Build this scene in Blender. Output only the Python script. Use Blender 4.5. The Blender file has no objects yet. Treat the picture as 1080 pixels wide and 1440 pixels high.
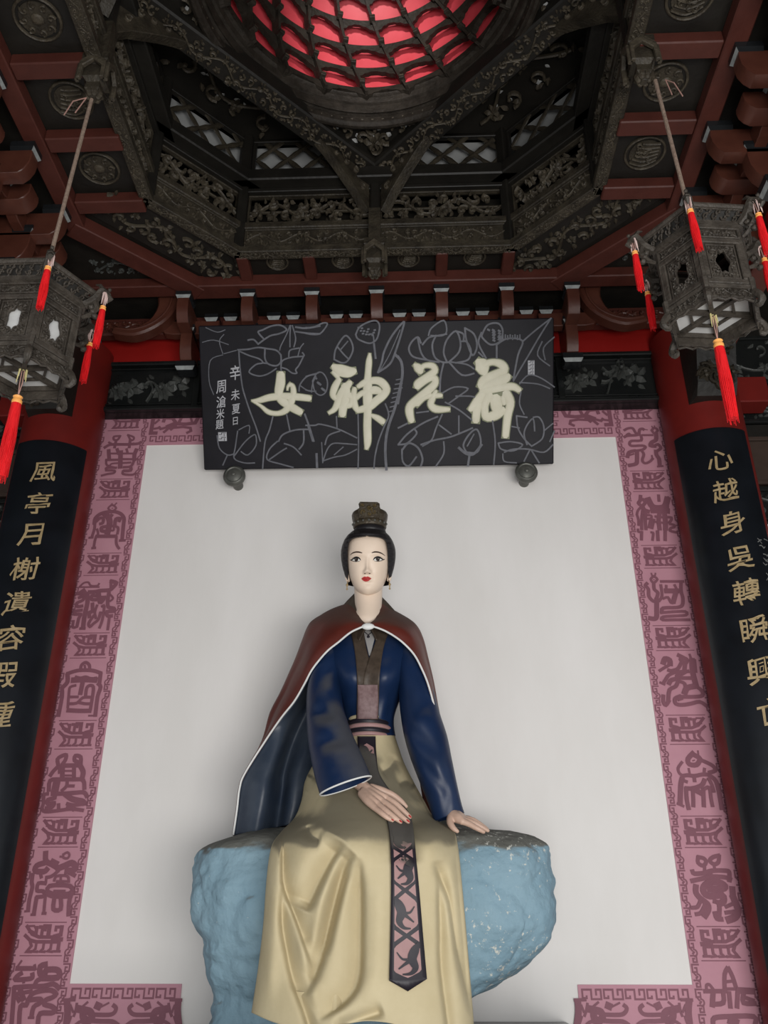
import bpy, math, random
from math import sin, cos, pi, sqrt, atan2, radians
from mathutils import Vector, Matrix

# ---------------------------------------------------------------- camera, light, exposure
CAMX, EYE = 0.1867, 1.6
FPX, PITCH, YAW = 1203.16, 0.4602, 0.0349
S = bpy.context.scene
cam_d = bpy.data.cameras.new('camera')
cam = bpy.data.objects.new('camera', cam_d); S.collection.objects.link(cam)
cam.location = (CAMX, 0, EYE)
cam.rotation_euler = (pi/2 + PITCH, 0, YAW)
cam_d.sensor_fit = 'VERTICAL'; cam_d.sensor_height = 36; cam_d.sensor_width = 27
cam_d.lens = FPX/1440*36; cam_d.clip_start = 0.05; cam_d.clip_end = 200
S.camera = cam
world = bpy.data.worlds.new('overcast_sky'); S.world = world; world.use_nodes = True
bg = world.node_tree.nodes['Background']
bg.inputs[0].default_value = (0.90, 0.95, 1.0, 1); bg.inputs[1].default_value = 0.72
S.view_settings.view_transform = 'Standard'; S.view_settings.look = 'None'
S.view_settings.exposure = 0.1; S.view_settings.gamma = 1.0
try: S.view_settings.use_curve_mapping = False
except Exception: pass
S.cycles.max_bounces = 6; S.cycles.diffuse_bounces = 4
S.cycles.use_denoising = True

def area_light(name, loc, target, sx, sy, power, col):
    d = bpy.data.lights.new(name, 'AREA'); d.shape = 'RECTANGLE'; d.size = sx; d.size_y = sy
    d.energy = power; d.color = col
    o = bpy.data.objects.new(name, d); S.collection.objects.link(o); o.location = loc
    o.rotation_euler = (Vector(target)-Vector(loc)).to_track_quat('-Z', 'Y').to_euler()
    return o
# daylight entering by the open front of the hall, behind the viewer
area_light('daylight_front_opening', (1.3, -1.7, 1.0), (0, 4.5, 2.2), 3.6, 1.5, 250, (1.0, 0.985, 0.97))
# added fill spot out of frame, brightening the red dome; no real fixture
_d = bpy.data.lights.new('dome_fill_light', 'SPOT'); _d.energy = 120; _d.spot_size = radians(38); _d.spot_blend = .9; _d.shadow_soft_size = .06; _d.color = (1, .95, .93)
_o = bpy.data.objects.new('dome_fill_light', _d); S.collection.objects.link(_o); _o.location = (0, 1.62, EYE+3.90)
_o.rotation_euler = (Vector((0.02, 3.36, EYE+4.68))-Vector(_o.location)).to_track_quat('-Z', 'Y').to_euler()

# ---------------------------------------------------------------- pixel <-> world helpers (1080 x 1440 frame)
_R = Matrix.Rotation(YAW, 3, 'Z') @ Matrix.Rotation(pi/2+PITCH, 3, 'X')
def ray(px, py):
    return _R @ Vector(((px-540)/FPX, -(py-720)/FPX, -1))
def at(px, py, Y):
    d = ray(px, py); t = Y/d.y
    return Vector((CAMX+d.x*t, Y, EYE+d.z*t))
def atz(px, py, zrel):
    d = ray(px, py); t = zrel/d.z
    return Vector((CAMX+d.x*t, d.y*t, EYE+zrel))
def on_plane(px, py, P, N):
    d = ray(px, py); o = Vector((CAMX, 0, EYE))
    t = (Vector(P)-o).dot(N)/d.dot(N)
    return o+d*t

# ---------------------------------------------------------------- materials
MATS = {}
def mat(name, col, rough=.5, col2=None, scale=8, bump=0.0, bscale=None, metal=0, spec=.3, stretch=None,
        dust=None, coat=0, streak=0, emis=None, trans=0):
    if name in MATS: return MATS[name]
    m = bpy.data.materials.new(name); m.use_nodes = True; MATS[name] = m
    nt = m.node_tree; N = nt.nodes; L = nt.links
    b = N['Principled BSDF']
    b.inputs['Roughness'].default_value = rough; b.inputs['Metallic'].default_value = metal
    b.inputs['Specular IOR Level'].default_value = spec
    b.inputs['Coat Weight'].default_value = coat
    b.inputs['Transmission Weight'].default_value = trans
    tc = N.new('ShaderNodeTexCoord'); mp = N.new('ShaderNodeMapping')
    L.new(tc.outputs['Object'], mp.inputs[0])
    if stretch: mp.inputs['Scale'].default_value = stretch
    c = (*col, 1)
    out = None
    nz = N.new('ShaderNodeTexNoise'); nz.inputs['Scale'].default_value = scale; nz.inputs['Detail'].default_value = 5
    nz.inputs['Roughness'].default_value = .6
    L.new(mp.outputs[0], nz.inputs['Vector'])
    rp = N.new('ShaderNodeValToRGB'); rp.color_ramp.elements[0].position = .35; rp.color_ramp.elements[1].position = .7
    rp.color_ramp.elements[0].color = c
    rp.color_ramp.elements[1].color = (*(col2 if col2 else tuple(min(1, x*1.12) for x in col)), 1)
    L.new(nz.outputs[0], rp.inputs[0]); out = rp.outputs[0]
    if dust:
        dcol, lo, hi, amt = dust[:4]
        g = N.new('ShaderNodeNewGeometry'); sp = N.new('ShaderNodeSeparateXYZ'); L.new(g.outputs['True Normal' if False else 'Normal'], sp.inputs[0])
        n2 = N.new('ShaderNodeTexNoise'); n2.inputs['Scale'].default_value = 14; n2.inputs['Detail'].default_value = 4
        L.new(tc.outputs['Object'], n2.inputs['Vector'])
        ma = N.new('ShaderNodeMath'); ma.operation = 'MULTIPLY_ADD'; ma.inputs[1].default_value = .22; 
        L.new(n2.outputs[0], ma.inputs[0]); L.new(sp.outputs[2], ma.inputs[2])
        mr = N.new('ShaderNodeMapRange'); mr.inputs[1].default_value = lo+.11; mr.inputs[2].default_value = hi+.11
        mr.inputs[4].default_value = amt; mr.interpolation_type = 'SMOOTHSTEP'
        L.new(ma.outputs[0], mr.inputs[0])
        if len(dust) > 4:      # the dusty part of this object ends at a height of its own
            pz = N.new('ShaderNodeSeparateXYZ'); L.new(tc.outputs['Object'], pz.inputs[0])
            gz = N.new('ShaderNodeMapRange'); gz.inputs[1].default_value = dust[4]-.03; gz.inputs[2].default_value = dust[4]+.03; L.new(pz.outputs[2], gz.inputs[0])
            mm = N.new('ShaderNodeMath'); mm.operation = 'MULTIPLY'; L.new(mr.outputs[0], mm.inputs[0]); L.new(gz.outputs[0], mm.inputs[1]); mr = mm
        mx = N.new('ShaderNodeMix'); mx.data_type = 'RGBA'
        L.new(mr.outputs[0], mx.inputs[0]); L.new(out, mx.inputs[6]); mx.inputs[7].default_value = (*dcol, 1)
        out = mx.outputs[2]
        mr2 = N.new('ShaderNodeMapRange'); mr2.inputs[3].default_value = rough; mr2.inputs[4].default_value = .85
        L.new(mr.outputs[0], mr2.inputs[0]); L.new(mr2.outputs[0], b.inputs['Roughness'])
    L.new(out, b.inputs['Base Color'])
    if bump:
        nb = N.new('ShaderNodeTexNoise'); nb.inputs['Scale'].default_value = bscale or scale*3; nb.inputs['Detail'].default_value = 6
        L.new(mp.outputs[0], nb.inputs['Vector'])
        bp = N.new('ShaderNodeBump'); bp.inputs['Strength'].default_value = bump; bp.inputs['Distance'].default_value = .02
        L.new(nb.outputs[0], bp.inputs['Height']); L.new(bp.outputs[0], b.inputs['Normal'])
    if emis:
        b.inputs['Emission Color'].default_value = (*emis[0], 1); b.inputs['Emission Strength'].default_value = emis[1]
    return m
M_WALL = mat('white_wall', (.70, .675, .645), .75, (.76, .735, .71), 2.2, .12, 9, stretch=(1, 1, .35))
M_PINK = mat('mauve_print', (.45, .215, .265), .6, (.49, .245, .295), 5)
M_GLYPH = mat('plum_print', (.195, .075, .10), .6)
M_RED = mat('red_lacquer', (.155, .012, .009), .4, (.12, .010, .008), 6, .04, 20)
M_REDB = mat('red_board', (.27, .010, .008), .45)
M_BEAM = mat('red_brown_beam', (.084, .023, .016), .5, (.060, .016, .011), 7, .15, 18)
M_ARM = mat('brown_bracket_paint', (.090, .030, .019), .36, (.064, .020, .013), 9, .1, 22)
M_CARVE = mat('dark_carved_wood', (.021, .017, .012), .5, (.052, .043, .029), 11, .35, 60)
M_CARVE2 = mat('grey_carved_wood', (.038, .031, .022), .5, (.080, .066, .045), 16, .35, 60)
M_DARK = mat('dark_board', (.009, .008, .0065), .5, (.016, .014, .011), 6, .15, 30)
M_BLACK = mat('black_lacquer', (.008, .009, .009), .25, (.014, .015, .014), 5, .05, 12)
M_BLKCAP = mat('black_cap_paint', (.012, .013, .014), .22)
M_CAPEDGE = mat('worn_pale_edge', (.30, .32, .31), .35, (.18, .19, .19), 30)
M_COUPLET = mat('couplet_lacquer', (.006, .007, .009), .30, (.010, .012, .016), 5, .06, 8, spec=.45)
M_GOLD = mat('dull_gold', (.30, .215, .105), .5, (.40, .30, .16), 30)
M_RELIEF = mat('black_relief', (.050, .053, .049), .42, (.075, .078, .072), 20, .2, 60)
M_RIB = mat('dome_bracket_wood', (.016, .013, .010), .55, (.034, .028, .022), 14, .3, 50, spec=.15)
M_PALE = mat('pale_roof_board', (.30, .305, .30), .8)
M_DOME = mat('dome_red', (.62, .065, .085), .5, (.56, .050, .065), 8, spec=.4)
M_STONE = mat('stone_floor', (.30, .28, .26), .7, (.36, .34, .32), 3, .2, 20)
M_LANT = mat('lantern_wood', (.034, .028, .022), .5, (.072, .061, .049), 18, .35, 70)
M_GLASS = mat('frosted_pane', (.50, .50, .49), .35, (.62, .62, .60), 9)
M_TASSEL = mat('red_tassel_silk', (.80, .012, .016), .55, (.62, .008, .012), 60, .5, 200, stretch=(1, 1, .1))
M_TGOLD = mat('tassel_gold_band', (.85, .38, .10), .4)
M_STRING = mat('string', (.42, .24, .20), .7)
M_KNOT = mat('pale_knot', (.62, .46, .42), .7)
M_YELLOW = mat('yellow_knot', (.62, .55, .26), .7)
M_ROPE = mat('hemp_rope', (.20, .14, .105), .8, (.30, .22, .17), 60, .4, 150)
M_DOOR = mat('brown_door_wood', (.040, .026, .020), .45, (.055, .036, .028), 6, .1, 20)

# ---------------------------------------------------------------- mesh builder
def frame(O, ux, uy, n=None):
    O, ux, uy = Vector(O), Vector(ux).normalized(), Vector(uy).normalized()
    return (O, ux, uy, Vector(n).normalized() if n else ux.cross(uy))
def fp(F, x, y, z=0): return F[0]+F[1]*x+F[2]*y+F[3]*z
XZ = frame((0, 0, 0), (1, 0, 0), (0, 0, 1))         # normal (0,-1,0): towards the viewer
class MB:
    def __init__(s): s.v = []; s.f = []; s.m = []; s.k = 0
    def add(s, vs, fs):
        b = len(s.v); s.v += [tuple(p) for p in vs]
        s.f += [tuple(i+b for i in f) for f in fs]; s.m += [s.k]*len(fs)
    def cbox(s, F, x0, x1, y0, y1, z0, z1, c=.004):
        c = min(c, .45*abs(x1-x0), .45*abs(y1-y0), .45*abs(z1-z0))
        if c <= 0:
            vs = [fp(F, x, y, z) for x in (x0, x1) for y in (y0, y1) for z in (z0, z1)]
            s.add(vs, [(0,1,3,2),(4,6,7,5),(0,4,5,1),(2,3,7,6),(0,2,6,4),(1,5,7,3)]); return
        vs = []; idx = {}
        X, Yy, Z = (x0, x1), (y0, y1), (z0, z1)
        for i in (0, 1):
            for j in (0, 1):
                for k in (0, 1):
                    sx, sy, sz = c*(1-2*i), c*(1-2*j), c*(1-2*k)
                    for a in range(3):
                        p = [X[i]+sx, Yy[j]+sy, Z[k]+sz]
                        p[a] = (X[i], Yy[j], Z[k])[a]
                        idx[i, j, k, a] = len(vs); vs.append(fp(F, *p))
        g = idx; fs = []
        for i in (0, 1):
            q = [g[i,0,0,0], g[i,0,1,0], g[i,1,1,0], g[i,1,0,0]]; fs.append(q if i == 0 else q[::-1])
            q = [g[0,i,0,1], g[1,i,0,1], g[1,i,1,1], g[0,i,1,1]]; fs.append(q if i == 0 else q[::-1])
            q = [g[0,0,i,2], g[0,1,i,2], g[1,1,i,2], g[1,0,i,2]]; fs.append(q if i == 0 else q[::-1])
        for i in (0, 1):
            for j in (0, 1):
                q = [g[i,j,0,0], g[i,j,1,0], g[i,j,1,1], g[i,j,0,1]]; fs.append(q if (i+j) % 2 else q[::-1])
                q = [g[i,0,j,0], g[i,1,j,0], g[i,1,j,2], g[i,0,j,2]]; fs.append(q[::-1] if (i+j) % 2 else q)
                q = [g[0,i,j,1], g[1,i,j,1], g[1,i,j,2], g[0,i,j,2]]; fs.append(q if (i+j) % 2 else q[::-1])
                for k in (0, 1):
                    q = [g[i,j,k,0], g[i,j,k,1], g[i,j,k,2]]; fs.append(q if (i+j+k) % 2 == 0 else q[::-1])
        s.add(vs, fs)
    def prism(s, F, poly, z0, z1, c=0):
        """extrude a 2D polygon (in F's x,y) from z0 to z1 (z1 = face towards the normal), optional chamfer c"""
        n = len(poly)
        A = sum(poly[i][0]*poly[(i+1) % n][1]-poly[(i+1) % n][0]*poly[i][1] for i in range(n))
        if A < 0: poly = poly[::-1]
        vs = [fp(F, x, y, z0) for x, y in poly]
        if c:
            cx = sum(p[0] for p in poly)/n; cy = sum(p[1] for p in poly)/n
            vs += [fp(F, x, y, z1-c) for x, y in poly]
            ins = []
            for i in range(n):
                a, b, d = poly[i-1], poly[i], poly[(i+1) % n]
                e1 = Vector((b[0]-a[0], b[1]-a[1])); e2 = Vector((d[0]-b[0], d[1]-b[1]))
                if e1.length > 0: e1.normalize()
                if e2.length > 0: e2.normalize()
                nn = Vector((-e1.y-e2.y, e1.x+e2.x))
                if nn.length > 1e-6: nn.normalize()
                ins.append((b[0]+nn.x*c, b[1]+nn.y*c))
            vs += [fp(F, x, y, z1) for x, y in ins]
            R = 3
        else:
            vs += [fp(F, x, y, z1) for x, y in poly]; R = 2
        fs = [tuple(range(n))[::-1], tuple(range((R-1)*n, R*n))]
        for r in range(R-1):
            for i in range(n):
                j = (i+1) % n
                fs.append((r*n+i, r*n+j, (r+1)*n+j, (r+1)*n+i))
        s.add(vs, fs)
    def tent(s, F, path, w, h, z0=0.0, closed=False):
        """raised strip along a 2D path with a ridge of height h; w may be a list"""
        n = len(path); vs = []
        if n < 2: return
        W = w if isinstance(w, (list, tuple)) else [w]*n
        for i, (x, y) in enumerate(path):
            if closed: a, b = path[i-1], path[(i+1) % n]
            else: a, b = path[max(i-1, 0)], path[min(i+1, n-1)]
            dx, dy = b[0]-a[0], b[1]-a[1]; l = sqrt(dx*dx+dy*dy) or 1
            nx, ny = -dy/l, dx/l; ww = W[i]/2
            hh = h*min(1, W[i]/(max(W) or 1)+.25)
            vs += [fp(F, x+nx*ww, y+ny*ww, z0), fp(F, x+nx*ww*.8, y+ny*ww*.8, z0+hh*.7), fp(F, x, y, z0+hh),
                   fp(F, x-nx*ww*.8, y-ny*ww*.8, z0+hh*.7), fp(F, x-nx*ww, y-ny*ww, z0)]
        fs = []
        for i in range(n if closed else n-1):
            j = (i+1) % n
            for k in range(4): fs.append((i*5+k, j*5+k, j*5+k+1, i*5+k+1)[::-1])
        if not closed: fs += [(0, 1, 2, 3, 4)[::-1], tuple((n-1)*5+k for k in range(5))]
        s.add(vs, fs)
    def ribbon(s, F, path, w, z):
        """flat stroke (print / brush line) lying on plane F"""
        n = len(path); vs = []
        W = w if isinstance(w, (list, tuple)) else [w]*n
        for i, (x, y) in enumerate(path):
            a, b = path[max(i-1, 0)], path[min(i+1, n-1)]
            p = path[i]
            d1 = Vector((p[0]-a[0], p[1]-a[1])); d2 = Vector((b[0]-p[0], b[1]-p[1]))
            if d1.length < 1e-9: d1 = d2.copy()
            if d2.length < 1e-9: d2 = d1.copy()
            if d1.length < 1e-9: continue
            d1.normalize(); d2.normalize(); t = d1+d2
            if t.length < 1e-3: t = d1.copy()
            t.normalize(); k = 1/max(.5, t.dot(d1))
            nx, ny = -t.y*k, t.x*k; ww = W[i]/2
            e = ww*.6 if i == 0 else 0; g = ww*.6 if i == n-1 else 0
            qx, qy = x-t.x*e+t.x*g, y-t.y*e+t.y*g
            zz = z+.00006*i; vs += [fp(F, qx+nx*ww, qy+ny*ww, zz), fp(F, qx-nx*ww, qy-ny*ww, zz)]
        fs = [(2*i+1, 2*i+3, 2*i+2, 2*i) for i in range(len(vs)//2-1)]
        s.add(vs, fs)
    def tube(s, pts, r, n=8, caps=True):
        pts = [Vector(p) for p in pts]; m = len(pts)
        Rr = r if isinstance(r, (list, tuple)) else [r]*m
        vs = []; up = None
        for i in range(m):
            t = (pts[min(i+1, m-1)]-pts[max(i-1, 0)]).normalized()
            if up is None: up = t.orthogonal().normalized()
            else:
                up = up-t*up.dot(t)
                up = up.normalized() if up.length > 1e-6 else t.orthogonal().normalized()
            sd = t.cross(up)
            for k in range(n):
                a = 2*pi*k/n; vs.append(pts[i]+(up*cos(a)+sd*sin(a))*Rr[i])
        fs = [(i*n+k, i*n+(k+1) % n, (i+1)*n+(k+1) % n, (i+1)*n+k) for i in range(m-1) for k in range(n)]
        if caps: fs += [tuple(range(n))[::-1], tuple((m-1)*n+k for k in range(n))]
        s.add(vs, fs)
    def lathe(s, C, prof, n=24, axis='Z', ang=0):
        C = Vector(C); vs = []
        for (r, h) in prof:
            for k in range(n):
                a = 2*pi*k/n+ang
                if axis == 'Z': vs.append(C+Vector((r*cos(a), r*sin(a), h)))
                else: vs.append(C+Vector((r*cos(a), -h, r*sin(a))))
        m = len(prof)
        fs = [(i*n+k, i*n+(k+1) % n, (i+1)*n+(k+1) % n, (i+1)*n+k) for i in range(m-1) for k in range(n)]
        fs += [tuple(range(n))[::-1], tuple((m-1)*n+k for k in range(n))]
        s.add(vs, fs)
    def loft(s, rings, closed=True, caps=True):
        n = len(rings[0]); vs = [p for r in rings for p in r]; m = len(rings)
        kk = n if closed else n-1
        fs = [(i*n+k, i*n+(k+1) % n, (i+1)*n+(k+1) % n, (i+1)*n+k) for i in range(m-1) for k in range(kk)]
        if caps and closed: fs += [tuple(range(n))[::-1], tuple((m-1)*n+k for k in range(n))]
        s.add(vs, fs)
    def blob(s, C, r, n=8, m=6, M=None):
        C = Vector(C); rx, ry, rz = r if isinstance(r, (tuple, list)) else (r, r, r)
        vs = []; 
        for i in range(1, m):
            a = pi*i/m
            for k in range(n):
                b = 2*pi*k/n; p = Vector((rx*sin(a)*cos(b), ry*sin(a)*sin(b), rz*cos(a)))
                vs.append(C+(M @ p if M else p))
        top = Vector((0, 0, rz)); vs += [C+(M @ top if M else top), C-(M @ top if M else top)]
        T = (m-1)*n
        fs = [(i*n+k, (i+1)*n+k, (i+1)*n+(k+1) % n, i*n+(k+1) % n) for i in range(m-2) for k in range(n)]
        fs += [(T, k, (k+1) % n) for k in range(n)] + [(T+1, (m-2)*n+(k+1) % n, (m-2)*n+k) for k in range(n)]
        s.add(vs, fs)
    def build(s, name, mats, parent=None, smooth=False, sharp=35, recalc=False, **props):
        me = bpy.data.meshes.new(name)
        off = Vector((0, 0, 0))
        p = parent
        while p is not None: off = off+Vector(p.location); p = p.parent
        me.from_pydata([(v[0]-off.x, v[1]-off.y, v[2]-off.z) for v in s.v], [], s.f)
        if not isinstance(mats, (list, tuple)): mats = [mats]
        for m in mats: me.materials.append(m)
        if len(mats) > 1: me.polygons.foreach_set('material_index', s.m)
        if smooth:
            me.polygons.foreach_set('use_smooth', [True]*len(me.polygons))
            if sharp < 180: me.set_sharp_from_angle(angle=radians(sharp))
        me.update()
        o = bpy.data.objects.new(name, me); S.collection.objects.link(o); o.parent = parent
        for k, v in props.items(): o[k] = v
        return o
def empty(name, loc=(0, 0, 0), label=None, cat=None, group=None, kind=None, parent=None):
    o = bpy.data.objects.new(name, None); S.collection.objects.link(o); o.location = loc; o.empty_display_size = .1
    o.parent = parent
    for k, v in (('label', label), ('category', cat), ('group', group), ('kind', kind)):
        if v: o[k] = v
    return o
def copy_tree(o, parent=None):
    c = o.copy(); S.collection.objects.link(c); c.parent = parent
    for ch in list(o.children): copy_tree(ch, c)
    return c
def tag(o, label, cat, group=None):
    o['label'] = label; o['category'] = cat
    if group: o['group'] = group
    return o
def smooth_path(P, sub=5, closed=False):
    n = len(P); out = []
    rng = range(n) if closed else range(n-1)
    for i in rng:
        p0 = P[(i-1) % n] if closed or i > 0 else P[0]
        p1, p2 = P[i], P[(i+1) % n]
        p3 = P[(i+2) % n] if closed or i < n-2 else P[-1]
        for k in range(sub):
            t = k/sub
            out.append(tuple(.5*((2*b)+(c-a)*t+(2*a-5*b+4*c-d)*t*t+(-a+3*b-3*c+d)*t**3) for a, b, c, d in zip(p0, p1, p2, p3)))
    if not closed: out.append(tuple(P[-1]))
    return out

# ---------------------------------------------------------------- carving generators
def scroll(mb, F, x, y, r, ang, turn, w, h, z0=0.0):
    """one curling tendril: a spiral ending in a bud"""
    pts = []; ws = []
    n = 11
    for i in range(n):
        t = i/(n-1); a = ang+turn*t*4.6; rr = r*(1-t*.82)
        pts.append((x+rr*cos(a), y+rr*sin(a))); ws.append(w*(1.0-.45*t))
    mb.tent(F, pts, ws, h, z0)
    mb.blob(fp(F, *pts[-1], z0+h*.6), w*.62, 5, 4)
def leaf(mb, F, x, y, l, w, ang, h, z0=0.0):
    c, s_ = cos(ang), sin(ang)
    P = [(0, 0), (.3, .5), (.65, .42), (1, 0), (.65, -.42), (.3, -.5)]
    vs = [fp(F, x+(a*l)*c-(b*w)*s_, y+(a*l)*s_+(b*w)*c, z0) for a, b in P]
    vs += [fp(F, x+(.15*l)*c, y+(.15*l)*s_, z0+h*.7), fp(F, x+(.6*l)*c, y+(.6*l)*s_, z0+h)]
    mb.add(vs, [(0, 6, 1), (1, 6, 7, 2), (2, 7, 3), (3, 7, 4), (4, 7, 6, 5), (5, 6, 0)] if False else [(0, 1, 6)[::-1], (1, 2, 7, 6)[::-1], (2, 3, 7)[::-1], (3, 4, 7)[::-1], (4, 5, 6, 7)[::-1], (5, 0, 6)[::-1]])
def carve_strip(mb, F, x0, x1, y0, y1, seed, h=.012, dens=1.0, w=.016, z0=0.0, inside=None):
    """fills a strip with a running vine: wavy stem, curls and leaves on both sides"""
    rnd = random.Random(seed); H = y1-y0; L = x1-x0; ym = (y0+y1)/2
    n = max(2, int(round(L/(H*.95)*dens))); 
    stem = []; m = n*8
    for i in range(m+1):
        t = i/m; stem.append((x0+L*t, ym+sin(t*n*pi+seed)*H*.24))
    ok = inside or (lambda x, y: True)
    seg = []
    for p in stem:
        if ok(*p): seg.append(p)
        else:
            if len(seg) > 1: mb.tent(F, seg, w*.7, h*.7, z0)
            seg = []
    if len(seg) > 1: mb.tent(F, seg, w*.7, h*.7, z0)
    step = H*.42/dens; k = 0
    xx = x0+step*.5
    while xx < x1-step*.3:
        for sgn in (-1, 1):
            y = ym+sgn*H*(.12+.14*rnd.random()); x = xx+rnd.uniform(-.2, .2)*step
            if not ok(x, y): continue
            r = H*rnd.uniform(.13, .2)
            if rnd.random() < .68:
                scroll(mb, F, x, y, r, rnd.uniform(0, 6.3), rnd.choice((-1, 1)), w*rnd.uniform(.7, 1), h*rnd.uniform(.8, 1.2), z0)
            else:
                a0 = rnd.uniform(0, 6.3)
                for q in range(5): leaf(mb, F, x, y, r*.95, r*.62, a0+q*2*pi/5, h, z0)
            for q in range(2):
                a0 = rnd.uniform(0, 6.3); yy = y+sgn*H*.15
                if ok(x, yy): leaf(mb, F, x+rnd.uniform(-.5, .5)*step, min(max(yy, y0+.1*H), y1-.1*H), H*.17, H*.09, a0, h, z0)
        xx += step
def frame_rect(mb, F, x0, x1, y0, y1, w, z0, z1, c=.003):
    mb.cbox(F, x0, x1, y0, y0+w, z0, z1, c); mb.cbox(F, x0, x1, y1-w, y1, z0, z1, c)
    mb.cbox(F, x0, x0+w, y0+w, y1-w, z0, z1, c); mb.cbox(F, x1-w, x1, y0+w, y1-w, z0, z1, c)
def carved_panel(parent, F, L, H, seed, name='carved_panel', m=None, h=.014, dens=1.0, w=.016, back=True, thick=.02, border=.012, openwork=False):
    """a framed panel (its own part) with the running vine as a sub-part; F origin at the lower-left corner"""
    mb = MB(); 
    if back and not openwork: mb.cbox(F, 0, L, 0, H, -thick, 0, .002)
    frame_rect(mb, F, 0, L, 0, H, border, -thick, .012)
    o = mb.build(name, m or M_CARVE, parent)
    r = MB()
    carve_strip(r, F, border, L-border, border, H-border, seed, h, dens, w, -.001 if not openwork else -.008)
    return o, r
# ================================================================ SETTING
WY = 4.5
mb = MB(); mb.cbox(XZ, -9, 9, -.1, 0, -4.5, 14, 0); mb.build('floor', M_STONE, kind='structure')
mb = MB(); mb.cbox(XZ, -1.96, 1.96, 0, EYE+3.05, -4.62, -4.5, 0); mb.build('wall_back', M_WALL, kind='structure')
# side bays of the back wall: black panelling, door leaf, white plaster
def bay(sg, nm):
    r = empty(nm, (sg*2.9, 4.56, 0), kind='structure')
    mb = MB(); a, b = sorted((sg*1.96, sg*4.3))
    mb.cbox(XZ, a, b, 0, EYE+3.44, -4.66, -4.56, 0); mb.build('backing_board', M_DARK, r)
    F = frame((a, 4.56, 0), (1, 0, 0), (0, 0, 1))
    L = b-a
    y0 = at(540, 745, 4.54).z
    mb = MB(); mb.cbox(F, .02, L, .3, y0, 0, .02, .002); mb.build('white_panel', M_WALL, r)
    z1, z2 = at(540, 735, 4.5).z, at(540, 690, 4.5).z
    for q, (u, v, mt) in enumerate(((z1, z2, M_BLACK), (z2+.02, at(540, 620, 4.5).z, M_DOOR), (at(540, 600, 4.5).z, at(540, 555, 4.5).z, M_BLACK), (at(540, 545, 4.5).z, at(540, 480, 4.5).z, M_BLACK))):
        for k in range(2):
            xa = .02+k*(L/2); xb = xa+L/2-.03
            mb = MB(); frame_rect(mb, F, xa, xb, u, v, .025, .0, .035); mb.cbox(F, xa, xb, u, v, 0, .012, 0)
            o = mb.build('carved_panel' if q != 1 else 'door_leaf', mt, r)
            rr = MB()
            if q != 1:
                carve_strip(rr, F, xa+.03, xb-.03, u+.02, v-.02, 30+q*3+k, .02, .8, .022, .012)
                rr.build('carving', M_RELIEF, o, kind='stuff')
            else:
                rr.cbox(F, (xa+xb)/2-.02, (xa+xb)/2+.02, u+.03, v-.03, .012, .03, .003); rr.build('rail', mt, o)
    return r
bay(-1, 'wall_left'); bay(1, 'wall_right')

# red cross pieces between the column heads and the side bays
for sg in (-1, 1):
    mb = MB(); zc = at(540, 560, 4.4).z
    a, b = sorted((sg*1.93, sg*2.35))
    mb.cbox(XZ, a, b, zc-.10, zc+.08, -4.50, -4.36, .006)
    o = mb.build('tie_beam', M_RED)
    tag(o, 'short bright red tie beam behind the head of the %s black couplet board' % ('left' if sg < 0 else 'right'), 'beam')

# columns with their curved couplet boards
COLX, COLY, COLR = 1.925, 4.38, .228
def column(sg):
    side = 'left' if sg < 0 else 'right'
    r = empty('round_column', (sg*COLX, COLY, 0),
              'red lacquered round column at the %s end of the mauve patterned border' % side, 'column')
    mb = MB(); mb.lathe((sg*COLX, COLY, 0), [(COLR, .25), (COLR, EYE+3.32)], 48); mb.build('shaft', M_RED, r, smooth=True)
    mb = MB(); mb.lathe((sg*COLX, COLY, 0), [(.30, 0), (.33, .06), (.33, .12), (.28, .2), (.25, .26)], 32); mb.build('stone_base', M_STONE, r, smooth=True)
    # board: an arc wrapped on the face of the column that looks to the hall
    ztop = at(540, 613, COLY-COLR).z
    R1, R2 = COLR+.008, COLR+.034
    ac = radians(-90)+(-sg)*radians(15); half = radians(46)
    n = 26; rings = []
    for z in (.45, ztop-.01, ztop):
        q = []
        for i in range(n+1):
            a = ac-half+2*half*i/n; rr = R2-(.006 if z == ztop else 0); q.append((sg*COLX+rr*cos(a), COLY+rr*sin(a), z))
        for i in range(n+1):
            a = ac+half-2*half*i/n; q.append((sg*COLX+R1*cos(a), COLY+R1*sin(a), z))
        rings.append(q)
    mb = MB(); mb.loft(rings)
    b = empty('couplet_board', (sg*COLX, COLY-COLR, .45),
              'curved black couplet board with gold characters on the %s red column' % side, 'couplet board')
    mb.build('board', M_COUPLET, b, smooth=True)
    return b, ac, R2
BOARDS = {sg: column(sg) for sg in (-1, 1)}

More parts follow.
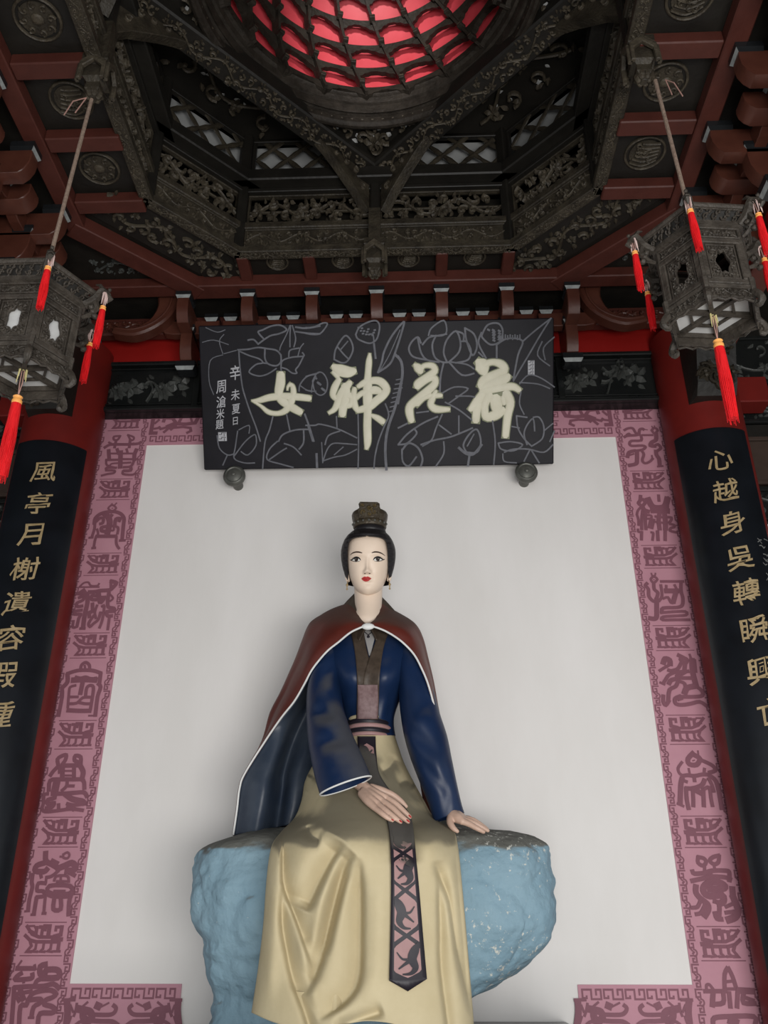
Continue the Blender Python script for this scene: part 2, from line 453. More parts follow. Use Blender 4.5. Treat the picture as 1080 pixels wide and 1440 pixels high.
def text_mesh(ch):
    cu = bpy.data.curves.new('glyph_source', 'FONT'); cu.body = ch; cu.size = 1.0; cu.offset = .008; cu.resolution_u = 3
    o = bpy.data.objects.new('glyph_source', cu); S.collection.objects.link(o)
    dg = bpy.context.evaluated_depsgraph_get(); dg.update()
    me = o.evaluated_get(dg).to_mesh()
    vs = [tuple(v.co) for v in me.vertices]; fs = [tuple(p.vertices) for p in me.polygons]
    o.evaluated_get(dg).to_mesh_clear(); bpy.data.objects.remove(o); bpy.data.curves.remove(cu)
    xs = [v[0] for v in vs]; ys = [v[1] for v in vs]
    cx, cy, h = (min(xs)+max(xs))/2, (min(ys)+max(ys))/2, max(max(xs)-min(xs), max(ys)-min(ys))
    return [((x-cx)/h, (y-cy)/h) for x, y, *_ in vs], fs
def put_chars(sg, chars, size):
    b, ac, R2 = BOARDS[sg]
    for ch, px, py in chars:
        # find angle/height of the point of the board seen at that pixel
        d = ray(px, py); o = Vector((CAMX, 0, EYE)); cx, cy = sg*COLX, COLY
        ox, oy = o.x-cx, o.y-cy; A = d.x**2+d.y**2; B = 2*(ox*d.x+oy*d.y); Cc = ox*ox+oy*oy-R2*R2
        D = B*B-4*A*Cc
        if D <= 0: continue
        t = (-B-sqrt(D))/(2*A); p = o+d*t; a0 = atan2(p.y-cy, p.x-cx)
        vs, fs = text_mesh(ch)
        rnd = random.Random(ord(ch)); rot = rnd.uniform(-.06, .06)
        mb = MB(); out = []
        for x, y in vs:
            y2 = y+.16*x+.02*sin(9*x+ord(ch)); x2 = x*1.0+.03*sin(7*y)
            a = a0+x2*size/R2; z = p.z+y2*size
            out.append((cx+(R2+.006)*cos(a), cy+(R2+.006)*sin(a), z))
        mb.add(out, fs); mb.build('character', M_GOLD, b)
put_chars(-1, [('風', 62, 664), ('亭', 54, 708), ('月', 43, 752), ('榭', 35, 800), ('遺', 24, 848), ('容', 15, 897), ('暇', 3, 950), ('鍾', -3, 1005)], .132)
put_chars(1, [('心', 1013, 647), ('越', 1020, 690), ('身', 1030, 735), ('吳', 1041, 785), ('轉', 1050, 832), ('瞬', 1061, 885), ('興', 1071, 943), ('亡', 1085, 1000)], .132)
for px, py, hh in ((1064, 766, .05), (1069, 790, .045), (1073, 815, .04)):      # faint worn signature marks
    b, ac, R2 = BOARDS[1]; d = ray(px, py); t_ = (COLY-R2*.8)/d.y; a0 = atan2(-.8, (CAMX+d.x*t_-COLX)/R2); z_ = EYE+d.z*t_
    rnd = random.Random(px); mb = MB()
    for q in range(5):
        x0, y0 = rnd.uniform(-.5, .5)*hh, rnd.uniform(-.6, .6)*hh; P = [(x0-.012, y0), (x0, y0+rnd.uniform(-.02, .02)), (x0+.012, y0-.006)]
        V_ = []
        for x, y in P:
            for w_ in (-.003, .003): a = a0+x/R2; V_.append((COLX+(R2+.005)*cos(a), COLY+(R2+.005)*sin(a), z_+y+w_))
        mb.add(V_, [(0, 1, 3, 2), (2, 3, 5, 4)])
    mb.build('worn_mark', mat('worn_silver_mark', (.12, .12, .115), .6), b, kind='stuff')

# ---------------------------------------------------------------- lintel, frieze and red board above the panel
zf0, zf1 = at(540, 571, 4.4).z, at(540, 503, 4.4).z
FR = frame((-1.76, 4.40, zf0), (1, 0, 0), (0, 0, 1))
fr = empty('frieze_beam', (0, 4.45, zf0), 'black carved frieze beam with flower relief running behind the lotus plaque', 'frieze')
H = zf1-zf0; L = 3.52
mb = MB(); mb.cbox(FR, 0, L, 0, H, -.16, -.02, 0); mb.build('beam', M_BLACK, fr)
mb = MB(); frame_rect(mb, FR, 0, L, 0, H, .028, -.02, .02, .006); frame_rect(mb, FR, .05, L-.05, .045, H-.045, .008, -.02, .004, .002)
for xx in (.60, 2.86): mb.cbox(FR, xx, xx+.04, .03, H-.03, -.02, .01, .004)
mb.build('frame', M_BLACK, fr)
def flowers(mb, F, x0, x1, y0, y1, seed):
    rnd = random.Random(seed)
    Hh = y1-y0
    for k in range(int((x1-x0)/(Hh*.36))):
        x = x0+Hh*.2+k*Hh*.36; y = y0+Hh*rnd.uniform(.3, .72); r = Hh*rnd.uniform(.19, .26)
        typ = k % 3
        if typ == 0:
            for q in range(9): leaf(mb, F, x, y, r*1.15, r*.6, q*2*pi/9+.3, .035)
            for q in range(6): leaf(mb, F, x, y, r*.7, r*.45, q*2*pi/6, .055)
            mb.blob(fp(F, x, y, .05), r*.22, 6, 4)
        elif typ == 1:
            for q in range(5): leaf(mb, F, x+r*.2*cos(q), y+r*.2*sin(q), r*1.2, r*.85, q*1.3+rnd.random(), .03)
        else:
            scroll(mb, F, x, y, r, rnd.uniform(0, 6), 1, .02, .03)
            mb.tent(F, smooth_path([(x, y0+.02), (x+r*.5, y-r*.3), (x-r*.2, y+r)], 4), .014, .025)
        for q in range(3): leaf(mb, F, x+rnd.uniform(-1, 1)*r, y+rnd.uniform(-1.3, 1.3)*r, r*.8, r*.4, rnd.uniform(0, 6.3), .025)
F2 = frame(fp(FR, 0, 0, -.02), (1, 0, 0), (0, 0, 1))
mb = MB(); flowers(mb, F2, .07, .60, .05, H-.05, 3); mb.build('flower_relief', M_RELIEF, fr, kind='stuff')
mb = MB(); flowers(mb, F2, 2.92, 3.45, .05, H-.05, 8); mb.build('flower_relief', M_RELIEF, fr, kind='stuff')
mb = MB(); carve_strip(mb, F2, .68, 2.84, .05, H-.05, 4, .03, .8, .02); mb.build('flower_relief', M_RELIEF, fr, kind='stuff')
zr0, zr1 = at(540, 503, 4.44).z, at(540, 466, 4.44).z
mb = MB(); mb.cbox(XZ, -1.80, 1.80, zf1, EYE+3.48, -4.56, -4.41, .004)
o = mb.build('lintel_board', M_REDB); tag(o, 'bright red board between carved frieze beam and bracket arms', 'board')
mb = MB(); mb.cbox(XZ, -1.95, 1.95, EYE+3.47, EYE+3.56, -4.60, -4.32, .006)
o = mb.build('lintel_beam', M_BEAM); tag(o, 'dark brown lintel beam above the bright red board', 'beam')
# dark upper wall / roof enclosure
mb = MB(); mb.cbox(XZ, -4.3, 4.3, EYE+3.44, EYE+5.95, -4.75, -4.62, 0); mb.build('wall_upper', M_DARK, kind='structure')
# ================================================================ CEILING
YC, A8, B8 = 2.578, .805, 1.2355
ZC = EYE+3.574
def DN(x, y, z): return frame((x, y, z), (1, 0, 0), (0, -1, 0))      # normal pointing down
mb = MB()
D0 = DN(0, 0, ZC+.05)
def slab(mb, poly, z0, z1):
    mb.prism(D0, [(x, -y) for x, y in poly], -(z1-ZC-.05), -(z0-ZC-.05))
for poly in ([(-4.3, -1.5), (-B8, -1.5), (-B8, 4.7), (-4.3, 4.7)], [(B8, -1.5), (4.3, -1.5), (4.3, 4.7), (B8, 4.7)],
             [(-B8, YC+B8), (B8, YC+B8), (B8, 4.7), (-B8, 4.7)], [(-B8, -1.5), (B8, -1.5), (B8, YC-B8), (-B8, YC-B8)]):
    slab(mb, poly, ZC+.05, ZC+.12)
for sx in (-1, 1):
    for sy in (-1, 1):
        slab(mb, [(sx*A8, YC+sy*B8), (sx*B8, YC+sy*B8), (sx*B8, YC+sy*A8)], ZC+.05, ZC+.12)
mb.build('ceiling', M_DARK, kind='structure')
mb = MB(); mb.cbox(XZ, -4.4, 4.4, EYE+5.95, EYE+6.0, -4.8, 1.6, 0); mb.build('ceiling_upper', M_DARK, kind='structure')
for sx, nm in ((-1, 'left'), (1, 'right')):
    mb = MB(); a, b = sorted((sx*4.3, sx*4.4)); mb.cbox(XZ, a, b, 0 if False else EYE+2.6, EYE+5.95, -4.75, 1.5, 0); mb.build('wall_upper_'+nm, M_DARK, kind='structure')
mb = MB(); mb.cbox(XZ, -4.3, 4.3, ZC+.12, EYE+5.95, 1.5, 1.6, 0); mb.build('wall_upper_front', M_DARK, kind='structure')

# ring of red-brown beams round the caisson
def beam(name, P0, P1, w, z0, z1, m, label, group=None, c=.006):
    P0, P1 = Vector((*P0, 0)), Vector((*P1, 0)); d = P1-P0; L = d.length
    F = frame((P0.x, P0.y, 0), d, (0, 0, 1)); mb = MB()
    mb.cbox(F, 0, L, z0, z1, -w/2, w/2, c)
    o = mb.build(name, m); return tag(o, label, 'beam', group)
X1, Y1 = 1.66, YC+1.49
beam('ring_beam', (-1.14, Y1), (1.14, Y1), .12, ZC-.035, ZC+.05, M_BEAM, 'long red-brown ceiling beam above the row of bracket tabs, behind the plaque')
for sx, nm in ((-1, 'left'), (1, 'right')):
    beam('ring_beam', (sx*1.09, Y1+.02), (sx*(X1+.03), Y1-.55), .12, ZC-.04, ZC+.05, M_BEAM, 'slanting red-brown beam cutting the %s rear corner of the ceiling' % nm)
    beam('ring_beam', (sx*X1, Y1-.52), (sx*X1, .6), .10, ZC-.035, ZC+.05, M_BEAM, 'red-brown beam running front to back above the %s lantern' % nm)
    beam('corner_beam', (sx*1.15, Y1), (sx*1.95, Y1), .10, ZC-.02, ZC+.05, M_BEAM, 'short brown beam between slanting beam and %s column head' % nm)
# joists with medallion boards between them
def medallion(x, y, label, rad=.095, seed=0, style=0):
    t = empty('ceiling_medallion', (x, y, ZC+.05), label, 'medallion', 'round carved ceiling medallions')
    F = DN(x, y, ZC+.05); n = 28
    mb = MB(); mb.prism(F, [(rad*.8*cos(2*pi*i/n), rad*.8*sin(2*pi*i/n)) for i in range(n)], 0, .006); mb.build('disc', M_CARVE, t)
    mb = MB(); mb.tent(F, [(rad*cos(2*pi*i/n), rad*sin(2*pi*i/n)) for i in range(n)], .014, .014, 0, True); mb.build('rim', M_CARVE2, t)
    mb = MB(); rnd = random.Random(seed)
    if style == 0:
        for i in range(8):
            a = i*pi/4; scroll(mb, F, .6*rad*cos(a), .6*rad*sin(a), rad*.2, a, 1, .012, .012, .004)
        mb.blob(fp(F, 0, 0, .006), (rad*.3, rad*.3, .012), 10, 5)
    else:
        for i in range(6):
            P = [(-rad*.7+rad*.22*i*.4, -rad*.55+rad*.24*i), (0, -rad*.75+rad*.27*i), (rad*.65, -rad*.4+rad*.2*i)]
            mb.tent(F, smooth_path(P, 4), rad*.11, .014, .004)
        for i in range(7): scroll(mb, F, rnd.uniform(-.5, .5)*rad, rnd.uniform(-.5, .5)*rad, rad*.2, rnd.uniform(0, 6), 1, .01, .016, .004)
    mb.build('carving', M_CARVE2, t, kind='stuff')
    return t
JL = {-1: 'left', 1: 'right'}
ordn = {3: 'rearmost', 2: 'second from the rear', 1: 'third from the rear', 0: 'fourth from the rear', -1: 'fifth from the rear', -2: 'sixth from the rear'}
for sx in (-1, 1):
    for k in (2, 1, 0, -1, -2):
        y = YC-.015+k*.41
        o = beam('ceiling_joist', (sx*(B8+.0), y), (sx*(X1-.05), y), .088, ZC-.022, ZC+.05, M_BEAM,
             'short red-brown ceiling joist on the %s side, %s' % (JL[sx], ordn[k+1]), 'short ceiling joists beside the caisson')
        if k > -2:
            medallion(sx*(B8+X1-.05)/2, y-.205, 'round carved medallion on dark board, %s side, %s between joists' % (JL[sx], ordn[k+1]), .10, k+9, (k+(sx > 0)) % 2)
for k in range(-2, 3):
    y0 = YC+B8
    nm = {-2: 'leftmost', -1: 'second from the left', 0: 'middle, behind the pendant', 1: 'second from the right', 2: 'rightmost'}[k]
    beam('ceiling_rafter', (k*.393, y0), (k*.393, Y1-.06), .07, ZC-.005, ZC+.05, M_BEAM, 'short red-brown rafter over the plaque, %s' % nm, 'short rafters behind the caisson')
for k, nm in ((-1.5, 'leftmost'), (-.5, 'left of the pendant'), (.5, 'right of the pendant'), (1.5, 'rightmost')):
    medallion(k*.393, YC+B8+.09, 'small carved medallion on dark board above plaque, %s' % nm, .062, int(k*2+7), 1)
# carved boards filling the slanted corners between caisson and red ring
for sx, sy in ((-1, 1), (1, 1), (-1, -1), (1, -1)):
    P0 = Vector((sx*(A8+.02), YC+sy*(B8+.01), 0)); P1 = Vector((sx*(B8+.01), YC+sy*(A8+.02), 0))
    out = Vector((sx, sy, 0)).normalized()
    u = (P1-P0).normalized()
    if u.cross(out).z > 0: P0, P1 = P1, P0; u = -u       # u x out must point down
    F = frame((P0+out*.02)+Vector((0, 0, ZC+.036)), u, out)
    L = (P1-P0).length; t = empty('corner_board', fp(F, L/2, .1), 'dark scroll-carved board under the slanted %s %s corner of the caisson' % ('rear' if sy > 0 else 'front', JL[sx]), 'carved board')
    mb = MB(); mb.prism(F, [(-.02, 0), (L+.02, 0), (L+.28, .27), (-.28, .27)], -.02, 0, .003); mb.build('board', M_DARK, t)
    if sy > 0:
        mb = MB(); carve_strip(mb, F, -.16, L+.16, .02, .25, 21+sx, .022, 1.25, .026); mb.build('carving', M_CARVE2, t, kind='stuff')
    # outer triangle between ring corner and column
    O2 = frame(Vector((sx*1.55, YC+1.33, ZC+.048)), (1, 0, 0), (0, -1, 0))
    if sy > 0:
        mb = MB(); carve_strip(mb, O2, -.16, .16, -.07, .07, 31+sx, .015, .9, .018)
        o = mb.build('corner_carving', M_RELIEF, None); tag(o, 'small dark carving on the soffit near the %s column head' % JL[sx], 'carving')

# ---------------------------------------------------------------- bracket sets
def nose(mb, F, w, d, h):
    """bracket arm end: seen from the side it has a rounded lower front; F: x across, y up, z out"""
    G = frame(fp(F, -w/2, 0, 0), F[3], F[2])           # x out, y up ; normal = out x up
    P = [(-.16, h), (d, h), (d+.004, h*.75), (d, h*.45), (d-.018, h*.18), (d-.045, 0), (-.16, 0)]
    nrm = G[3].dot(F[1])
    if nrm > 0: mb.prism(G, P, 0, w, .004)
    else: mb.prism(G, P, -w, 0, .004)
def cap(mb, F, w, d, h):
    """black block, flared, with a worn pale lower chamfer"""
    a, b = w/2, w/2-.012; z0, z1 = -.02, d
    lv = [(-a, h, z1), (a, h, z1), (a, .022, z1), (-a, .022, z1), (b, 0, z1-.012), (-b, 0, z1-.012),
          (-a, h, z0), (a, h, z0), (a, .022, z0), (-a, .022, z0), (b, 0, z0), (-b, 0, z0)]
    V = [fp(F, *p) for p in lv]
    mb.k = 0; mb.add(V, [(0, 3, 2, 1), (3, 9, 6, 0)[::-1], (1, 2, 8, 7)[::-1], (0, 1, 7, 6)[::-1], (3, 5, 11, 9), (2, 8, 10, 4), (5, 4, 10, 11), (6, 7, 8, 9), (9, 8, 10, 11)])
    mb.k = 1; mb.add([V[3], V[2], V[4], V[5]], [(0, 3, 2, 1)]); mb.k = 0
def bracket_set(x, y, ang, label, ends=False, lean=0):
    t = empty('bracket_set', (x, y, EYE+3.30), label, 'bracket set', 'stacked bracket sets under the ceiling')
    ux = Vector((cos(ang), sin(ang), 0)); F0 = frame((x, y, EYE), ux, (0, 0, 1))
    def sub(z, yy, xx=0): return frame(fp(F0, xx, yy, z), ux, (0, 0, 1))
    mb = MB(); nose(mb, sub(0, 3.335), .072, .26, .155); mb.build('upper_arm', M_ARM, t, smooth=True, sharp=40)
    mb = MB(); cap(mb, sub(.17, 3.485), .094, .10, .055); mb.build('cap_block', [M_BLKCAP, M_CAPEDGE], t)
    mb = MB(); nose(mb, sub(0, 3.17), .072, .11, .185); mb.build('lower_arm', M_ARM, t, smooth=True, sharp=40)
    mb = MB(); cap(mb, sub(.03, 3.352), .094, .09, .045); mb.build('cap_block', [M_BLKCAP, M_CAPEDGE], t)
    mb = MB(); cap(mb, sub(0, 3.10), .12, .07, .06); mb.build('base_block', [M_BLKCAP, M_CAPEDGE], t)
    mb = MB(); G = sub(.02, 3.36)
    mb.prism(G, [(-.185, .10), (-.185, .05), (-.15, .01), (-.1, 0), (.1, 0), (.15, .01), (.185, .05), (.185, .10)], 0, .055, .004)
    mb.build('cross_arm', M_ARM, t)
    for s_ in (-1, 1):
        mb = MB(); cap(mb, sub(.00, 3.452, s_*.136), .086, .09, .05); mb.build('cap_block', [M_BLKCAP, M_CAPEDGE], t)
    return t
names7 = ['far left, beside the left crescent bracket', 'second from the left', 'third from the left', 'middle, under the pendant', 'third from the right', 'second from the right', 'far right, beside the right crescent bracket']
for k in range(7):
    bracket_set(-1.18+k*.3933, 4.33-.02, 0, 'brown bracket set with black caps above the plaque, %s' % names7[k])
for sx in (-1, 1):
    for k in (2, 1, 0, -1, -2):
        y = YC-.015+k*.41
        bracket_set(sx*(X1+.26), y, pi/2 if sx < 0 else -pi/2, 'brown bracket set on the %s side beyond the lantern, %s' % (JL[sx], ordn[k+1]))
    # lintels of the side bays
    nm = JL[sx]
    beam('side_lintel', (sx*2.02, .6), (sx*2.02, 4.2), .12, EYE+3.06, EYE+3.12, M_BEAM, 'dark brown lintel beam of the %s side bay' % nm)
    beam('side_board', (sx*2.06, .6), (sx*2.06, 4.2), .04, EYE+3.12, EYE+3.34, M_REDB, 'bright red board behind the brackets on the %s side' % nm)
    beam('side_beam', (sx*2.06, .6), (sx*2.06, 4.2), .12, EYE+3.34, EYE+3.5, M_BEAM, 'brown top beam above the brackets on the %s side' % nm)
    # outer rows of steps beyond
    for k in (2, 1, 0, -1):
        y = YC+.19+k*.41
        F = frame((sx*(X1+.02), y, EYE+3.40), (0, 1, 0) if sx > 0 else (0, -1, 0), (0, 0, 1))
        F = frame((sx*(X1+.22), y, EYE+3.36), (0, -sx, 0), (0, 0, 1))
        mb = MB(); nose(mb, F, .10, .14, .11)
        o = mb.build('arm_block', M_ARM, None, smooth=True, sharp=40)
        tag(o, 'blunt brown arm block between bracket sets, %s side, %s' % (nm, ordn[k+1]), 'bracket arm', 'arm blocks between side bracket sets')
# crescent brackets at the column heads
for sx in (-1, 1):
    pts = [(813, 388), (830, 388), (846, 391), (845, 403), (845, 415), (852, 428), (862, 437), (875, 442), (890, 443), (907, 441), (912, 449), (897, 453), (880, 455), (862, 451), (846, 444), (831, 434), (820, 421), (813, 404)]
    t = empty('crescent_bracket', (sx*1.35, 4.2, EYE+3.4), 'glossy brown crescent-shaped bracket beside the %s end of the bracket row' % JL[sx], 'bracket')
    F = frame((0, 4.24, 0), (1, 0, 0), (0, 0, 1)); P = []
    for px, py in smooth_path(pts, 2, True):
        q = at(px, py, 4.16); P.append((sx*(q.x+.0), q.z))
    mb = MB(); mb.prism(F, P, 0, .08, .012); mb.build('arm', M_ARM, t, smooth=True, sharp=30)
    mb = MB()
    for rr_, d_ in ((.0, 0),):
        Q = []
        for px, py in smooth_path([(822, 398), (828, 418), (842, 434), (862, 444), (885, 448), (905, 445)], 4):
            q = at(px, py, 4.16); Q.append((sx*q.x, q.z))
        mb.tent(frame((0, 4.16, 0), (1, 0, 0), (0, 0, 1)), Q, .018, .01, -.001)
    mb.build('ridge', M_ARM, t, smooth=True)
    mb = MB(); a, b = sorted((sx*1.30, sx*1.82)); 
    mb.cbox(XZ, a, b, EYE+3.395, EYE+3.50, -4.34, -4.27, .01); 
    o = mb.build('back_board', M_BEAM, t)
    mb = MB(); carve_strip(mb, frame((0, 4.27, 0), (1, 0, 0), (0, 0, 1)), a+.05, b-.05, EYE+3.405, EYE+3.49, 77+sx, .02, .8, .02); mb.build('carving', M_ARM, o, kind='stuff')

# ---------------------------------------------------------------- caisson
CA = empty('caisson', (0, YC, ZC), 'octagonal dark carved wooden caisson over the statue, opening to a red dome', 'caisson')
V8 = [(-A8, B8), (A8, B8), (B8, A8), (B8, -A8), (A8, -B8), (-A8, -B8), (-B8, -A8), (-B8, A8)]
for i in range(8):
    P0, P1 = V8[i], V8[(i+1) % 8]
    p0 = Vector((P0[0], YC+P0[1], ZC)); p1 = Vector((P1[0], YC+P1[1], ZC)); L = (p1-p0).length
    F = frame(p0, p1-p0, (0, 0, 1))
    near = i in (4, 5, 3)
    parts = 2 if L > 1 else 1
    mb = MB(); mb.cbox(F, -.01, L+.01, 0, .045, -.02, .05, .004); mb.cbox(F, 0, L, .20, .25, -.05, .035, .006)
    mb.cbox(F, 0, L, .045, .06, -.02, .035, .003)
    o = mb.build('rim_beam', M_CARVE, CA)
    G = frame(fp(F, 0, 0, .05), F[1], -F[3]) ; G = frame(fp(F, 0, 0, -.018), F[1], F[3])
    G = (fp(F, 0, -.0, -.018), F[1], F[3], Vector((0, 0, -1)))
    mb = MB(); carve_strip(mb, G, .01, L-.01, .006, .062, 50+i, .006, .9, .008); mb.build('rim_carving', M_CARVE2, o, kind='stuff')
    mb = MB(); mb.cbox(F, -.06, L+.06, .53, .62, -.06, .10, .008); mb.cbox(F, 0, L, .50, .53, -.05, .03, .004); mb.build('cornice', M_DARK, CA)
    mb = MB(); mb.cbox(F, -.06, L+.06, .12, .53, -.13, -.11, 0); mb.build('back_board', M_DARK, CA)
    mb = MB(); mb.cbox(F, -.04, L+.04, .62, 1.0, -.10, -.08, 0); mb.build('pale_board', M_PALE, CA)
    for q in range(parts):
        xa, xb = L*q/parts+.03, L*(q+1)/parts-.03
        Fp = frame(fp(F, xa, .058, .012), F[1], F[2])
        o, r = carved_panel(CA, Fp, xb-xa, .145, 100+i*3+q, 'lower_panel', M_CARVE, .018, .9, .015)
        r.build('carving', M_CARVE2, o, smooth=False, kind='stuff')
        Fp = frame(fp(F, xa, .25, -.01), F[1], F[2])
        o, r = carved_panel(CA, Fp, xb-xa, .25, 200+i*3+q, 'openwork_panel', M_CARVE, .03, 1.1, .026, openwork=True)
        # central rosette and cross bars
        cx, cy = (xb-xa)/2, .125
        for w_ in range(10): leaf(r, Fp, cx+.03*cos(w_*.628), cy+.03*sin(w_*.628), .05, .03, w_*.628, .025)
        r.cbox(Fp, .01, xb-xa-.01, cy-.006, cy+.006, -.02, -.004, .002)
        r.build('carving', M_CARVE2, o, kind='stuff')
    # posts
    for q in ([0, 1, 2] if parts == 2 else [0]):
        if q == 2: continue
        x = L*q/parts
        mb = MB(); mb.cbox(F, x-.03, x+.03, .0, 1.0, -.05, .045 if q == 0 else .04, .008); mb.build('post', M_DARK, CA)
    # lattice
    Fl = frame(fp(F, .03, .64, .0), F[1], F[2]); Lw, Lh = L-.06, .33
    lp = MB(); frame_rect(lp, Fl, 0, Lw, 0, Lh, .02, -.02, .012); lo = lp.build('lattice_panel', M_DARK, CA)
    if not near:
        st = .195; k = -Lh
        bar = 0
        while k < Lw:
            for dr in (1, -1):
                x0, x1 = (k, k+Lh) if dr > 0 else (k+Lh, k)
                pts = []
                for m in range(9):
                    t = m/8; x = x0+(x1-x0)*t; y = Lh*t
                    if 0 <= x <= Lw: pts.append((x, y))
                if len(pts) > 1:
                    lb = MB(); ww = [.038 if (q % 2) else .024 for q in range(len(pts))]
                    lb.tent(Fl, pts, ww, .012, -.006+.003*dr); lb.build('lattice_bar', M_CARVE, lo)
            k += st
# rotated square of beams
D = B8-.02
corners = [Vector((0, YC+D, 0)), Vector((D, YC, 0)), Vector((0, YC-D, 0)), Vector((-D, YC, 0))]
for i in range(4):
    p0, p1 = corners[i], corners[(i+1) % 4]; L = (p1-p0).length
    F = frame(p0+Vector((0, 0, ZC+.62)), p1-p0, (0, 0, 1))
    mb = MB(); mb.cbox(F, .0, L, .0, .12, -.10, .06, .01); mb.cbox(F, 0, L, .12, .40, -.08, -.04, .0); o = mb.build('diagonal_beam', M_DARK, CA)
    G = (fp(F, 0, 0, -.10), F[1], F[3], Vector((0, 0, -1)))
    if i in (0, 3, 1, 2):
        mb = MB(); carve_strip(mb, G, .05, L-.05, .01, .15, 61+i, .016, 1.0, .016); mb.build('beam_carving', M_CARVE2, o, kind='stuff')
    # carved braces at both ends
    for e in (0, 1):
        Fb = frame(fp(F, 0 if e == 0 else L, 0, -.05), F[1] if e == 0 else -F[1], (0, 0, 1)); sgn = 1 if e == 0 else -1
        P = [(.03, 0), (.42, 0), (.36, -.03), (.28, -.08), (.20, -.14), (.12, -.20), (.06, -.27), (.03, -.30)]
        mb = MB(); mb.prism(Fb, P, -.03, .03, .004); o2 = mb.build('corner_brace', M_CARVE, CA)
        mb = MB()
        for zz, hh in ((.03, .014), (-.03, -.014)):
            for (sx_, sy_, r_) in ((.08, -.06, .035), (.15, -.05, .03), (.09, -.15, .03), (.22, -.035, .022), (.3, -.02, .015)):
                scroll(mb, Fb, sx_, sy_, r_, 1.2*sx_*9, 1, .014, hh, zz)
        mb.build('carving', M_CARVE2, o2, kind='stuff')
# soffit over the four corners with pierced carving
for i in range(4):
    sx, sy = ((1, 1), (1, -1), (-1, -1), (-1, 1))[i]
    poly = [(0, sy*D), (sx*A8, sy*B8), (sx*B8, sy*A8), (sx*D, 0)]
    Fd = DN(0, YC, ZC+.98)
    mb = MB(); mb.prism(Fd, [(x, -y) for x, y in poly], -.03, 0); o = mb.build('corner_soffit', M_DARK, CA)
    if sy > 0:
        cx, cy = sx*.83, sy*.83
        C2 = frame(Vector((cx, YC+cy, ZC+.965)), (sx*.7071, -sy*.7071, 0), (sx*.7071, sy*.7071, 0)) if (sx*.7071*sy*.7071+sy*.7071*sx*.7071) < 0 else frame(Vector((cx, YC+cy, ZC+.965)), (-sx*.7071, sy*.7071, 0), (sx*.7071, sy*.7071, 0))
        C2 = (C2[0], C2[1], C2[2], Vector((0, 0, -1)))
        mb = MB(); carve_strip(mb, C2, -.34, .34, -.16, .2, 71+i, .03, .9, .03); mb.build('pierced_carving', M_CARVE2, o, kind='stuff')
        mb = MB(); rnd = random.Random(5+i)
        for q in range(16): leaf(mb, C2, rnd.uniform(-.18, .2), rnd.uniform(-.12, .16), rnd.uniform(.03, .05), .02, rnd.uniform(0, 6), .003, .002)
        mb.build('pale_flecks', M_PALE, o, kind='stuff')  # light seen through the piercings, painted as pale leaves
# slab with the round well
mb = MB(); n = 96; Ri = .87; zz = ZC+.70
top, bot = [], []
def sq(a):
    c, s_ = cos(a), sin(a); k = (D-.04)/(abs(c)+abs(s_)); return (k*c, k*s_)
vs = []
for k in range(n):
    a = 2*pi*k/n; x, y = sq(a); r = Ri
    vs += [(r*cos(a), YC+r*sin(a), zz), (max(abs(x), abs(r*cos(a)))*(1 if x >= 0 else -1), YC+max(abs(y), abs(r*sin(a)))*(1 if y >= 0 else -1), zz)]
mb.add(vs, [(2*k, 2*((k+1) % n), 2*((k+1) % n)+1, 2*k+1) for k in range(n)])
mb.build('well_soffit', M_DARK, CA)
# pierced pendentive carvings in its corners
for i in range(4):
    a = pi/2+i*pi/2
    if i == 2: pass
    ux = Vector((-sin(a), cos(a), 0)); uy = Vector((cos(a), sin(a), 0))
    C2 = (Vector((uy.x*.87, YC+uy.y*.87, zz-.01)), ux, uy, Vector((0, 0, -1)))
    mb = MB(); ins = (lambda x, y: abs(x) < .27-y*1.0 and y > .02)
    for q, (x, y, r) in enumerate(((-.16, .06, .05), (.16, .06, .05), (-.07, .12, .05), (.07, .12, .05), (0, .2, .05), (0, .06, .05), (-.24, .04, .03), (.24, .04, .03))):
        scroll(mb, C2, x, y, r, q, 1 if q % 2 else -1, .022, .03)
    for q in range(6): leaf(mb, C2, 0, .15, .07, .05, q*1.047, .04)
    mb.build('pendentive_carving', M_CARVE2, CA, kind='stuff')
    mb = MB()
    for x, y, ang in ((-.10, .09, 1), (.10, .09, 2), (0, .10, 1.5), (-.2, .05, 0), (.2, .05, 0), (-.05, .05, .5), (.13, .13, 2.4)):
        leaf(mb, C2, x, y, .045, .035, ang, .012)
    mb.build('pale_flecks', M_PALE, CA, kind='stuff')
# ring mouldings
def ringprof(prof, name, m, n=96, smooth=True):
    mb = MB(); vs = []
    for r, z in prof:
        for k in range(n): a = 2*pi*k/n; vs.append((r*cos(a), YC+r*sin(a), z))
    mm = len(prof)
    mb.add(vs, [(i*n+k, i*n+(k+1) % n, (i+1)*n+(k+1) % n, (i+1)*n+k)[::-1] for i in range(mm-1) for k in range(n)])
    return mb.build(name, m, CA, smooth=smooth, sharp=30)
z0 = EYE+4.20
ringprof([(.90, z0+.07), (.895, z0+.01), (.88, z0), (.865, z0), (.86, z0+.012), (.85, z0+.02), (.845, z0+.055), (.85, z0+.065), (.835, z0+.07), (.825, z0+.065), (.82, z0+.08),
          (.815, z0+.115), (.80, z0+.12), (.795, z0+.135), (.79, z0+.15), (.775, z0+.155), (.770, z0+.160), (.772, z0+.165), (.80, z0+.166)], 'round_moulding', M_RIB)
mb = MB(); n = 90
for k in range(n):
    a = 2*pi*(k+.5)/n
    for (r, z, s_) in ((.832, z0+.098, .012), (.857, z0+.04, .011)):
        mb.blob((r*cos(a), YC+r*sin(a), z), (s_*1.2, s_*1.2, s_), 6, 4)
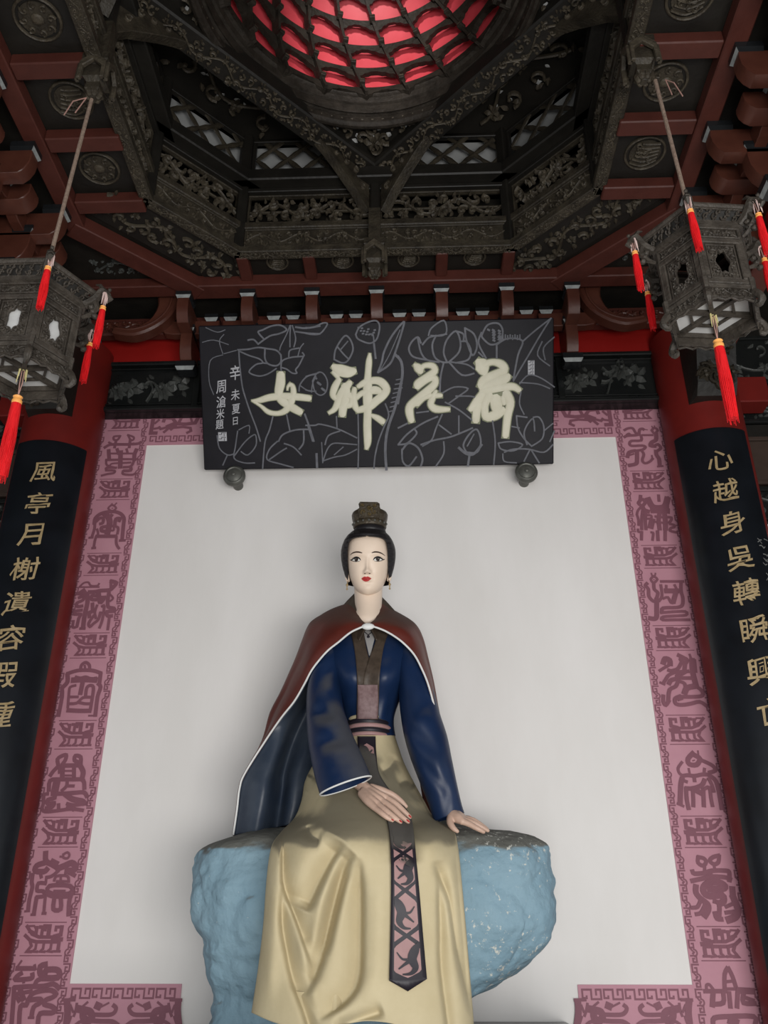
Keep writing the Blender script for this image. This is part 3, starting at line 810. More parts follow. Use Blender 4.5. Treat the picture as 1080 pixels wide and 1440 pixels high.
mb.build('bead_row', M_CARVE2, CA, kind='stuff')
# dome
z1 = z0+.150; HD = .80
def dome_pt(R, ph, th): return Vector((R*cos(ph)*cos(th), YC+R*cos(ph)*sin(th), z1+HD/.78*R*sin(ph)))
mb = MB(); n, m = 72, 22; vs = []
for i in range(m+1):
    ph = radians(-6+92*i/m)
    for k in range(n): vs.append(dome_pt(.86, ph, 2*pi*k/n))
mb.add(vs, [(i*n+k, i*n+(k+1) % n, (i+1)*n+(k+1) % n, (i+1)*n+k)[::-1] for i in range(m) for k in range(n)])
mb.build('dome_shell', M_DOME, CA, smooth=True)
NS = 20; TW = .42; dph = radians(10.4); ph0 = radians(3.0)
def th_at(k, ph): return 2*pi*(k+.15)/NS+TW*ph
ROWS = 7
for k in range(NS):
    mb = MB(); rings = []
    for i in range(14):
        ph = radians(-1)+radians(76)*i/13; th = th_at(k, ph); hw = .011/max(.25, cos(ph))
        rings.append([dome_pt(.80, ph, th-hw*1.1), dome_pt(.80, ph, th+hw*1.1), dome_pt(.735, ph, th+hw), dome_pt(.735, ph, th-hw)])
    mb.k = 0; mb.loft(rings)
    for j in range(ROWS):
        ph = ph0+(j+.05)*dph; th = th_at(k, ph); c = dome_pt(.728, ph+.01, th)
        F = frame(c, (-sin(th), cos(th), 0), (0, 0, 1)); F = (F[0], F[1], F[2], Vector((-cos(th), -sin(th), 0)))
        mb.k = 0; mb.cbox(F, -.016, .016, -.012, .014, -.03, .012, .003)
        mb.k = 1; mb.cbox(F, -.012, .012, .002, .010, .006, .0135, 0)
    mb.build('spiral_rib', [M_RIB, M_CARVE2], CA)
for j in range(ROWS):
    pb = ph0+j*dph
    for k in range(NS):
        mb = MB(); q = 12; Rr = (.80, .765); rings = []
        for u in range(q+1):
            t = u/q; ph_t = pb+dph*.08
            lob = max(0, 1-abs(t-.5)*2.25)
            cut = 0 if lob <= 0 else (.30 if lob < .35 else (.62 if lob < .7 else .80))
            low = pb-dph*.30+dph*.26*cut-dph*.12*(abs(t-.5)*2)**2
            # low: underside, lobed like a cloud ; top flat
            def P(R, ph): return dome_pt(R, ph, th_at(k, ph)+2*pi/NS*t)
            rings.append([P(Rr[0], low), P(Rr[0], ph_t), P(Rr[1], ph_t), P(Rr[1], low)])
        mb.loft(rings); mb.build('cloud_bracket', M_RIB, CA)

# pendants under the caisson rim (mid-sides)
def pendant(x, y, label, ang=0):
    t = empty('pendant', (x, y, ZC-.12), label, 'pendant')
    c, s_ = cos(ang), sin(ang)
    mb = MB(); sq4 = lambda r, z: [(x+r*(c*a-s_*b), y+r*(s_*a+c*b), z) for a, b in ((-1, -1), (1, -1), (1, 1), (-1, 1))]
    mb.loft([sq4(.035, ZC+.3), sq4(.035, ZC+.05), sq4(.06, ZC+.04), sq4(.06, ZC+.0), sq4(.045, ZC-.02), sq4(.048, ZC-.10), sq4(.03, ZC-.12), sq4(.034, ZC-.16), sq4(.012, ZC-.20)])
    mb.build('post', M_CARVE, t)
    for q in range(4):
        a = ang+q*pi/2; n_ = Vector((sin(a), -cos(a), 0)); u = Vector((cos(a), sin(a), 0))
        F = frame(Vector((x, y, ZC-.11))+n_*.056, u, (0, 0, 1))
        mb = MB(); mb.prism(F, [(-.058, .0), (-.035, -.02), (-.035, .05), (0, .085), (.035, .05), (.035, -.02), (.058, 0), (.058, .09), (0, .15), (-.058, .09)][::-1] if False else [(-.062, -.03), (-.044, -.03), (-.042, .05), (0, .09), (.042, .05), (.044, -.03), (.062, -.03), (.06, .08), (0, .135), (-.06, .08)], 0, .018, .004)
        mb.build('carved_hood', M_CARVE2, t)
    mb = MB()
    for q in range(6): a = q*pi/3; mb.blob((x+.022*cos(a), y+.022*sin(a), ZC-.17), (.018, .018, .03), 6, 5)
    mb.build('lotus_bud', M_CARVE2, t, kind='stuff')
    return t
pendant(0, YC+B8-.035, 'dark carved hooded pendant hanging over the middle of the plaque')
pendant(-1.215, YC+.0, 'carved pendant at the caisson rim holding the left lantern rope', 0)
pendant(1.245, YC+.0, 'carved pendant at the caisson rim holding the right lantern rope', 0)
# ================================================================ MAUVE BORDER (print on the white wall)
WB, WI, ZT, ZB, ZTB = 1.749, 1.437, EYE+2.7161, EYE-.1988, EYE+2.9934
BW = WB-WI
YP = WY-.006
FB = frame((0, YP, 0), (1, 0, 0), (0, 0, 1))
def strip(x0, x1, z0, z1, label):
    mb = MB(); mb.cbox(FB, x0, x1, z0, z1, -.006, 0, 0)
    o = mb.build('border_strip', M_PINK); return tag(o, label, 'wall border', 'mauve border strips round the white panel')
zlow = EYE-.72
BS = {-1: strip(-WB, -WI, zlow, ZTB, 'tall mauve border strip with plum beast glyphs, left of the white panel'),
      1: strip(WI, WB, zlow, ZTB, 'tall mauve border strip with plum beast glyphs, right of the white panel')}
xe = at(256, 1384, WY).x; xs_ = at(812, 1386, WY).x
BT = strip(-WI, WI, ZT, ZTB, 'mauve border strip with key pattern along the top, mostly hidden by the plaque')
BL = strip(-WI, xe, ZB-BW*.93, ZB, 'short mauve border tab with key pattern at the lower left')
BR = strip(xs_, WI, ZB-BW*.93, ZB, 'short mauve border tab with key pattern at the lower right')
ZG = .0012
def glyph_px(parent, region, W, strokes, name='beast_glyph'):
    s = W/(region[2]-region[0]); mb = MB(); z = ZG
    for i, (w, pts) in enumerate(strokes):
        P = []
        if len(pts) > 2: pts = smooth_path(pts, 3)
        for x, y in pts:
            q = at(region[0]+x/s, region[1]+y/s, YP); P.append((q.x, q.z))
        k = (at(region[0]+1, region[1], YP)-at(region[0], region[1], YP)).length/s
        mb.ribbon(FB, P, w*k*1.0, z+i*.0003)
    return mb.build(name, M_GLYPH, parent)
def glyph_n(parent, x0, x1, z0, z1, strokes, flip=False, name='dragon_glyph', vflip=False):
    mb = MB()
    for i, (w, pts) in enumerate(strokes):
        P = [((x1-(x1-x0)*x) if flip else x0+(x1-x0)*x, (z0+(z1-z0)*y) if vflip else z1-(z1-z0)*y) for x, y in pts]
        mb.ribbon(FB, P, w*(x1-x0)*.86, ZG+i*.0003)
    return mb.build(name, M_GLYPH, parent)
DRAGON = [(.10, [(.28, .44), (.62, .44), (.82, .34), (1, .06)]), (.06, [(.72, .20), (.80, .06), (.96, .07)]), (.11, [(.72, .10), (.72, .34), (.9, .24)]),
          (.12, [(.05, .08), (.05, .36), (.22, .42)]), (.09, [(.05, .10), (.20, .10), (.20, .22)]), (.13, [(.38, .44), (.38, .08), (.5, .08), (.5, .2)]),
          (.10, [(.56, .42), (.56, .10), (.64, .10)]), (.12, [(.0, .52), (.26, .50)]), (.10, [(.06, .60), (.68, .60), (.85, .54), (1, .38)]),
          (.11, [(.06, .60), (.06, .92)]), (.07, [(.0, .92), (.16, .92)]), (.08, [(.26, .60), (.26, .84), (.34, .92), (.20, .93)]),
          (.08, [(.46, .60), (.46, .84), (.54, .93), (.40, .93)]), (.08, [(.66, .60), (.66, .84), (.74, .93), (.60, .93)]), (.09, [(.84, .56), (.78, .74), (.88, .93), (.76, .93)])]
def key_square(x, y, s, fl):
    P = [(0, 1), (1, 1), (1, 0), (.35, 0), (.35, .55), (.65, .55)]
    return [(x+(s-s*a if fl else s*a), y+s*b) for a, b in P]
def trim(parent, x0, z0, z1, fl):
    """vertical running trim: hooks and half circles"""
    mb = MB(); u = .098; n = int((z1-z0)/u); u = (z1-z0)/n; w = .0074
    for i in range(n):
        z = z1-(i+1)*u
        s = .030
        mb.ribbon(FB, key_square(x0+.006, z+u-s-.006, s, fl), w, ZG)
        mb.ribbon(FB, [(x0+.006+(0 if fl else s), z+u-s-.004), (x0+.006+(s*.4 if fl else s*.6), z+u*.5)], w, ZG+.0001)
        cx, cz = x0+.021, z+u*.42
        mb.ribbon(FB, [(cx+(1 if fl else -1)*.017*cos(a), cz+.015*sin(a)) for a in [radians(-80+20*k) for k in range(9)]], w, ZG)
        mb.ribbon(FB, [(cx-.003, cz-.004), (cx+.004, cz+.004)], .009, ZG+.0001)
        mb.ribbon(FB, [(a, 2*z+.020-b) for a, b in key_square(x0+.006, z-.002, .026, not fl)] if False else key_square(x0+.006, z+.004, .026, not fl), w, ZG+.0002)
    return mb.build('key_trim', M_GLYPH, parent, kind='stuff')
def mean_h(parent, x0, x1, z, h, name='key_trim'):
    mb = MB(); n = max(1, int(round((x1-x0)/.098))); u = (x1-x0)/n
    for i in range(n):
        x = x0+i*u+.006; W = u-.014; w = h*.2
        mb.ribbon(FB, [(x+W*.22, z+h*.4), (x+W*.22, z+h*.15) if False else (x+W*.22, z+h*.2), (x, z+h*.2), (x, z+h), (x+W*.48, z+h), (x+W*.48, z+h*.1), (x+W, z+h*.1), (x+W, z+h), (x+W*.74, z+h), (x+W*.74, z+h*.5)], w, ZG)
    return mb.build(name, M_GLYPH, parent, kind='stuff')
for sg in (-1, 1):
    a = -WB if sg < 0 else WI
    trim(BS[sg], a+.002, EYE-.71, ZTB-.012, sg > 0); trim(BS[sg], a+BW-.046, EYE-.71, ZTB-.012, sg > 0)
# small dragon modules with their rules: (top px y, bottom px y) of every one on the left and on the right
LM = [(576, 606), (674, 703), (778, 809), (890, 925), (1013, 1053), (1149, 1191), (1297, 1344)]
RM = [(564, 592), (662, 691), (767, 799), (880, 915), (1006, 1047), (1148, 1192), (1303, 1351)]
for sg, M in ((-1, LM), (1, RM)):
    x0 = (-WB if sg < 0 else WI)+.062; x1 = x0+BW-.124
    for i, (ya, yb) in enumerate(M):
        px = 150 if sg < 0 else 920
        za, zb_ = at(px, ya, YP).z, at(px, yb, YP).z
        glyph_n(BS[sg], x0+.004, x1-.004, zb_+.008, za-.008, DRAGON, sg < 0)
        for z in (za, zb_):
            mb = MB(); mb.ribbon(FB, [(x0-.006, z), (x1+.006, z)], .0045, ZG); mb.build('rule', M_GLYPH, BS[sg])
GL = [
 ((136, 600, 216, 680), 1080, [(45, [(430,180),(330,190),(330,250),(400,250),(450,175)]), (55, [(370,260),(340,400)]), (60, [(150,400),(240,350),(340,340),(600,340),(700,330)]), (40,[(230,300),(290,330)]), (60, [(700,335),(790,325),(840,300)]), (40, [(590,160),(700,200),(700,250),(650,260),(600,170)]), (55,[(640,250),(620,400)]),
   (70, [(230,450),(240,620)]), (60,[(390,430),(420,520)]), (40, [(270,515),(700,515)]), (75, [(760,440),(720,540),(720,640)]), (45,[(570,430),(590,500)]), (85, [(460,480),(450,780)]), (50, [(180,640),(430,635)]), (45,[(500,625),(760,625)]), (40,[(190,640),(200,740),(380,790)]), (35,[(260,740),(300,710),(430,700)]), (50,[(190,830),(200,790),(370,790)]), (45,[(180,840),(340,845),(330,890),(210,910),(100,940)]), (40,[(500,700),(650,690)]), (50,[(720,640),(660,760),(520,780)]), (60,[(650,770),(650,840),(520,850)]), (45,[(510,850),(510,910),(680,925),(750,890)])]),
 ((116, 695, 196, 775), 1080, [(40,[(540,215),(490,270),(560,320),(640,270),(590,215),(540,215)]), (30,[(560,180),(570,220)]), (30,[(650,170),(610,210)]), (20,[(560,270),(580,268)]), (75,[(600,330),(480,340),(340,380),(250,460),(230,560)]), (55,[(235,540),(230,660),(180,820)]), (45,[(130,830),(200,825)]), (70,[(600,330),(720,370),(790,460),(780,600),(755,870)]), (50,[(710,885),(810,880)]), (110,[(430,380),(500,450),(520,560),(480,740)]), (70,[(560,400),(500,480)]),
   (60,[(270,520),(340,460),(400,470),(390,550),(340,570)]), (70,[(450,620),(370,640),(370,700),(430,710)]), (45,[(280,670),(300,730),(300,790)]), (70,[(270,805),(640,805)]), (50,[(265,810),(240,900),(220,1020)]), (50,[(190,1030),(250,1025)]), (50,[(650,810),(650,950),(700,1040)]), (65,[(620,600),(640,480),(720,470),(700,520)]), (50,[(560,610),(680,640),(670,760)]), (40,[(600,620),(600,690),(560,700)])]),
 ((92, 810, 182, 890), 1080, [(35,[(240,185),(310,120),(390,110),(430,165),(540,165),(570,130)]), (30,[(240,190),(570,188)]), (70,[(770,90),(860,120),(800,200),(740,240),(600,250),(500,270),(400,275)]), (50,[(770,80),(770,220)]), (70,[(320,240),(240,300),(340,290)]), (75,[(370,290),(375,450),(330,650),(300,880)]), (45,[(250,890),(330,890)]), (55,[(230,370),(310,350),(300,410),(200,460),(210,520),(290,510)]), (55,[(280,580),(170,600),(160,650),(260,650),(230,720),(200,850)]), (45,[(140,760),(130,870),(200,860)]), (60,[(540,340),(450,340),(450,400),(520,405)]), (80,[(560,290),(590,440),(640,400),(650,360)]), (60,[(460,470),(460,600),(410,620),(410,700)]), (45,[(540,500),(500,620),(520,720)]), (45,[(620,520),(660,520),(630,740),(580,880)]), (50,[(480,680),(400,800),(420,860),(480,810),(560,740),(600,620)]), (60,[(740,290),(720,420),(730,530),(820,550),(820,600),(710,610),(720,680),(790,680)]), (35,[(740,300),(810,380),(760,430)]), (45,[(750,680),(735,800),(720,910)])]),
 ((70, 920, 160, 1015), 1080, [(55,[(520,260),(540,180),(610,140),(670,190),(670,280)]), (40,[(590,190),(600,250)]), (65,[(860,320),(740,280),(600,270),(460,280),(300,330)]), (75,[(300,340),(300,470),(220,560)]), (65,[(210,570),(210,720),(150,1040)]), (65,[(860,330),(840,500)]), (65,[(820,500),(860,560),(810,720),(770,1040)]), (30,[(660,1040),(780,1040)]), (95,[(390,440),(600,430),(780,440)]), (40,[(440,380),(520,400),(610,380),(700,410),(790,400)]), (75,[(560,470),(520,670)]), (45,[(440,530),(350,560),(330,650),(310,900)]), (55,[(610,690),(630,570),(690,530),(740,560),(730,700),(690,940)]), (45,[(350,725),(480,725)]), (50,[(310,840),(460,830),(560,740),(680,730)]), (50,[(500,820),(600,840),(690,840)]), (70,[(310,950),(500,960),(690,960)])]),
 ((45, 1050, 145, 1150), 1080, [(60,[(400,280),(390,190),(460,140),(520,130),(510,200),(470,260)]), (60,[(740,270),(740,160),(660,140),(650,210),(720,240)]), (65,[(450,290),(700,285)]), (60,[(410,290),(330,370),(280,440)]), (70,[(470,290),(460,500)]), (60,[(640,290),(640,480)]), (30,[(480,370),(620,370)]), (30,[(480,440),(620,440)]), (75,[(730,280),(780,380),(770,460)]), (45,[(420,300),(420,400)]), (60,[(260,670),(280,520),(420,500),(640,500),(780,510),(800,640)]), (110,[(380,540),(350,680)]), (50,[(540,510),(530,600),(460,670)]), (45,[(540,600),(640,600)]), (60,[(310,720),(500,715),(700,700),(800,700),(840,760)]), (60,[(340,720),(350,780),(250,810),(250,870),(340,860),(310,920),(220,940)]), (50,[(250,720),(190,740),(180,870),(160,940),(210,990),(400,975),(600,950),(780,970)]), (50,[(410,880),(410,970)]), (80,[(520,730),(620,800),(760,830),(800,860)]), (50,[(540,870),(640,890),(820,870)]), (70,[(560,900),(640,950)])]),
 ((25, 1185, 125, 1300), 1080, [(80,[(425,150),(430,280),(520,330),(620,390)]), (75,[(520,280),(600,320)]), (80,[(400,310),(290,350),(270,430),(400,440),(450,400)]), (50,[(340,430),(360,530)]), (60,[(230,480),(215,600),(225,680),(180,860),(160,1030)]), (30,[(110,1045),(180,1040)]), (90,[(600,400),(720,350),(820,310),(880,360),(850,420),(740,430)]), (60,[(740,430),(870,500)]), (50,[(620,430),(520,510),(440,530)]), (40,[(440,520),(430,610)]), (55,[(430,620),(320,620),(300,730),(390,740),(410,810),(290,830)]), (60,[(290,840),(250,1080)]), (45,[(430,740),(420,860),(400,1070)]), (35,[(210,1095),(270,1095)]), (40,[(380,1075),(430,1075)]), (35,[(700,180),(760,150),(790,190),(760,240),(700,230),(700,180)]), (30,[(650,215),(700,220)]), (40,[(560,580),(600,510),(760,510),(780,600)]), (35,[(600,590),(780,590)]), (35,[(660,510),(660,590)]), (60,[(460,790),(490,660),(800,660),(840,760)]), (90,[(490,780),(560,800),(760,800),(820,770)]), (40,[(560,740),(720,740)]), (60,[(570,820),(550,1010),(660,1010),(660,830)]), (60,[(830,770),(790,900),(780,1100)])]),
 ((0, 1340, 110, 1440), 1080, [(60,[(230,215),(480,215)]), (30,[(300,110),(250,180)]), (40,[(480,170),(490,230)]), (60,[(300,280),(240,320),(220,370),(400,360),(450,340),(450,290)]), (40,[(330,360),(330,410)]), (75,[(640,160),(560,190),(560,290),(620,300),(640,240),(760,230),(820,260),(800,340),(600,350)]), (60,[(600,350),(520,380),(490,430)]), (60,[(200,480),(400,465),(600,460),(740,430),(820,490)]), (60,[(200,480),(190,650),(165,980)]), (70,[(280,490),(300,560),(330,640)]), (50,[(220,570),(440,530)]), (50,[(230,590),(270,670)]), (60,[(400,640),(460,560),(600,520),(720,520),(780,570),(720,620),(640,650),(620,710),(720,740),(770,790),(720,830),(560,840),(530,980)]), (60,[(420,650),(560,640),(560,690),(470,750),(440,890)]), (60,[(390,650),(370,720),(290,740),(270,980)]), (30,[(400,895),(470,895)])]),
]
for g in GL: glyph_px(BS[-1], *g)
GR = [
 ((866, 590, 946, 670), 1080, [(55,[(160,205),(230,170),(320,170),(380,260),(450,270)]), (60,[(160,335),(220,310),(380,300),(450,280)]), (35,[(200,290),(250,265),(300,310)]), (60,[(440,290),(450,200),(500,180),(530,195)]), (20,[(530,190),(600,200)]), (55,[(470,300),(480,400),(300,410),(260,460),(300,505),(500,500),(560,530),(500,580),(350,600)]), (45,[(510,300),(700,300)]), (50,[(680,210),(730,160),(790,210),(730,270),(680,210)]), (25,[(680,130),(700,170)]), (25,[(730,125),(730,170)]), (80,[(760,280),(760,390),(680,440),(660,500),(740,510)]), (60,[(740,500),(800,480),(850,550),(770,610)]), (75,[(760,600),(770,680),(820,760),(830,890)]), (40,[(790,900),(890,890)]), (70,[(360,600),(250,630),(220,720)]), (35,[(250,690),(340,660)]), (75,[(400,620),(400,780),(380,850),(250,880)]), (50,[(480,590),(530,670),(500,780),(550,840),(640,810),(700,750)]), (30,[(680,690),(700,770)])]),
 ((880, 690, 960, 770), 1080, [(70,[(280,100),(270,190),(240,240),(310,290),(370,220),(320,170)]), (90,[(310,300),(350,370),(430,400)]), (50,[(300,300),(230,380),(210,460)]), (120,[(420,160),(500,300),(620,330),(740,300),(790,150)]), (60,[(620,90),(630,200)]), (120,[(500,380),(700,380),(800,390)]), (40,[(800,120),(800,380)]), (50,[(210,460),(240,560),(240,660)]), (60,[(320,380),(300,560),(300,740)]), (60,[(380,420),(370,560),(380,740)]), (45,[(400,470),(480,480),(480,530),(400,540)]), (110,[(500,560),(470,700)]), (80,[(640,430),(620,560),(640,740)]), (90,[(730,430),(750,600),(750,740)]), (55,[(760,510),(860,520),(850,580),(810,620)]), (55,[(830,640),(910,660),(910,700),(850,720),(840,770),(950,800)]), (45,[(230,740),(240,790),(300,790)]), (55,[(300,790),(295,940)]), (45,[(480,800),(520,820),(505,950)]), (60,[(600,780),(610,950)]), (60,[(745,740),(745,950)]), (50,[(560,500),(720,520)]), (45,[(540,600),(700,620)])]),
 ((895, 798, 985, 888), 1080, [(45,[(290,150),(240,200),(290,260),(350,200),(290,150)]), (30,[(250,100),(270,160)]), (30,[(320,100),(310,150)]), (20,[(285,210),(300,210)]), (60,[(290,270),(300,370),(360,430),(340,520)]), (60,[(180,270),(150,310),(200,370),(210,490),(280,570),(340,570)]), (80,[(340,540),(340,700),(340,830),(300,870),(220,860)]), (50,[(410,300),(430,480),(380,570)]), (50,[(410,240),(790,240)]), (60,[(750,250),(750,400),(780,520),(770,640),(680,680),(450,690),(430,760)]), (90,[(490,400),(690,400)]), (45,[(500,310),(500,400)]), (45,[(640,300),(690,400)]), (45,[(450,530),(530,510),(580,600),(640,600)]), (80,[(660,440),(620,590)]), (50,[(410,770),(600,755),(820,750),(830,810),(640,825),(450,840),(440,890),(640,890),(890,890)])]),
 ((915, 910, 1010, 1005), 1080, [(90,[(200,260),(230,190),(300,210),(310,280)]), (50,[(310,280),(220,330),(140,380)]), (70,[(440,130),(520,170),(580,210),(540,260),(480,200),(520,170)]), (60,[(480,270),(430,350),(340,380)]), (70,[(550,250),(540,360)]), (90,[(660,200),(670,400),(720,600)]), (40,[(620,120),(650,200)]), (50,[(700,210),(720,400)]), (60,[(280,370),(400,400),(600,390)]), (55,[(400,400),(290,450),(240,520),(200,580)]), (40,[(150,570),(220,600)]), (60,[(440,420),(430,490),(650,500)]), (40,[(560,410),(440,480)]), (70,[(440,510),(330,530),(290,590)]), (60,[(440,530),(400,630),(300,690),(280,860)]), (60,[(290,860),(240,930),(200,880),(200,780)]), (55,[(480,560),(540,590),(560,680)]), (90,[(700,630),(580,660),(540,740)]), (60,[(720,630),(810,700),(820,780),(700,800),(480,800)]), (60,[(470,790),(390,830),(400,910),(500,930),(640,910),(780,880),(890,950)]), (40,[(440,850),(500,830)])]),
 ((935, 1045, 1035, 1145), 1080, [(75,[(430,150),(350,240),(370,320),(480,330),(530,240),(460,190)]), (30,[(500,120),(510,200)]), (20,[(420,270),(450,260)]), (60,[(520,250),(620,290),(730,350),(760,420),(670,450)]), (45,[(260,290),(200,380),(220,460),(280,500)]), (60,[(270,500),(340,490),(450,500),(560,480),(670,480)]), (35,[(360,390),(380,490)]), (45,[(600,390),(590,480)]), (55,[(440,500),(450,580)]), (75,[(260,540),(240,640),(230,930)]), (40,[(190,920),(280,960)]), (50,[(250,560),(330,590)]), (65,[(320,690),(430,690),(560,640),(600,560)]), (60,[(320,690),(330,860),(360,1000)]), (55,[(420,700),(430,860),(430,960)]), (80,[(430,700),(560,770)]), (60,[(580,700),(590,960)]), (65,[(680,500),(770,580),(820,760),(860,1000)]), (40,[(840,1000),(910,990)]), (50,[(660,540),(710,640),(740,740)]), (50,[(600,700),(670,680),(700,860),(720,960)])]),
 ((950, 1190, 1060, 1305), 1080, [(55,[(310,150),(310,230),(380,270),(420,220),(390,170),(310,150)]), (55,[(600,130),(590,220),(530,250),(470,200),(520,150),(600,130)]), (45,[(400,270),(400,330)]), (40,[(530,260),(540,320)]), (60,[(230,340),(260,380),(400,370),(500,340),(700,340),(740,370),(740,480)]), (60,[(220,480),(360,450),(500,420),(680,430),(760,460)]), (60,[(480,350),(480,410)]), (85,[(460,590),(640,590),(680,550),(600,500),(470,500),(390,560),(390,640),(470,690),(640,680),(660,760),(590,800)]), (60,[(530,760),(600,800),(600,980)]), (60,[(540,920),(570,1000),(640,1010)]), (75,[(280,550),(280,640),(340,720),(440,800),(450,880),(400,970)]), (50,[(340,760),(300,840),(220,850)]), (50,[(400,820),(350,920),(280,940)]), (80,[(780,580),(790,700)]), (90,[(790,700),(840,820),(860,900),(820,980),(720,1020)]), (45,[(800,790),(690,840)]), (50,[(840,900),(690,920)])]),
 ((970, 1345, 1080, 1440), 1080, [(60,[(520,160),(480,250),(480,440)]), (60,[(530,160),(590,280),(640,440)]), (40,[(490,350),(600,340)]), (40,[(490,450),(640,450)]), (40,[(230,450),(230,400),(270,390),(320,450)]), (55,[(200,480),(500,480)]), (70,[(320,500),(310,680)]), (60,[(320,660),(460,640),(460,500)]), (60,[(540,500),(560,700)]), (60,[(660,480),(650,700)]), (80,[(670,470),(870,480)]), (60,[(740,520),(740,640),(900,650)]), (50,[(740,560),(880,610)]), (60,[(320,930),(340,850),(540,830),(880,830),(900,930)]), (110,[(560,880),(640,920)])]),
]
for g in GR: glyph_px(BS[1], *g)
# top strip: key rows and facing dragon heads
HEAD = [(.10, [(.0, .12), (.05, .40), (.25, .46), (.5, .42)]), (.07, [(.0, .12), (.06, .05)]), (.06, [(.12, .34), (.16, .08)]), (.07, [(.2, .95), (.12, .85), (.14, .68), (.3, .62), (.55, .66)]), (.10, [(.5, .42), (.62, .55), (.55, .70), (.48, .55), (.5, .42)]), (.08, [(.40, .35), (.36, .1)]),
        (.09, [(.46, .4), (.55, .12), (.72, .08), (.74, .3)]), (.07, [(.6, .66), (.7, .9)]), (.07, [(.62, .6), (.78, .72), (.82, .6)]), (.10, [(.86, .06), (.97, .06), (.98, .94), (.86, .94)]), (.06, [(.84, .2), (.92, .4)]), (.06, [(.82, .66), (.92, .7)])]
for sg in (-1, 1):
    n = 3
    for i in range(n):
        x1 = WI-.012-i*.45; x0 = x1-.36
        if i: continue
        a, b = (x0, x1) if sg > 0 else (-x1, -x0)
        mean_h(BT, a, b, ZT+.018, .042); mean_h(BT, a, b, ZTB-.062, .042)
        glyph_n(BT, a+.07 if sg > 0 else a, b if sg > 0 else b-.07, ZT+.075, ZTB-.072, HEAD, sg < 0, 'dragon_head_glyph')
        xx = a+.002 if sg > 0 else b-.05
        mb = MB(); mb.ribbon(FB, key_square(xx, ZT+.085, .034, sg > 0), .007, ZG); mb.ribbon(FB, key_square(xx, ZTB-.13, .034, sg < 0), .007, ZG); mb.build('key_trim', M_GLYPH, BT, kind='stuff')
for par, a, b in ((BL, -WI, xe), (BR, xs_, WI)):
    mean_h(par, a+.012, b-.02, ZB-.062, .042)
    m = (a+b)/2
    off = 0 if par is BL else 718
    hd = [(24, [(115, 225), (104, 290), (88, 335)]), (60, [(120, 270), (190, 285), (235, 300), (250, 345), (215, 380), (175, 350), (170, 310)]), (20, [(150, 265), (212, 212)]),
          (34, [(250, 322), (400, 325), (450, 305), (466, 265), (442, 240)]), (36, [(225, 375), (330, 382), (430, 385), (480, 413)]), (58, [(292, 240), (318, 252)]), (16, [(330, 255), (402, 218)]),
          (26, [(110, 410), (150, 385), (190, 400)]), (58, [(28, 200), (34, 300), (22, 413)]), (26, [(0, 192), (98, 190)]), (20, [(60, 240), (84, 300)]), (18, [(50, 390), (66, 340)])]
    for mir in (0, 1):
        st = [(w, [((1050-x if mir else x), y) for x, y in P]) for w, P in hd]
        glyph_px(par, (90+off, 1376, 260+off, 1441), 1080, st, 'dragon_head_glyph')

# ================================================================ PLAQUE
PB = at(287, 661, 4.40); 
Ltop = at(281, 458, 3.95)
uy = Vector((0, Ltop.y-PB.y, Ltop.z-PB.z)).normalized(); ux = Vector((1, 0, 0))
PH = Vector((0, Ltop.y-PB.y, Ltop.z-PB.z)).length
PW = at(779, 656, 4.40).x-PB.x
FPQ = frame(PB, ux, uy)
def pq(px, py):
    p = on_plane(px, py, PB, FPQ[3])-PB; return (p.dot(ux), p.dot(uy))
M_PLQ = mat('plaque_black', (.007, .0065, .009), .5, (.012, .011, .015), 4, .06, 14, spec=.16)
M_LINE = mat('plaque_grey_line', (.085, .087, .10), .55, (.13, .132, .15), 25)
M_CREAM = mat('cream_character', (.60, .57, .44), .55, (.66, .63, .50), 12, .05, 30)
M_OLIVE = mat('character_edge', (.20, .21, .13), .6)
M_SILVER = mat('pale_inscription', (.36, .36, .38), .55)
PL = empty('lotus_plaque', (PB.x+PW/2, 4.40, PB.z), 'black hanging plaque with four cream characters over grey lotus line drawings', 'plaque')
mb = MB(); mb.cbox(FPQ, 0, PW, 0, PH, -.045, 0, .006); mb.build('board', M_PLQ, PL)
for x in (.12, PW-.12):
    mb = MB(); F = frame(fp(FPQ, x, PH-.05, -.05), (1, 0, 0), (0, 0, 1))
    mb.cbox(F, -.01, .01, -.02, .02, -.42, .02, .003); mb.build('hanger', M_DARK, PL)
def strokes_pl(region, W, S_, name, m, k=1.0, z=.0015, tent=0, under=None, per=True):
    s = W/(region[2]-region[0]); mppx = PW/495.0
    def conv(pts): return [pq(region[0]+p[0]/s, region[1]+p[1]/s) for p in pts]
    if under:
        mb = MB()
        for i, st in enumerate(S_):
            st = smooth_path(st, 4) if len(st) > 2 else st
            mb.ribbon(FPQ, conv(st), [(p[2]+11)/s*mppx*k for p in st], .0010+i*.00003)
        mb.build(name+'_edge', under, PL)
    mb = MB()
    for i, st in enumerate(S_):
        w0 = None
        if isinstance(st, tuple): w0, st = st
        st = smooth_path(st, 4) if len(st) > 2 else st
        P = conv(st); Wd = [((w0 if w0 else p[2])/s*mppx*k) for p in st]
        if tent:
            for e_, f_ in ((0, 1), (-1, -2)):
                a_ = Vector(P[e_])-Vector(P[f_]); a_ = a_.normalized()*Wd[e_]*.30
                if e_ == 0: P.insert(0, (P[0][0]+a_.x, P[0][1]+a_.y)); Wd.insert(0, Wd[0]*.45)
                else: P.append((P[-1][0]+a_.x, P[-1][1]+a_.y)); Wd.append(Wd[-1]*.45)
            mb.tent(FPQ, P, Wd, tent, z); 
        else: mb.ribbon(FPQ, P, Wd, z+i*.0001)
    return mb.build(name, m, PL, smooth=bool(tent), sharp=60)
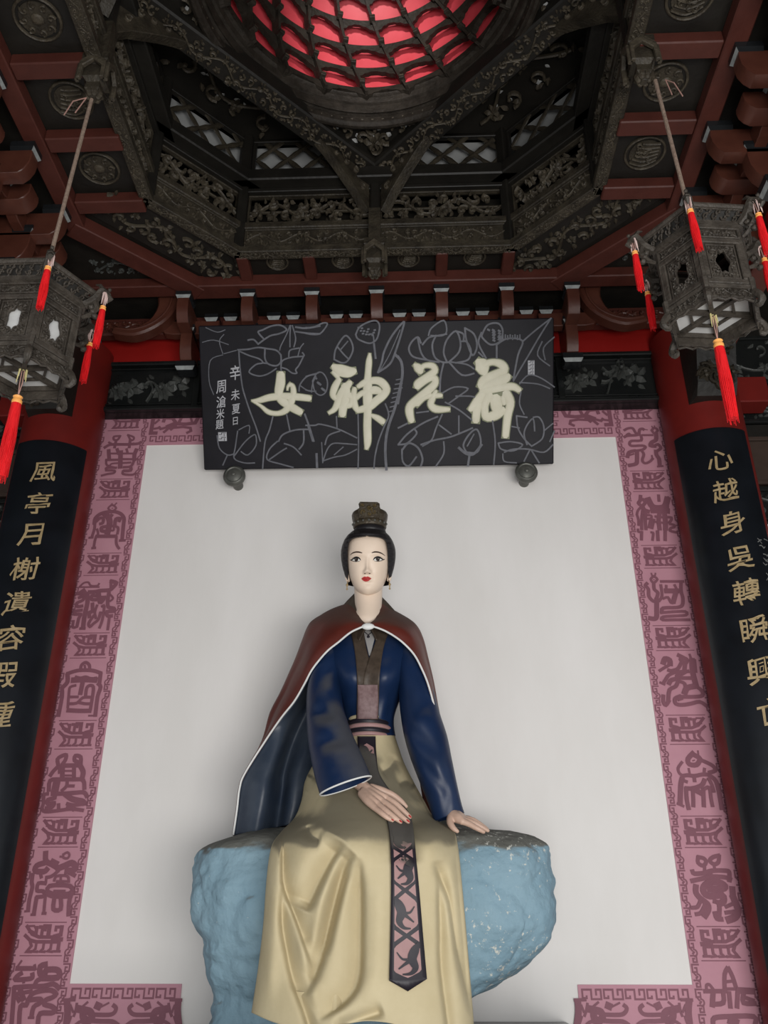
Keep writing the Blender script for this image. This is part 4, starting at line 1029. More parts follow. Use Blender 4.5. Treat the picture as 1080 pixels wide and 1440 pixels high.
RA, RB_, RC = (280, 440, 450, 670), (430, 440, 600, 670), (560, 440, 790, 670)
NU = [[(720,535,60),(716,620,72),(702,700,62),(722,765,58),(790,815,60),(850,850,58),(895,875,50)],
      [(462,772,10),(530,770,38),(620,745,50),(720,735,52),(850,738,52),(975,752,46)],
      [(470,775,14),(545,820,22),(610,872,34),(690,885,34),(760,860,46),(800,800,56),(830,720,46),(825,650,36),(800,630,28)],
      [(805,625,28),(782,650,20),(778,680,12)]]
SHEN = [[(240,470,40),(290,500,84),(370,520,84),(430,510,50)], [(240,520,30),(285,565,36)],
        [(295,585,40),(258,650,52),(240,720,46),(268,760,34)], [(392,610,40),(345,670,66),(300,740,60),(280,800,52),(250,850,40),(205,880,26)],
        [(350,640,66),(345,740,82),(330,820,66),(322,900,54)], [(340,720,70),(400,740,50),(400,800,50),(345,820,40)],
        [(563,360,18),(557,430,44),(548,540,46),(545,640,66),(545,760,70),(545,870,58),(542,1000,58),(545,1130,54),(535,1195,28)],
        [(460,650,30),(520,615,50),(600,595,52),(665,610,60),(710,670,58),(680,725,62),(620,775,62),(550,830,60),(450,860,40)],
        [(430,665,34),(420,740,50),(430,810,50),(460,865,34)], [(440,750,40),(500,705,40),(600,680,60),(650,690,50)],
        [(575,900,22),(630,925,44),(680,960,48)]]
HUA = [[(108,342,22),(130,362,46),(150,390,36)], [(140,385,34),(170,350,26),(225,350,34),(240,385,38),(190,425,42),(135,468,50),(122,490,34)],
       [(125,495,26),(190,440,36),(240,430,34),(240,470,40),(190,520,46),(130,570,48),(80,615,44),(75,660,44),(88,715,34)],
       [(250,515,20),(228,560,34),(215,605,36),(250,635,40),(335,637,24)], [(232,545,34),(285,545,24)], [(120,600,40),(170,560,30),(215,545,34)]]
HE = [[(525,320,40),(550,345,84),(565,385,60),(575,405,30)], [(560,345,44),(620,325,34),(680,340,46),(700,380,46),(640,405,44),(570,445,56),(545,485,44)],
      [(545,500,30),(620,470,56),(700,435,56),(725,415,40)], [(550,520,38),(620,500,52),(700,490,44),(760,488,40),(800,512,30)],
      [(560,530,44),(520,590,52),(475,640,30)], [(525,590,50),(518,650,46),(512,715,42)], [(600,540,54),(572,610,42),(580,685,46),(640,675,56),(690,640,50)],
      [(640,560,66),(650,620,66),(650,650,50)], [(710,530,52),(740,590,46),(722,680,44),(708,815,38)], [(690,560,36),(700,600,30)]]
for R_, W_, st, nm in ((RA, 1064, NU, 'cream_character'), (RB_, 1064, SHEN, 'cream_character'), (RC, 1080, HUA, 'cream_character'), (RC, 1080, HE, 'cream_character')):
    strokes_pl(R_, W_, st, nm, M_CREAM, 1.12, .0030, .004, M_OLIVE)
LA = [(9,[(570,230),(520,170),(560,150),(640,115),(720,110),(770,150),(700,185),(620,205),(520,275)]), (9,[(520,275),(480,235),(430,240)]), (9,[(340,325),(430,320),(520,305),(600,315),(680,330),(720,370)]), (8,[(360,340),(440,375),(530,405),(560,440),(500,455),(440,520),(520,555),(600,540),(680,490)]), (9,[(580,320),(580,400),(610,450),(680,465),(720,430),(720,370)]), (8,[(560,440),(600,445)]), (8,[(720,480),(735,420),(820,390),(920,380),(910,350)]), (8,[(920,380),(880,460),(850,500),(860,530),(820,530),(770,495),(720,480)]), (6,[(800,110),(770,190),(720,290),(710,330)]), (7,[(805,110),(800,200),(800,300)]), (7,[(820,110),(850,220),(835,300)]), (8,[(790,390),(800,330),(880,310)]), (6,[(870,380),(890,310),(920,270)]), (10,[(850,125),(940,135),(1064,115)]), (9,[(850,165),(960,180),(1064,185)]), (8,[(720,480),(725,520)]),
  (8,[(350,330),(360,480),(380,640),(400,720),(450,870),(500,1000),(540,1130)]), (8,[(650,910),(620,1030),(580,1140),(560,1370)]), (8,[(770,890),(800,1040)]), (10,[(930,890),(970,1000),(1010,1130)]), (9,[(700,1130),(740,1070),(850,1030),(970,1025)]), (8,[(690,1130),(620,1200),(600,1290),(720,1330),(830,1360)]), (8,[(750,1150),(830,1180),(900,1250)]), (9,[(920,1030),(920,1140),(880,1200)]), (8,[(620,1290),(720,1220),(770,1190)]), (7,[(160,1080),(180,1190),(250,1250),(310,1240)]), (7,[(340,1040),(320,1180),(310,1280),(400,1320),(490,1320)]), (7,[(310,1260),(400,1140),(470,1080),(500,1080),(500,1170),(430,1250),(370,1220)]), (6,[(350,1030),(440,990),(440,1060)]), (7,[(250,1250),(210,1340)]),
  (8,[(880,690),(890,630),(950,560),(1030,540)]), (7,[(890,640),(960,685),(1030,690)]), (6,[(990,700),(1000,620),(1030,560)]), (5,[(60,130),(160,170),(230,150)]), (5,[(30,260),(130,240),(260,280)]), (5,[(210,360),(180,250),(220,190)]), (5,[(210,370),(100,420),(90,600),(130,720)]), (5,[(220,360),(330,330)])]
LB = [(9,[(0,130),(70,125),(150,90),(190,100),(130,180),(60,190),(0,180)]), (10,[(250,410),(260,330),(310,240),(355,200),(400,250),(415,330),(370,420),(320,440),(250,410)]), (9,[(280,300),(330,360),(370,400)]), (8,[(310,320),(370,250)]), (10,[(440,190),(470,130),(540,85),(620,70),(650,120),(630,220),(590,260),(540,265),(460,230),(440,190)]), (12,[(600,270),(615,400)]), (8,[(550,190),(590,190),(600,250)]), (12,[(635,525),(670,430),(690,340),(760,200),(860,80),(850,150),(790,340),(740,450),(635,525)]), (6,[(660,500),(730,380),(780,270),(830,150)]), (16,[(790,370),(840,430),(850,550),(820,700),(780,850),(740,960),(710,1080),(700,1220),(710,1380)]), (9,[(700,800),(730,900),(690,1000),(640,1130),(610,1260),(600,1370)]), (8,[(60,600),(100,530),(150,530),(190,600),(180,690),(130,725),(80,690),(60,600)]), (7,[(0,560),(60,540),(110,530)]), (7,[(0,680),(70,690)]),
  (8,[(270,910),(275,1010)]), (9,[(0,990),(80,990),(130,980),(280,1020),(450,1100)]), (9,[(170,1160),(200,1080),(300,1040)]), (8,[(460,890),(465,1150),(460,1370)]), (8,[(150,1310),(190,1200),(240,1150),(330,1150),(450,1160)]), (8,[(160,1300),(250,1270),(350,1250),(450,1200)]), (7,[(250,1250),(330,1180)]), (8,[(20,1000),(60,1130)]), (14,[(95,1240),(100,1360)]), (7,[(140,1140),(150,1320)])]
for k in range(12): LB.append((10, [(460+(k*47) % 150, 130+(k*31) % 70), (472+(k*47) % 150, 128+(k*31) % 70)]))
for k in range(9): LB.append((12, [(85+(k*37) % 80, 570+(k*53) % 110), (95+(k*37) % 80, 580+(k*53) % 110)]))
for k in range(8): LB.append((7, [(832-k*9 if k > 2 else 850, 580+k*40), (795-k*9, 590+k*40)]))
LC = [(8,[(0,285),(30,360),(20,480),(0,600)]), (7,[(200,150),(220,100),(300,50),(320,120),(290,150),(215,150)]), (8,[(190,310),(100,290),(70,240),(90,190),(130,160),(150,200)]), (8,[(130,170),(150,260),(190,310),(270,325)]), (8,[(160,210),(200,165),(250,150)]), (8,[(250,150),(225,210),(240,290),(290,325),(340,325)]), (8,[(320,320),(300,260),(320,180),(380,120),(410,190),(400,260),(340,320)]), (8,[(380,120),(430,140),(430,190)]), (8,[(410,190),(450,190),(480,250),(460,310),(380,330)]), (8,[(440,100),(500,140),(520,220),(490,280),(450,180),(440,100)]), (8,[(340,330),(420,410),(500,400)]), (7,[(350,325),(450,340),(500,370)]), (8,[(300,330),(280,420),(275,520)]), (7,[(260,150),(320,140)]),
  (8,[(550,150),(590,80),(660,70),(690,120),(670,190),(610,210),(560,170),(550,150)]), (8,[(550,130),(530,200),(580,300)]), (8,[(650,210),(650,300)]), (7,[(530,260),(560,290)]), (8,[(650,210),(720,170),(820,185),(790,280),(760,440)]), (7,[(820,190),(900,120),(1010,35)]), (7,[(1005,40),(930,160),(860,280),(800,380),(760,450)]), (6,[(950,190),(920,280),(1000,350)]), (6,[(1030,160),(960,230),(970,310)]),
  (7,[(290,530),(370,490),(460,500),(400,550),(330,600)]), (7,[(380,550),(470,550),(520,560)]), (7,[(310,590),(400,640),(490,710)]), (8,[(0,760),(60,730)]), (8,[(0,870),(60,800),(160,730),(260,685)]), (7,[(290,670),(250,760),(220,840),(160,880)]), (7,[(120,660),(200,650)]), (7,[(270,740),(350,800)]), (8,[(0,870),(60,860),(120,800),(110,770)]), (8,[(150,870),(240,840),(340,820),(420,790),(490,760)]), (7,[(400,680),(400,790)]), (9,[(30,900),(70,860),(130,890),(160,960),(150,1010)]), (8,[(25,900),(30,980),(70,1010),(120,950)]), (7,[(300,850),(300,930),(250,1010)]), (8,[(450,920),(430,870),(470,800),(520,770),(545,850),(520,920),(450,920)]), (12,[(400,890),(450,930),(500,930),(550,870)]), (10,[(470,940),(460,1010)]), (7,[(620,700),(640,850),(630,1000)]), (6,[(455,880),(500,800)]),
  (7,[(780,680),(790,760),(830,830),(880,880)]), (7,[(780,680),(850,690)]), (7,[(850,870),(830,800),(850,740),(890,700),(900,780)]), (7,[(880,880),(950,830),(960,750),(930,690),(890,690)]), (7,[(660,860),(740,850),(820,870),(760,910),(680,900),(660,860)]), (7,[(700,920),(760,900),(860,900),(960,920),(1020,870)]), (7,[(870,900),(830,980)]), (7,[(880,910),(930,990)]), (6,[(800,470),(860,410),(940,430),(1030,490)]), (6,[(800,460),(920,470),(1000,500)]), (6,[(810,520),(800,600),(830,670)]), (6,[(750,750),(800,760)]), (6,[(960,780),(1020,730)]), (6,[(1000,850),(1030,780)]), (6,[(690,930),(700,980),(780,990)])]
for k in range(14): LC.append((9, [(590+(k*37) % 75, 110+(k*29) % 75), (602+(k*37) % 75, 116+(k*29) % 75)]))
for k in range(8): LC.append((6, [(690+k*16, 178-(k % 2)*10), (690+k*16, 150-(k % 2)*5)]))
o1 = strokes_pl(RA, 1064, LA, 'lotus_drawing', M_LINE, 1.6, .0006)
o2 = strokes_pl(RB_, 1064, LB, 'lotus_drawing', M_LINE, 1.45, .0006)
o3 = strokes_pl(RC, 1080, LC, 'lotus_drawing', M_LINE, 1.45, .0006)
def small_char(ch, px, py, size, m=None):
    vs, fs = text_mesh(ch); c = pq(px, py); mb = MB()
    mb.add([fp(FPQ, c[0]+x*size*.8+.05*y*size, c[1]+y*size+.12*x*size, .0014) for x, y in vs], fs); mb.build('small_character', m or M_SILVER, PL)
for ch, px, py, s_ in (('辛', 331, 524, .085), ('未', 331, 555, .065), ('夏', 332, 575, .062), ('日', 331, 592, .045),
                       ('周', 311, 544, .075), ('滄', 311, 565, .07), ('米', 310, 582, .06), ('題', 309, 597, .058)):
    small_char(ch, px, py, s_)
def seal(px, py, w, h, seed):
    c = pq(px, py); mb = MB()
    mb.cbox(FPQ, c[0]-w/2, c[0]+w/2, c[1]-h/2, c[1]+h/2, 0, .0016, 0); o = mb.build('seal_mark', M_SILVER, PL)
    mb = MB(); rnd = random.Random(seed); n = max(2, int(h/w*2+.5))
    for i in range(n):
        y = c[1]-h/2+h*(i+.5)/n
        mb.ribbon(FPQ, [(c[0]-w*.4, y), (c[0]-w*.1, y), (c[0]-w*.1, y+h/n*.35), (c[0]+w*.4, y+h/n*.3)], w*.07, .0022)
        mb.ribbon(FPQ, [(c[0]+w*.2, y-h/n*.4), (c[0]+w*.2, y+h/n*.1)], w*.07, .0023)
    mb.build('seal_lines', M_PLQ, o)
seal(313, 614, .05, .052, 1); seal(747, 517, .038, .082, 2)
M_BOSS = mat('grey_metal_boss', (.085, .085, .075), .45, (.14, .14, .125), 14, .1, 40, metal=.4)
for px, py, nm in ((329, 668, 'left'), (740.5, 663, 'right')):
    c = at(px, py, 4.36)
    t = empty('support_boss', (c.x, 4.5, c.z), 'round grey metal boss under the %s end of the plaque' % nm, 'boss', 'metal bosses under the plaque')
    mb = MB(); C = (c.x, 4.5, c.z)
    prof = [(.03, 0), (.03, .10), (.055, .105), (.064, .115), (.066, .13), (.062, .142), (.050, .148), (.044, .145), (.036, .150), (.022, .156), (.010, .157)]
    mb.lathe(C, prof, 32, 'Y'); mb.build('knob', M_BOSS, t, smooth=True, sharp=50)
    mb = MB(); mb.lathe((c.x, 4.345, c.z), [(.013, 0), (.012, .006), (.004, .009)], 10, 'Y'); mb.build('screw', M_BOSS, t)

# carved corbels on the column fronts
for sg in (-1, 1):
    t = empty('column_corbel', (sg*COLX, COLY-COLR, EYE+3.0), 'dark carved corbel on the head of the %s red column' % JL[sg], 'corbel')
    zc0 = at(540, 572, 4.15).z; zc1 = zc0+.48
    F = frame((sg*COLX-sg*.0, COLY-COLR-.0, zc0), (1, 0, 0), (0, 0, 1))
    mb = MB(); rnd = random.Random(12+sg)
    mb.prism(frame((sg*COLX-.10, COLY-COLR+.03, zc0), (0, -1, 0), (0, 0, 1)), [(0, 0), (.08, .02), (.12, .14), (.17, .25), (.24, .40), (.26, .5), (0, .5)], -.20 if False else -.0, .0+.2, .01) if False else None
    rings = []
    for z, d in ((0, .05), (.06, .10), (.15, .13), (.26, .18), (.38, .24), (.48, .28), (.52, .28)):
        rings.append([Vector((sg*COLX-.13, COLY-COLR+.04, zc0+z)), Vector((sg*COLX-.11, COLY-COLR-d, zc0+z)), Vector((sg*COLX+.11, COLY-COLR-d, zc0+z)), Vector((sg*COLX+.13, COLY-COLR+.04, zc0+z))])
    mb.loft(rings); mb.build('body', M_DARK, t)
    mb = MB()
    for k in range(26):
        z = rnd.uniform(.02, .48); d = .07+.4*z; x = rnd.uniform(-.11, .11)
        G = frame((sg*COLX+x, COLY-COLR-d-.0, zc0+z), (1, 0, 0), (0, -.4, 1))
        scroll(mb, G, 0, 0, rnd.uniform(.03, .05), rnd.uniform(0, 6), rnd.choice((-1, 1)), .022, .035)
        if k % 3 == 0:
            for q in range(5): leaf(mb, G, 0, 0, .05, .03, q*1.25, .03)
    mb.build('carving', M_CARVE, t, kind='stuff')

# ================================================================ LANTERNS
def tassel(parent, top, strl, bandh, length, r, lean=(0, 0), knot=None, seed=0):
    top = Vector(top); t = empty('tassel', top, parent=None); 
    t.parent = parent; t.location = top-Vector(parent.location)
    dirv = Vector((lean[0], lean[1], -1)).normalized(); rnd = random.Random(seed)
    mb = MB(); a = top; b = top+dirv*strl
    mb.tube([a+Vector((.004, 0, 0)), (a+b)/2+Vector((.006, 0, 0)), b], .0018, 5); mb.tube([a-Vector((.005, 0, 0)), (a+b)/2-Vector((.003, .002, 0)), b], .0018, 5)
    mb.build('string', M_STRING, t)
    c = b+dirv*bandh
    mb = MB(); mb.tube([b, b+dirv*bandh*.15, b+dirv*bandh*.3, b+dirv*bandh*.45, b+dirv*bandh*.6, b+dirv*bandh*.85, c], [r*.6, r*.85, r*.72, r*.72, r*.9, r*.9, r*.8], 12); mb.build('gold_band', M_TGOLD, t, smooth=True)
    mb = MB(); n = 7; pts = [c+dirv*length*i/n for i in range(n+1)]
    mb.tube(pts, [r*.85, r*.95, r, r*.98, r*.95, r*.9, r*.9, r*.82], 12)
    for k in range(22):      # separate silk strands round the outside
        an = 2*pi*k/22; e = length*rnd.uniform(.98, 1.08)
        o = Vector((cos(an), sin(an), 0))
        mb.tube([c+o*r*.7, c+dirv*e*.5+o*r*1.02, c+dirv*e+o*r*rnd.uniform(.75, 1.0)], [.0016, .002, .0012], 4)
    mb.build('silk_tassel', M_TASSEL, t, smooth=True)
    if knot:
        mb = MB()
        for k in range(5):
            an = rnd.uniform(0, 6.3); o = Vector((cos(an)*.012, sin(an)*.012, 0))
            mb.tube([top+Vector((0, 0, .02)), top+o+Vector((0, 0, .005)), top+o*1.3-Vector((0, 0, .03+.03*rnd.random()))], [.006, .004, .001], 5)
        mb.blob(top+Vector((0, 0, .012)), .010, 6, 5)
        mb.build('knot', knot, t, smooth=True)
    return t
def lantern(X, Yl, ztop, label, glass, rot=0.0, side=1):
    """hexagonal palace lantern; ztop = height of its crown"""
    T = empty('palace_lantern', (X, Yl, ztop), label, 'lantern', 'carved hexagonal hanging lanterns')
    C = Vector((X, Yl, 0))
    def V(r, k, z): r *= .86; a = -pi/2+rot+k*pi/3; return Vector((X+r*cos(a), Yl+r*sin(a), z))
    def hexring(mb, prof, inner=None):
        rings = [[V(r, k, z) for k in range(6)] for r, z in prof]; mb.loft(rings+([rings[0]] if inner else []), True, not inner)
    z0, z1 = ztop-.345, ztop-.075      # body
    # solid rims
    for nm, prof in (('crown_rim', [(.255, ztop-.012), (.262, ztop-.004), (.262, ztop+.004), (.235, ztop+.008), (.232, ztop-.012)]),
                     ('upper_rim', [(.205, z1), (.222, z1+.004), (.222, z1+.018), (.20, z1+.022), (.175, z1+.01), (.175, z1)]),
                     ('lower_rim', [(.172, z0-.02), (.205, z0-.018), (.208, z0-.002), (.19, z0+.006), (.17, z0+.004)])):
        mb = MB(); hexring(mb, prof, True); mb.build(nm, M_LANT, T)
    mb = MB(); mb.loft([[V(.22, k, ztop-.0) for k in range(6)], [V(.12, k, ztop+.03) for k in range(6)], [V(.03, k, ztop+.05) for k in range(6)]]); mb.build('roof_board', M_DARK, T)
    for k in range(6):
        a, b = V(.238, k, 0), V(.238, k+1, 0)
        def panel(ra, rb, za, zb, inset=0):
            A0, B0 = V(ra, k, za), V(ra, k+1, za); A1, B1 = V(rb, k, zb), V(rb, k+1, zb)
            u = (B0-A0); up = ((A1+B1)/2-(A0+B0)/2); F = frame(A0, u, up)
            return F, u.length, up.length, (B1-A1).length
        # crown fretwork (flaring)
        F, L0, H, L1 = panel(.212, .25, z1+.02, ztop-.008)
        d = (L1-L0)/2
        if F[3].dot(F[0]-C-Vector((0, 0, F[0].z))) < 0: F = (F[0], F[1], F[2], -F[3])
        mb = MB()
        mb.tent(F, [(0, .004), (L0, .004)], .01, .006, -.004); mb.tent(F, [(-d, H-.004), (L0+d, H-.004)], .01, .006, -.004)
        n = 5
        for q in range(n):
            x = L0*(q+.5)/n
            scroll(mb, F, x-.006, H*.35, .014, q, 1, .008, .008, -.003); scroll(mb, F, x+.008, H*.7, .013, q+2, -1, .008, .008, -.003)
            mb.tent(F, [(x-.015, .005), (x+.015, H-.006)], .006, .006, -.003)
        mb.build('crown_fretwork', M_LANT, T, kind='stuff')
        mb = MB(); mb.cbox(F, .0, L0, .0, H, -.012, -.006, 0); mb.build('crown_board', M_DARK, T)
        # frieze below crown
        F, L0, H, L1 = panel(.192, .192, z1-.05, z1)
        o_, r_ = carved_panel(T, F, L0, H, 300+k, 'frieze_panel', M_LANT, .01, .9, .008, True, .008, .006)
        r_.build('carving', M_LANT, o_, kind='stuff')
        # body panel: frame, carved plaque with lobed opening, pane behind
        F, L0, H, L1 = panel(.19, .19, z0+.005, z1-.052)
        mb = MB(); frame_rect(mb, F, 0, L0, 0, H, .022, -.012, .012, .003); frame_rect(mb, F, .026, L0-.026, .026, H-.026, .006, -.012, .006, .001); o = mb.build('panel_frame', M_LANT, T)
        mb = MB(); n = 28; cx, cy = L0/2, H/2; ax, ay = L0*.155, H*.27
        inner = []; outer = []
        for q in range(n):
            an = 2*pi*q/n; lob = 1+.12*cos(an*6+(k % 2)*3.1)+.10*cos(2*an)
            inner.append((cx+ax*lob*cos(an), cy+ay*lob*sin(an)))
            c_, s_ = cos(an), sin(an); kk = 1/max(abs(c_)/(L0/2-.028), abs(s_)/(H/2-.028)); outer.append((cx+kk*c_, cy+kk*s_))
        vs = [fp(F, x, y, 0) for x, y in inner]+[fp(F, x, y, 0) for x, y in outer]+[fp(F, x, y, -.01) for x, y in inner]
        fs = [(q, (q+1) % n, n+(q+1) % n, n+q) for q in range(n)]+[(q, 2*n+q, 2*n+(q+1) % n, (q+1) % n) for q in range(n)]
        mb.add(vs, [f[::-1] for f in fs]); mb.tent(F, inner, .008, .006, 0, True)
        mb.build('pierced_plaque', M_LANT, o)
        mb = MB(); rnd = random.Random(k)
        for q in range(18):
            an = 2*pi*q/18; x, y = inner[int(q*n/18) % n]; x = cx+(x-cx)*1.32; y = cy+(y-cy)*1.2
            if q % 2: scroll(mb, F, x, y, .012, an, 1, .007, .010)
            else:
                for w_ in range(4): leaf(mb, F, x, y, .013, .009, an+w_*1.57, .008)
        for x, y in ((.045, .045), (L0-.045, .045), (.045, H-.045), (L0-.045, H-.045)):
            for w_ in range(5): leaf(mb, F, x, y, .016, .010, w_*1.257, .009)
            scroll(mb, F, x, y+(.02 if y < H/2 else -.02), .012, 1, 1, .006, .009)
        mb.build('carving', M_LANT, o, kind='stuff')
        if glass:
            mb = MB(); mb.cbox(F, .02, L0-.02, .02, H-.02, -.018, -.014, 0); mb.build('pane', M_GLASS, o)
        # corner post
        p = V(.195, k, z0-.015); mb = MB(); mb.tube([p, V(.195, k, z1)], .010, 6); mb.tube([V(.20, k, z0-.05), V(.20, k, z0+.03)], [.010, .014], 6); mb.build('corner_post', M_LANT, T)
        # lower apron
        F, L0, H, L1 = panel(.196, .196, z0-.07, z0-.012)
        mb = MB(); mb.tent(F, [(0, .002), (L0*.2, .012), (L0*.35, .004), (L0*.5, .016), (L0*.65, .004), (L0*.8, .012), (L0, .002)], .010, .006, -.004); mb.cbox(F, 0, L0, .016, H, -.008, 0, .001)
        o = mb.build('apron', M_LANT, T); mb = MB(); carve_strip(mb, F, .005, L0-.005, .016, H, 400+k, .008, .9, .008); mb.build('carving', M_LANT, o, kind='stuff')
        # bottom spokes and panes
        a0 = V(.18, k, z0-.008); mb = MB(); mb.tube([Vector((X, Yl, z0-.008)), a0], .012, 4)
        m0 = (V(.18, k, z0-.008)+V(.18, k+1, z0-.008))/2; mb.build('bottom_spoke', M_LANT, T)
        mb = MB(); q1 = [Vector((X, Yl, z0)), V(.175, k, z0), V(.175, k+1, z0)]; q2 = [p_+Vector((0, 0, .004)) for p_ in q1]
        mb.loft([q1, q2]); mb.build('bottom_pane', M_GLASS, T)
        mb = MB(); h1 = [V(.10, k, z0-.006), V(.10, k+1, z0-.006)]; mb.tube(h1, .007, 4); mb.build('bottom_spoke', M_LANT, T)
        # dragon-head bracket at the crown corner
        an = -pi/2+rot+k*pi/3; ra = Vector((cos(an), sin(an), 0)); up = Vector((0, 0, 1)); base = V(.235, k, ztop-.03)
        mb = MB()
        P = [base-ra*.02-up*.03, base+ra*.015-up*.005, base+ra*.035+up*.03, base+ra*.052+up*.033, base+ra*.068+up*.012]
        mb.tube(smooth_path([tuple(p_) for p_ in P], 3), [.018]*5+[.017]*4+[.013]*4, 6)
        mb.tube([base+ra*.045+up*.04, base+ra*.03+up*.065, base+ra*.012+up*.07], [.010, .008, .003], 5)
        mb.tube([base+ra*.062+up*.02, base+ra*.082-up*.005, base+ra*.068-up*.02], [.012, .009, .004], 5)
        mb.tube([base+ra*.02-up*.01, base+ra*.035-up*.05, base+ra*.01-up*.08, base-ra*.02-up*.09], [.012, .011, .010, .006], 5)
        mb.blob(base+ra*.07+up*.042, .008, 6, 4)
        for w_ in range(4): mb.blob(base+ra*(.0+.01*w_)-up*(.02+.022*w_), (.014, .014, .012), 6, 4)
        mb.build('corner_bracket', M_LANT, T, smooth=True, sharp=50)
        base = V(.20, k, z0-.05); mb = MB()
        mb.tube(smooth_path([tuple(base-ra*.0+up*.02), tuple(base+ra*.016), tuple(base+ra*.024-up*.02), tuple(base+ra*.014-up*.04), tuple(base+ra*.0-up*.034), tuple(base+ra*.006-up*.02)], 3), [.015]*4+[.014]*4+[.011]*4+[.007]*4, 6)
        mb.build('corner_foot', M_LANT, T, smooth=True, sharp=50)
        tip = V(.300, k, ztop-.018)
        tassel(T, tip, .05, .02, .165, .0135, (.02*cos(k*2.1), .02*sin(k)), M_KNOT, k)
    tassel(T, (X, Yl, z0-.02), .11, .035, .30, .021, (.0, .03), M_YELLOW, 9)
    # rope to the pendant, with loose ends
    mb = MB(); mb.tube([(X, Yl, ztop+.02), (X-.03*(1 if X > 0 else -1), Yl, ZC-.19)], .0085, 8); mb.build('rope', M_ROPE, T, smooth=True)
    mb = MB()
    for k in range(4):
        a = k*1.57+.5; mb.tube([(X, Yl, ztop+.16), (X+.08*cos(a), Yl+.08*sin(a), ztop+.10), (X+.14*cos(a), Yl+.14*sin(a), ztop+.01)], .002, 4)
    mb.tube([(X+.01, Yl-.01, ZC-.20), (X-.03*side, Yl-.04, ZC-.26), (X-.05*side, Yl-.05, ZC-.36)], .0025, 4); mb.tube([(X+.01, Yl-.01, ZC-.20), (X-.02*side, Yl-.02, ZC-.31)], .0025, 4)
    mb.build('guy_string', M_STRING, T, kind='stuff')
    return T
lantern(1.325, 2.578, EYE+2.44, 'carved hexagonal wooden lantern with dark openings, hanging right of the plaque', False, -.42, -1)
lantern(-1.25, 2.578, EYE+2.255, 'carved hexagonal wooden lantern with white panes, hanging left of the plaque', True, .52, 1)
# ================================================================ STATUE
DUST = (.155, .145, .12)
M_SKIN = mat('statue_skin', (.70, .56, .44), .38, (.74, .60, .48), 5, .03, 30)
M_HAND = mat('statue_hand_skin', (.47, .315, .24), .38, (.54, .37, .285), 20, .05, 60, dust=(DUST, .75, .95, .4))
M_HAIR = mat('painted_black_hair', (.010, .009, .010), .42, (.016, .014, .015), 20, .2, 60, stretch=(1, 1, .3))
M_LIPS = mat('red_lip_paint', (.42, .035, .035), .35)
M_BROW = mat('brow_paint', (.045, .025, .018), .6)
M_EYEW = mat('eye_white', (.62, .60, .55), .3)
M_EYEB = mat('eye_black', (.006, .005, .005), .25)
M_IRIS = mat('eye_iris', (.030, .016, .010), .25)
M_CAPE = mat('cape_maroon_paint', (.110, .020, .013), .46, (.080, .015, .010), 5, .06, 18, dust=((.066, .045, .034), .36, .8, .62))
M_LINING = mat('cape_lining_paint', (.020, .030, .050), .40, (.042, .054, .074), 7, .12, 14, dust=((.07, .075, .08), .35, .8, .5))
M_TRIM = mat('white_trim_paint', (.62, .62, .60), .5)
M_ROBE = mat('navy_robe_paint', (.007, .020, .062), .42, (.005, .015, .046), 6, .07, 16, dust=((.060, .062, .072), .34, .66, .9))
M_COLLAR = mat('brown_collar_paint', (.040, .028, .019), .5, (.070, .050, .036), 26, .15, 40, dust=((.062, .052, .036), .3, .7, .4))
M_GREYIN = mat('grey_inner_collar', (.26, .25, .24), .6)
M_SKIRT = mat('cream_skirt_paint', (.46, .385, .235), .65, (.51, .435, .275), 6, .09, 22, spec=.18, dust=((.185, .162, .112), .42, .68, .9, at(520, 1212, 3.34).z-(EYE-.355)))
M_MAUVE = mat('mauve_sash_paint', (.30, .17, .165), .5, (.34, .20, .19), 20, dust=((.12, .108, .088), .46, .66, .8))
M_SBLK = mat('sash_black_paint', (.014, .011, .016), .45, dust=((.085, .078, .068), .40, .62, .9))
M_ROCK = None

def lerp_rows(rows, y):
    """rows: list of tuples whose first item is the key"""
    if y <= rows[0][0]: return rows[0][1:]
    if y >= rows[-1][0]: return rows[-1][1:]
    for a, b in zip(rows, rows[1:]):
        if a[0] <= y <= b[0]:
            t = (y-a[0])/(b[0]-a[0]) if b[0] > a[0] else 0
            i = rows.index(a); p0 = rows[max(i-1, 0)]; p3 = rows[min(i+2, len(rows)-1)]
            out = []
            for k in range(1, len(a)):
                m1 = (b[k]-p0[k])/max(1e-9, b[0]-p0[0]); m2 = (p3[k]-a[k])/max(1e-9, p3[0]-a[0]); h = b[0]-a[0]
                t2, t3 = t*t, t*t*t
                out.append((2*t3-3*t2+1)*a[k]+(t3-2*t2+t)*h*m1+(-2*t3+3*t2)*b[k]+(t3-t2)*h*m2)
            return tuple(out)
def cr(p0, p1, p2, p3, t):
    return tuple(.5*((2*b)+(c-a)*t+(2*a-5*b+4*c-d)*t*t+(-a+3*b-3*c+d)*t**3) for a, b, c, d in zip(p0, p1, p2, p3))
def grid_patch(rows, su=6, sv=6, fn=None):
    """rows of (px,py,Y) control points -> dense grid of world points (list of rows)"""
    D_ = []
    for r in rows: D_.append(smooth_path(r, su))
    out = []
    n = len(D_)
    for i in range(n-1):
        for k in range(sv):
            t = k/sv
            out.append([cr(D_[max(i-1, 0)][j], D_[i][j], D_[i+1][j], D_[min(i+2, n-1)][j], t) for j in range(len(D_[0]))])
    out.append([tuple(p) for p in D_[-1]])
    G = []
    for a, r in enumerate(out):
        G.append([at(p[0], p[1], p[2]+(fn(p[0], p[1]) if fn else 0)) for p in r])
    return G
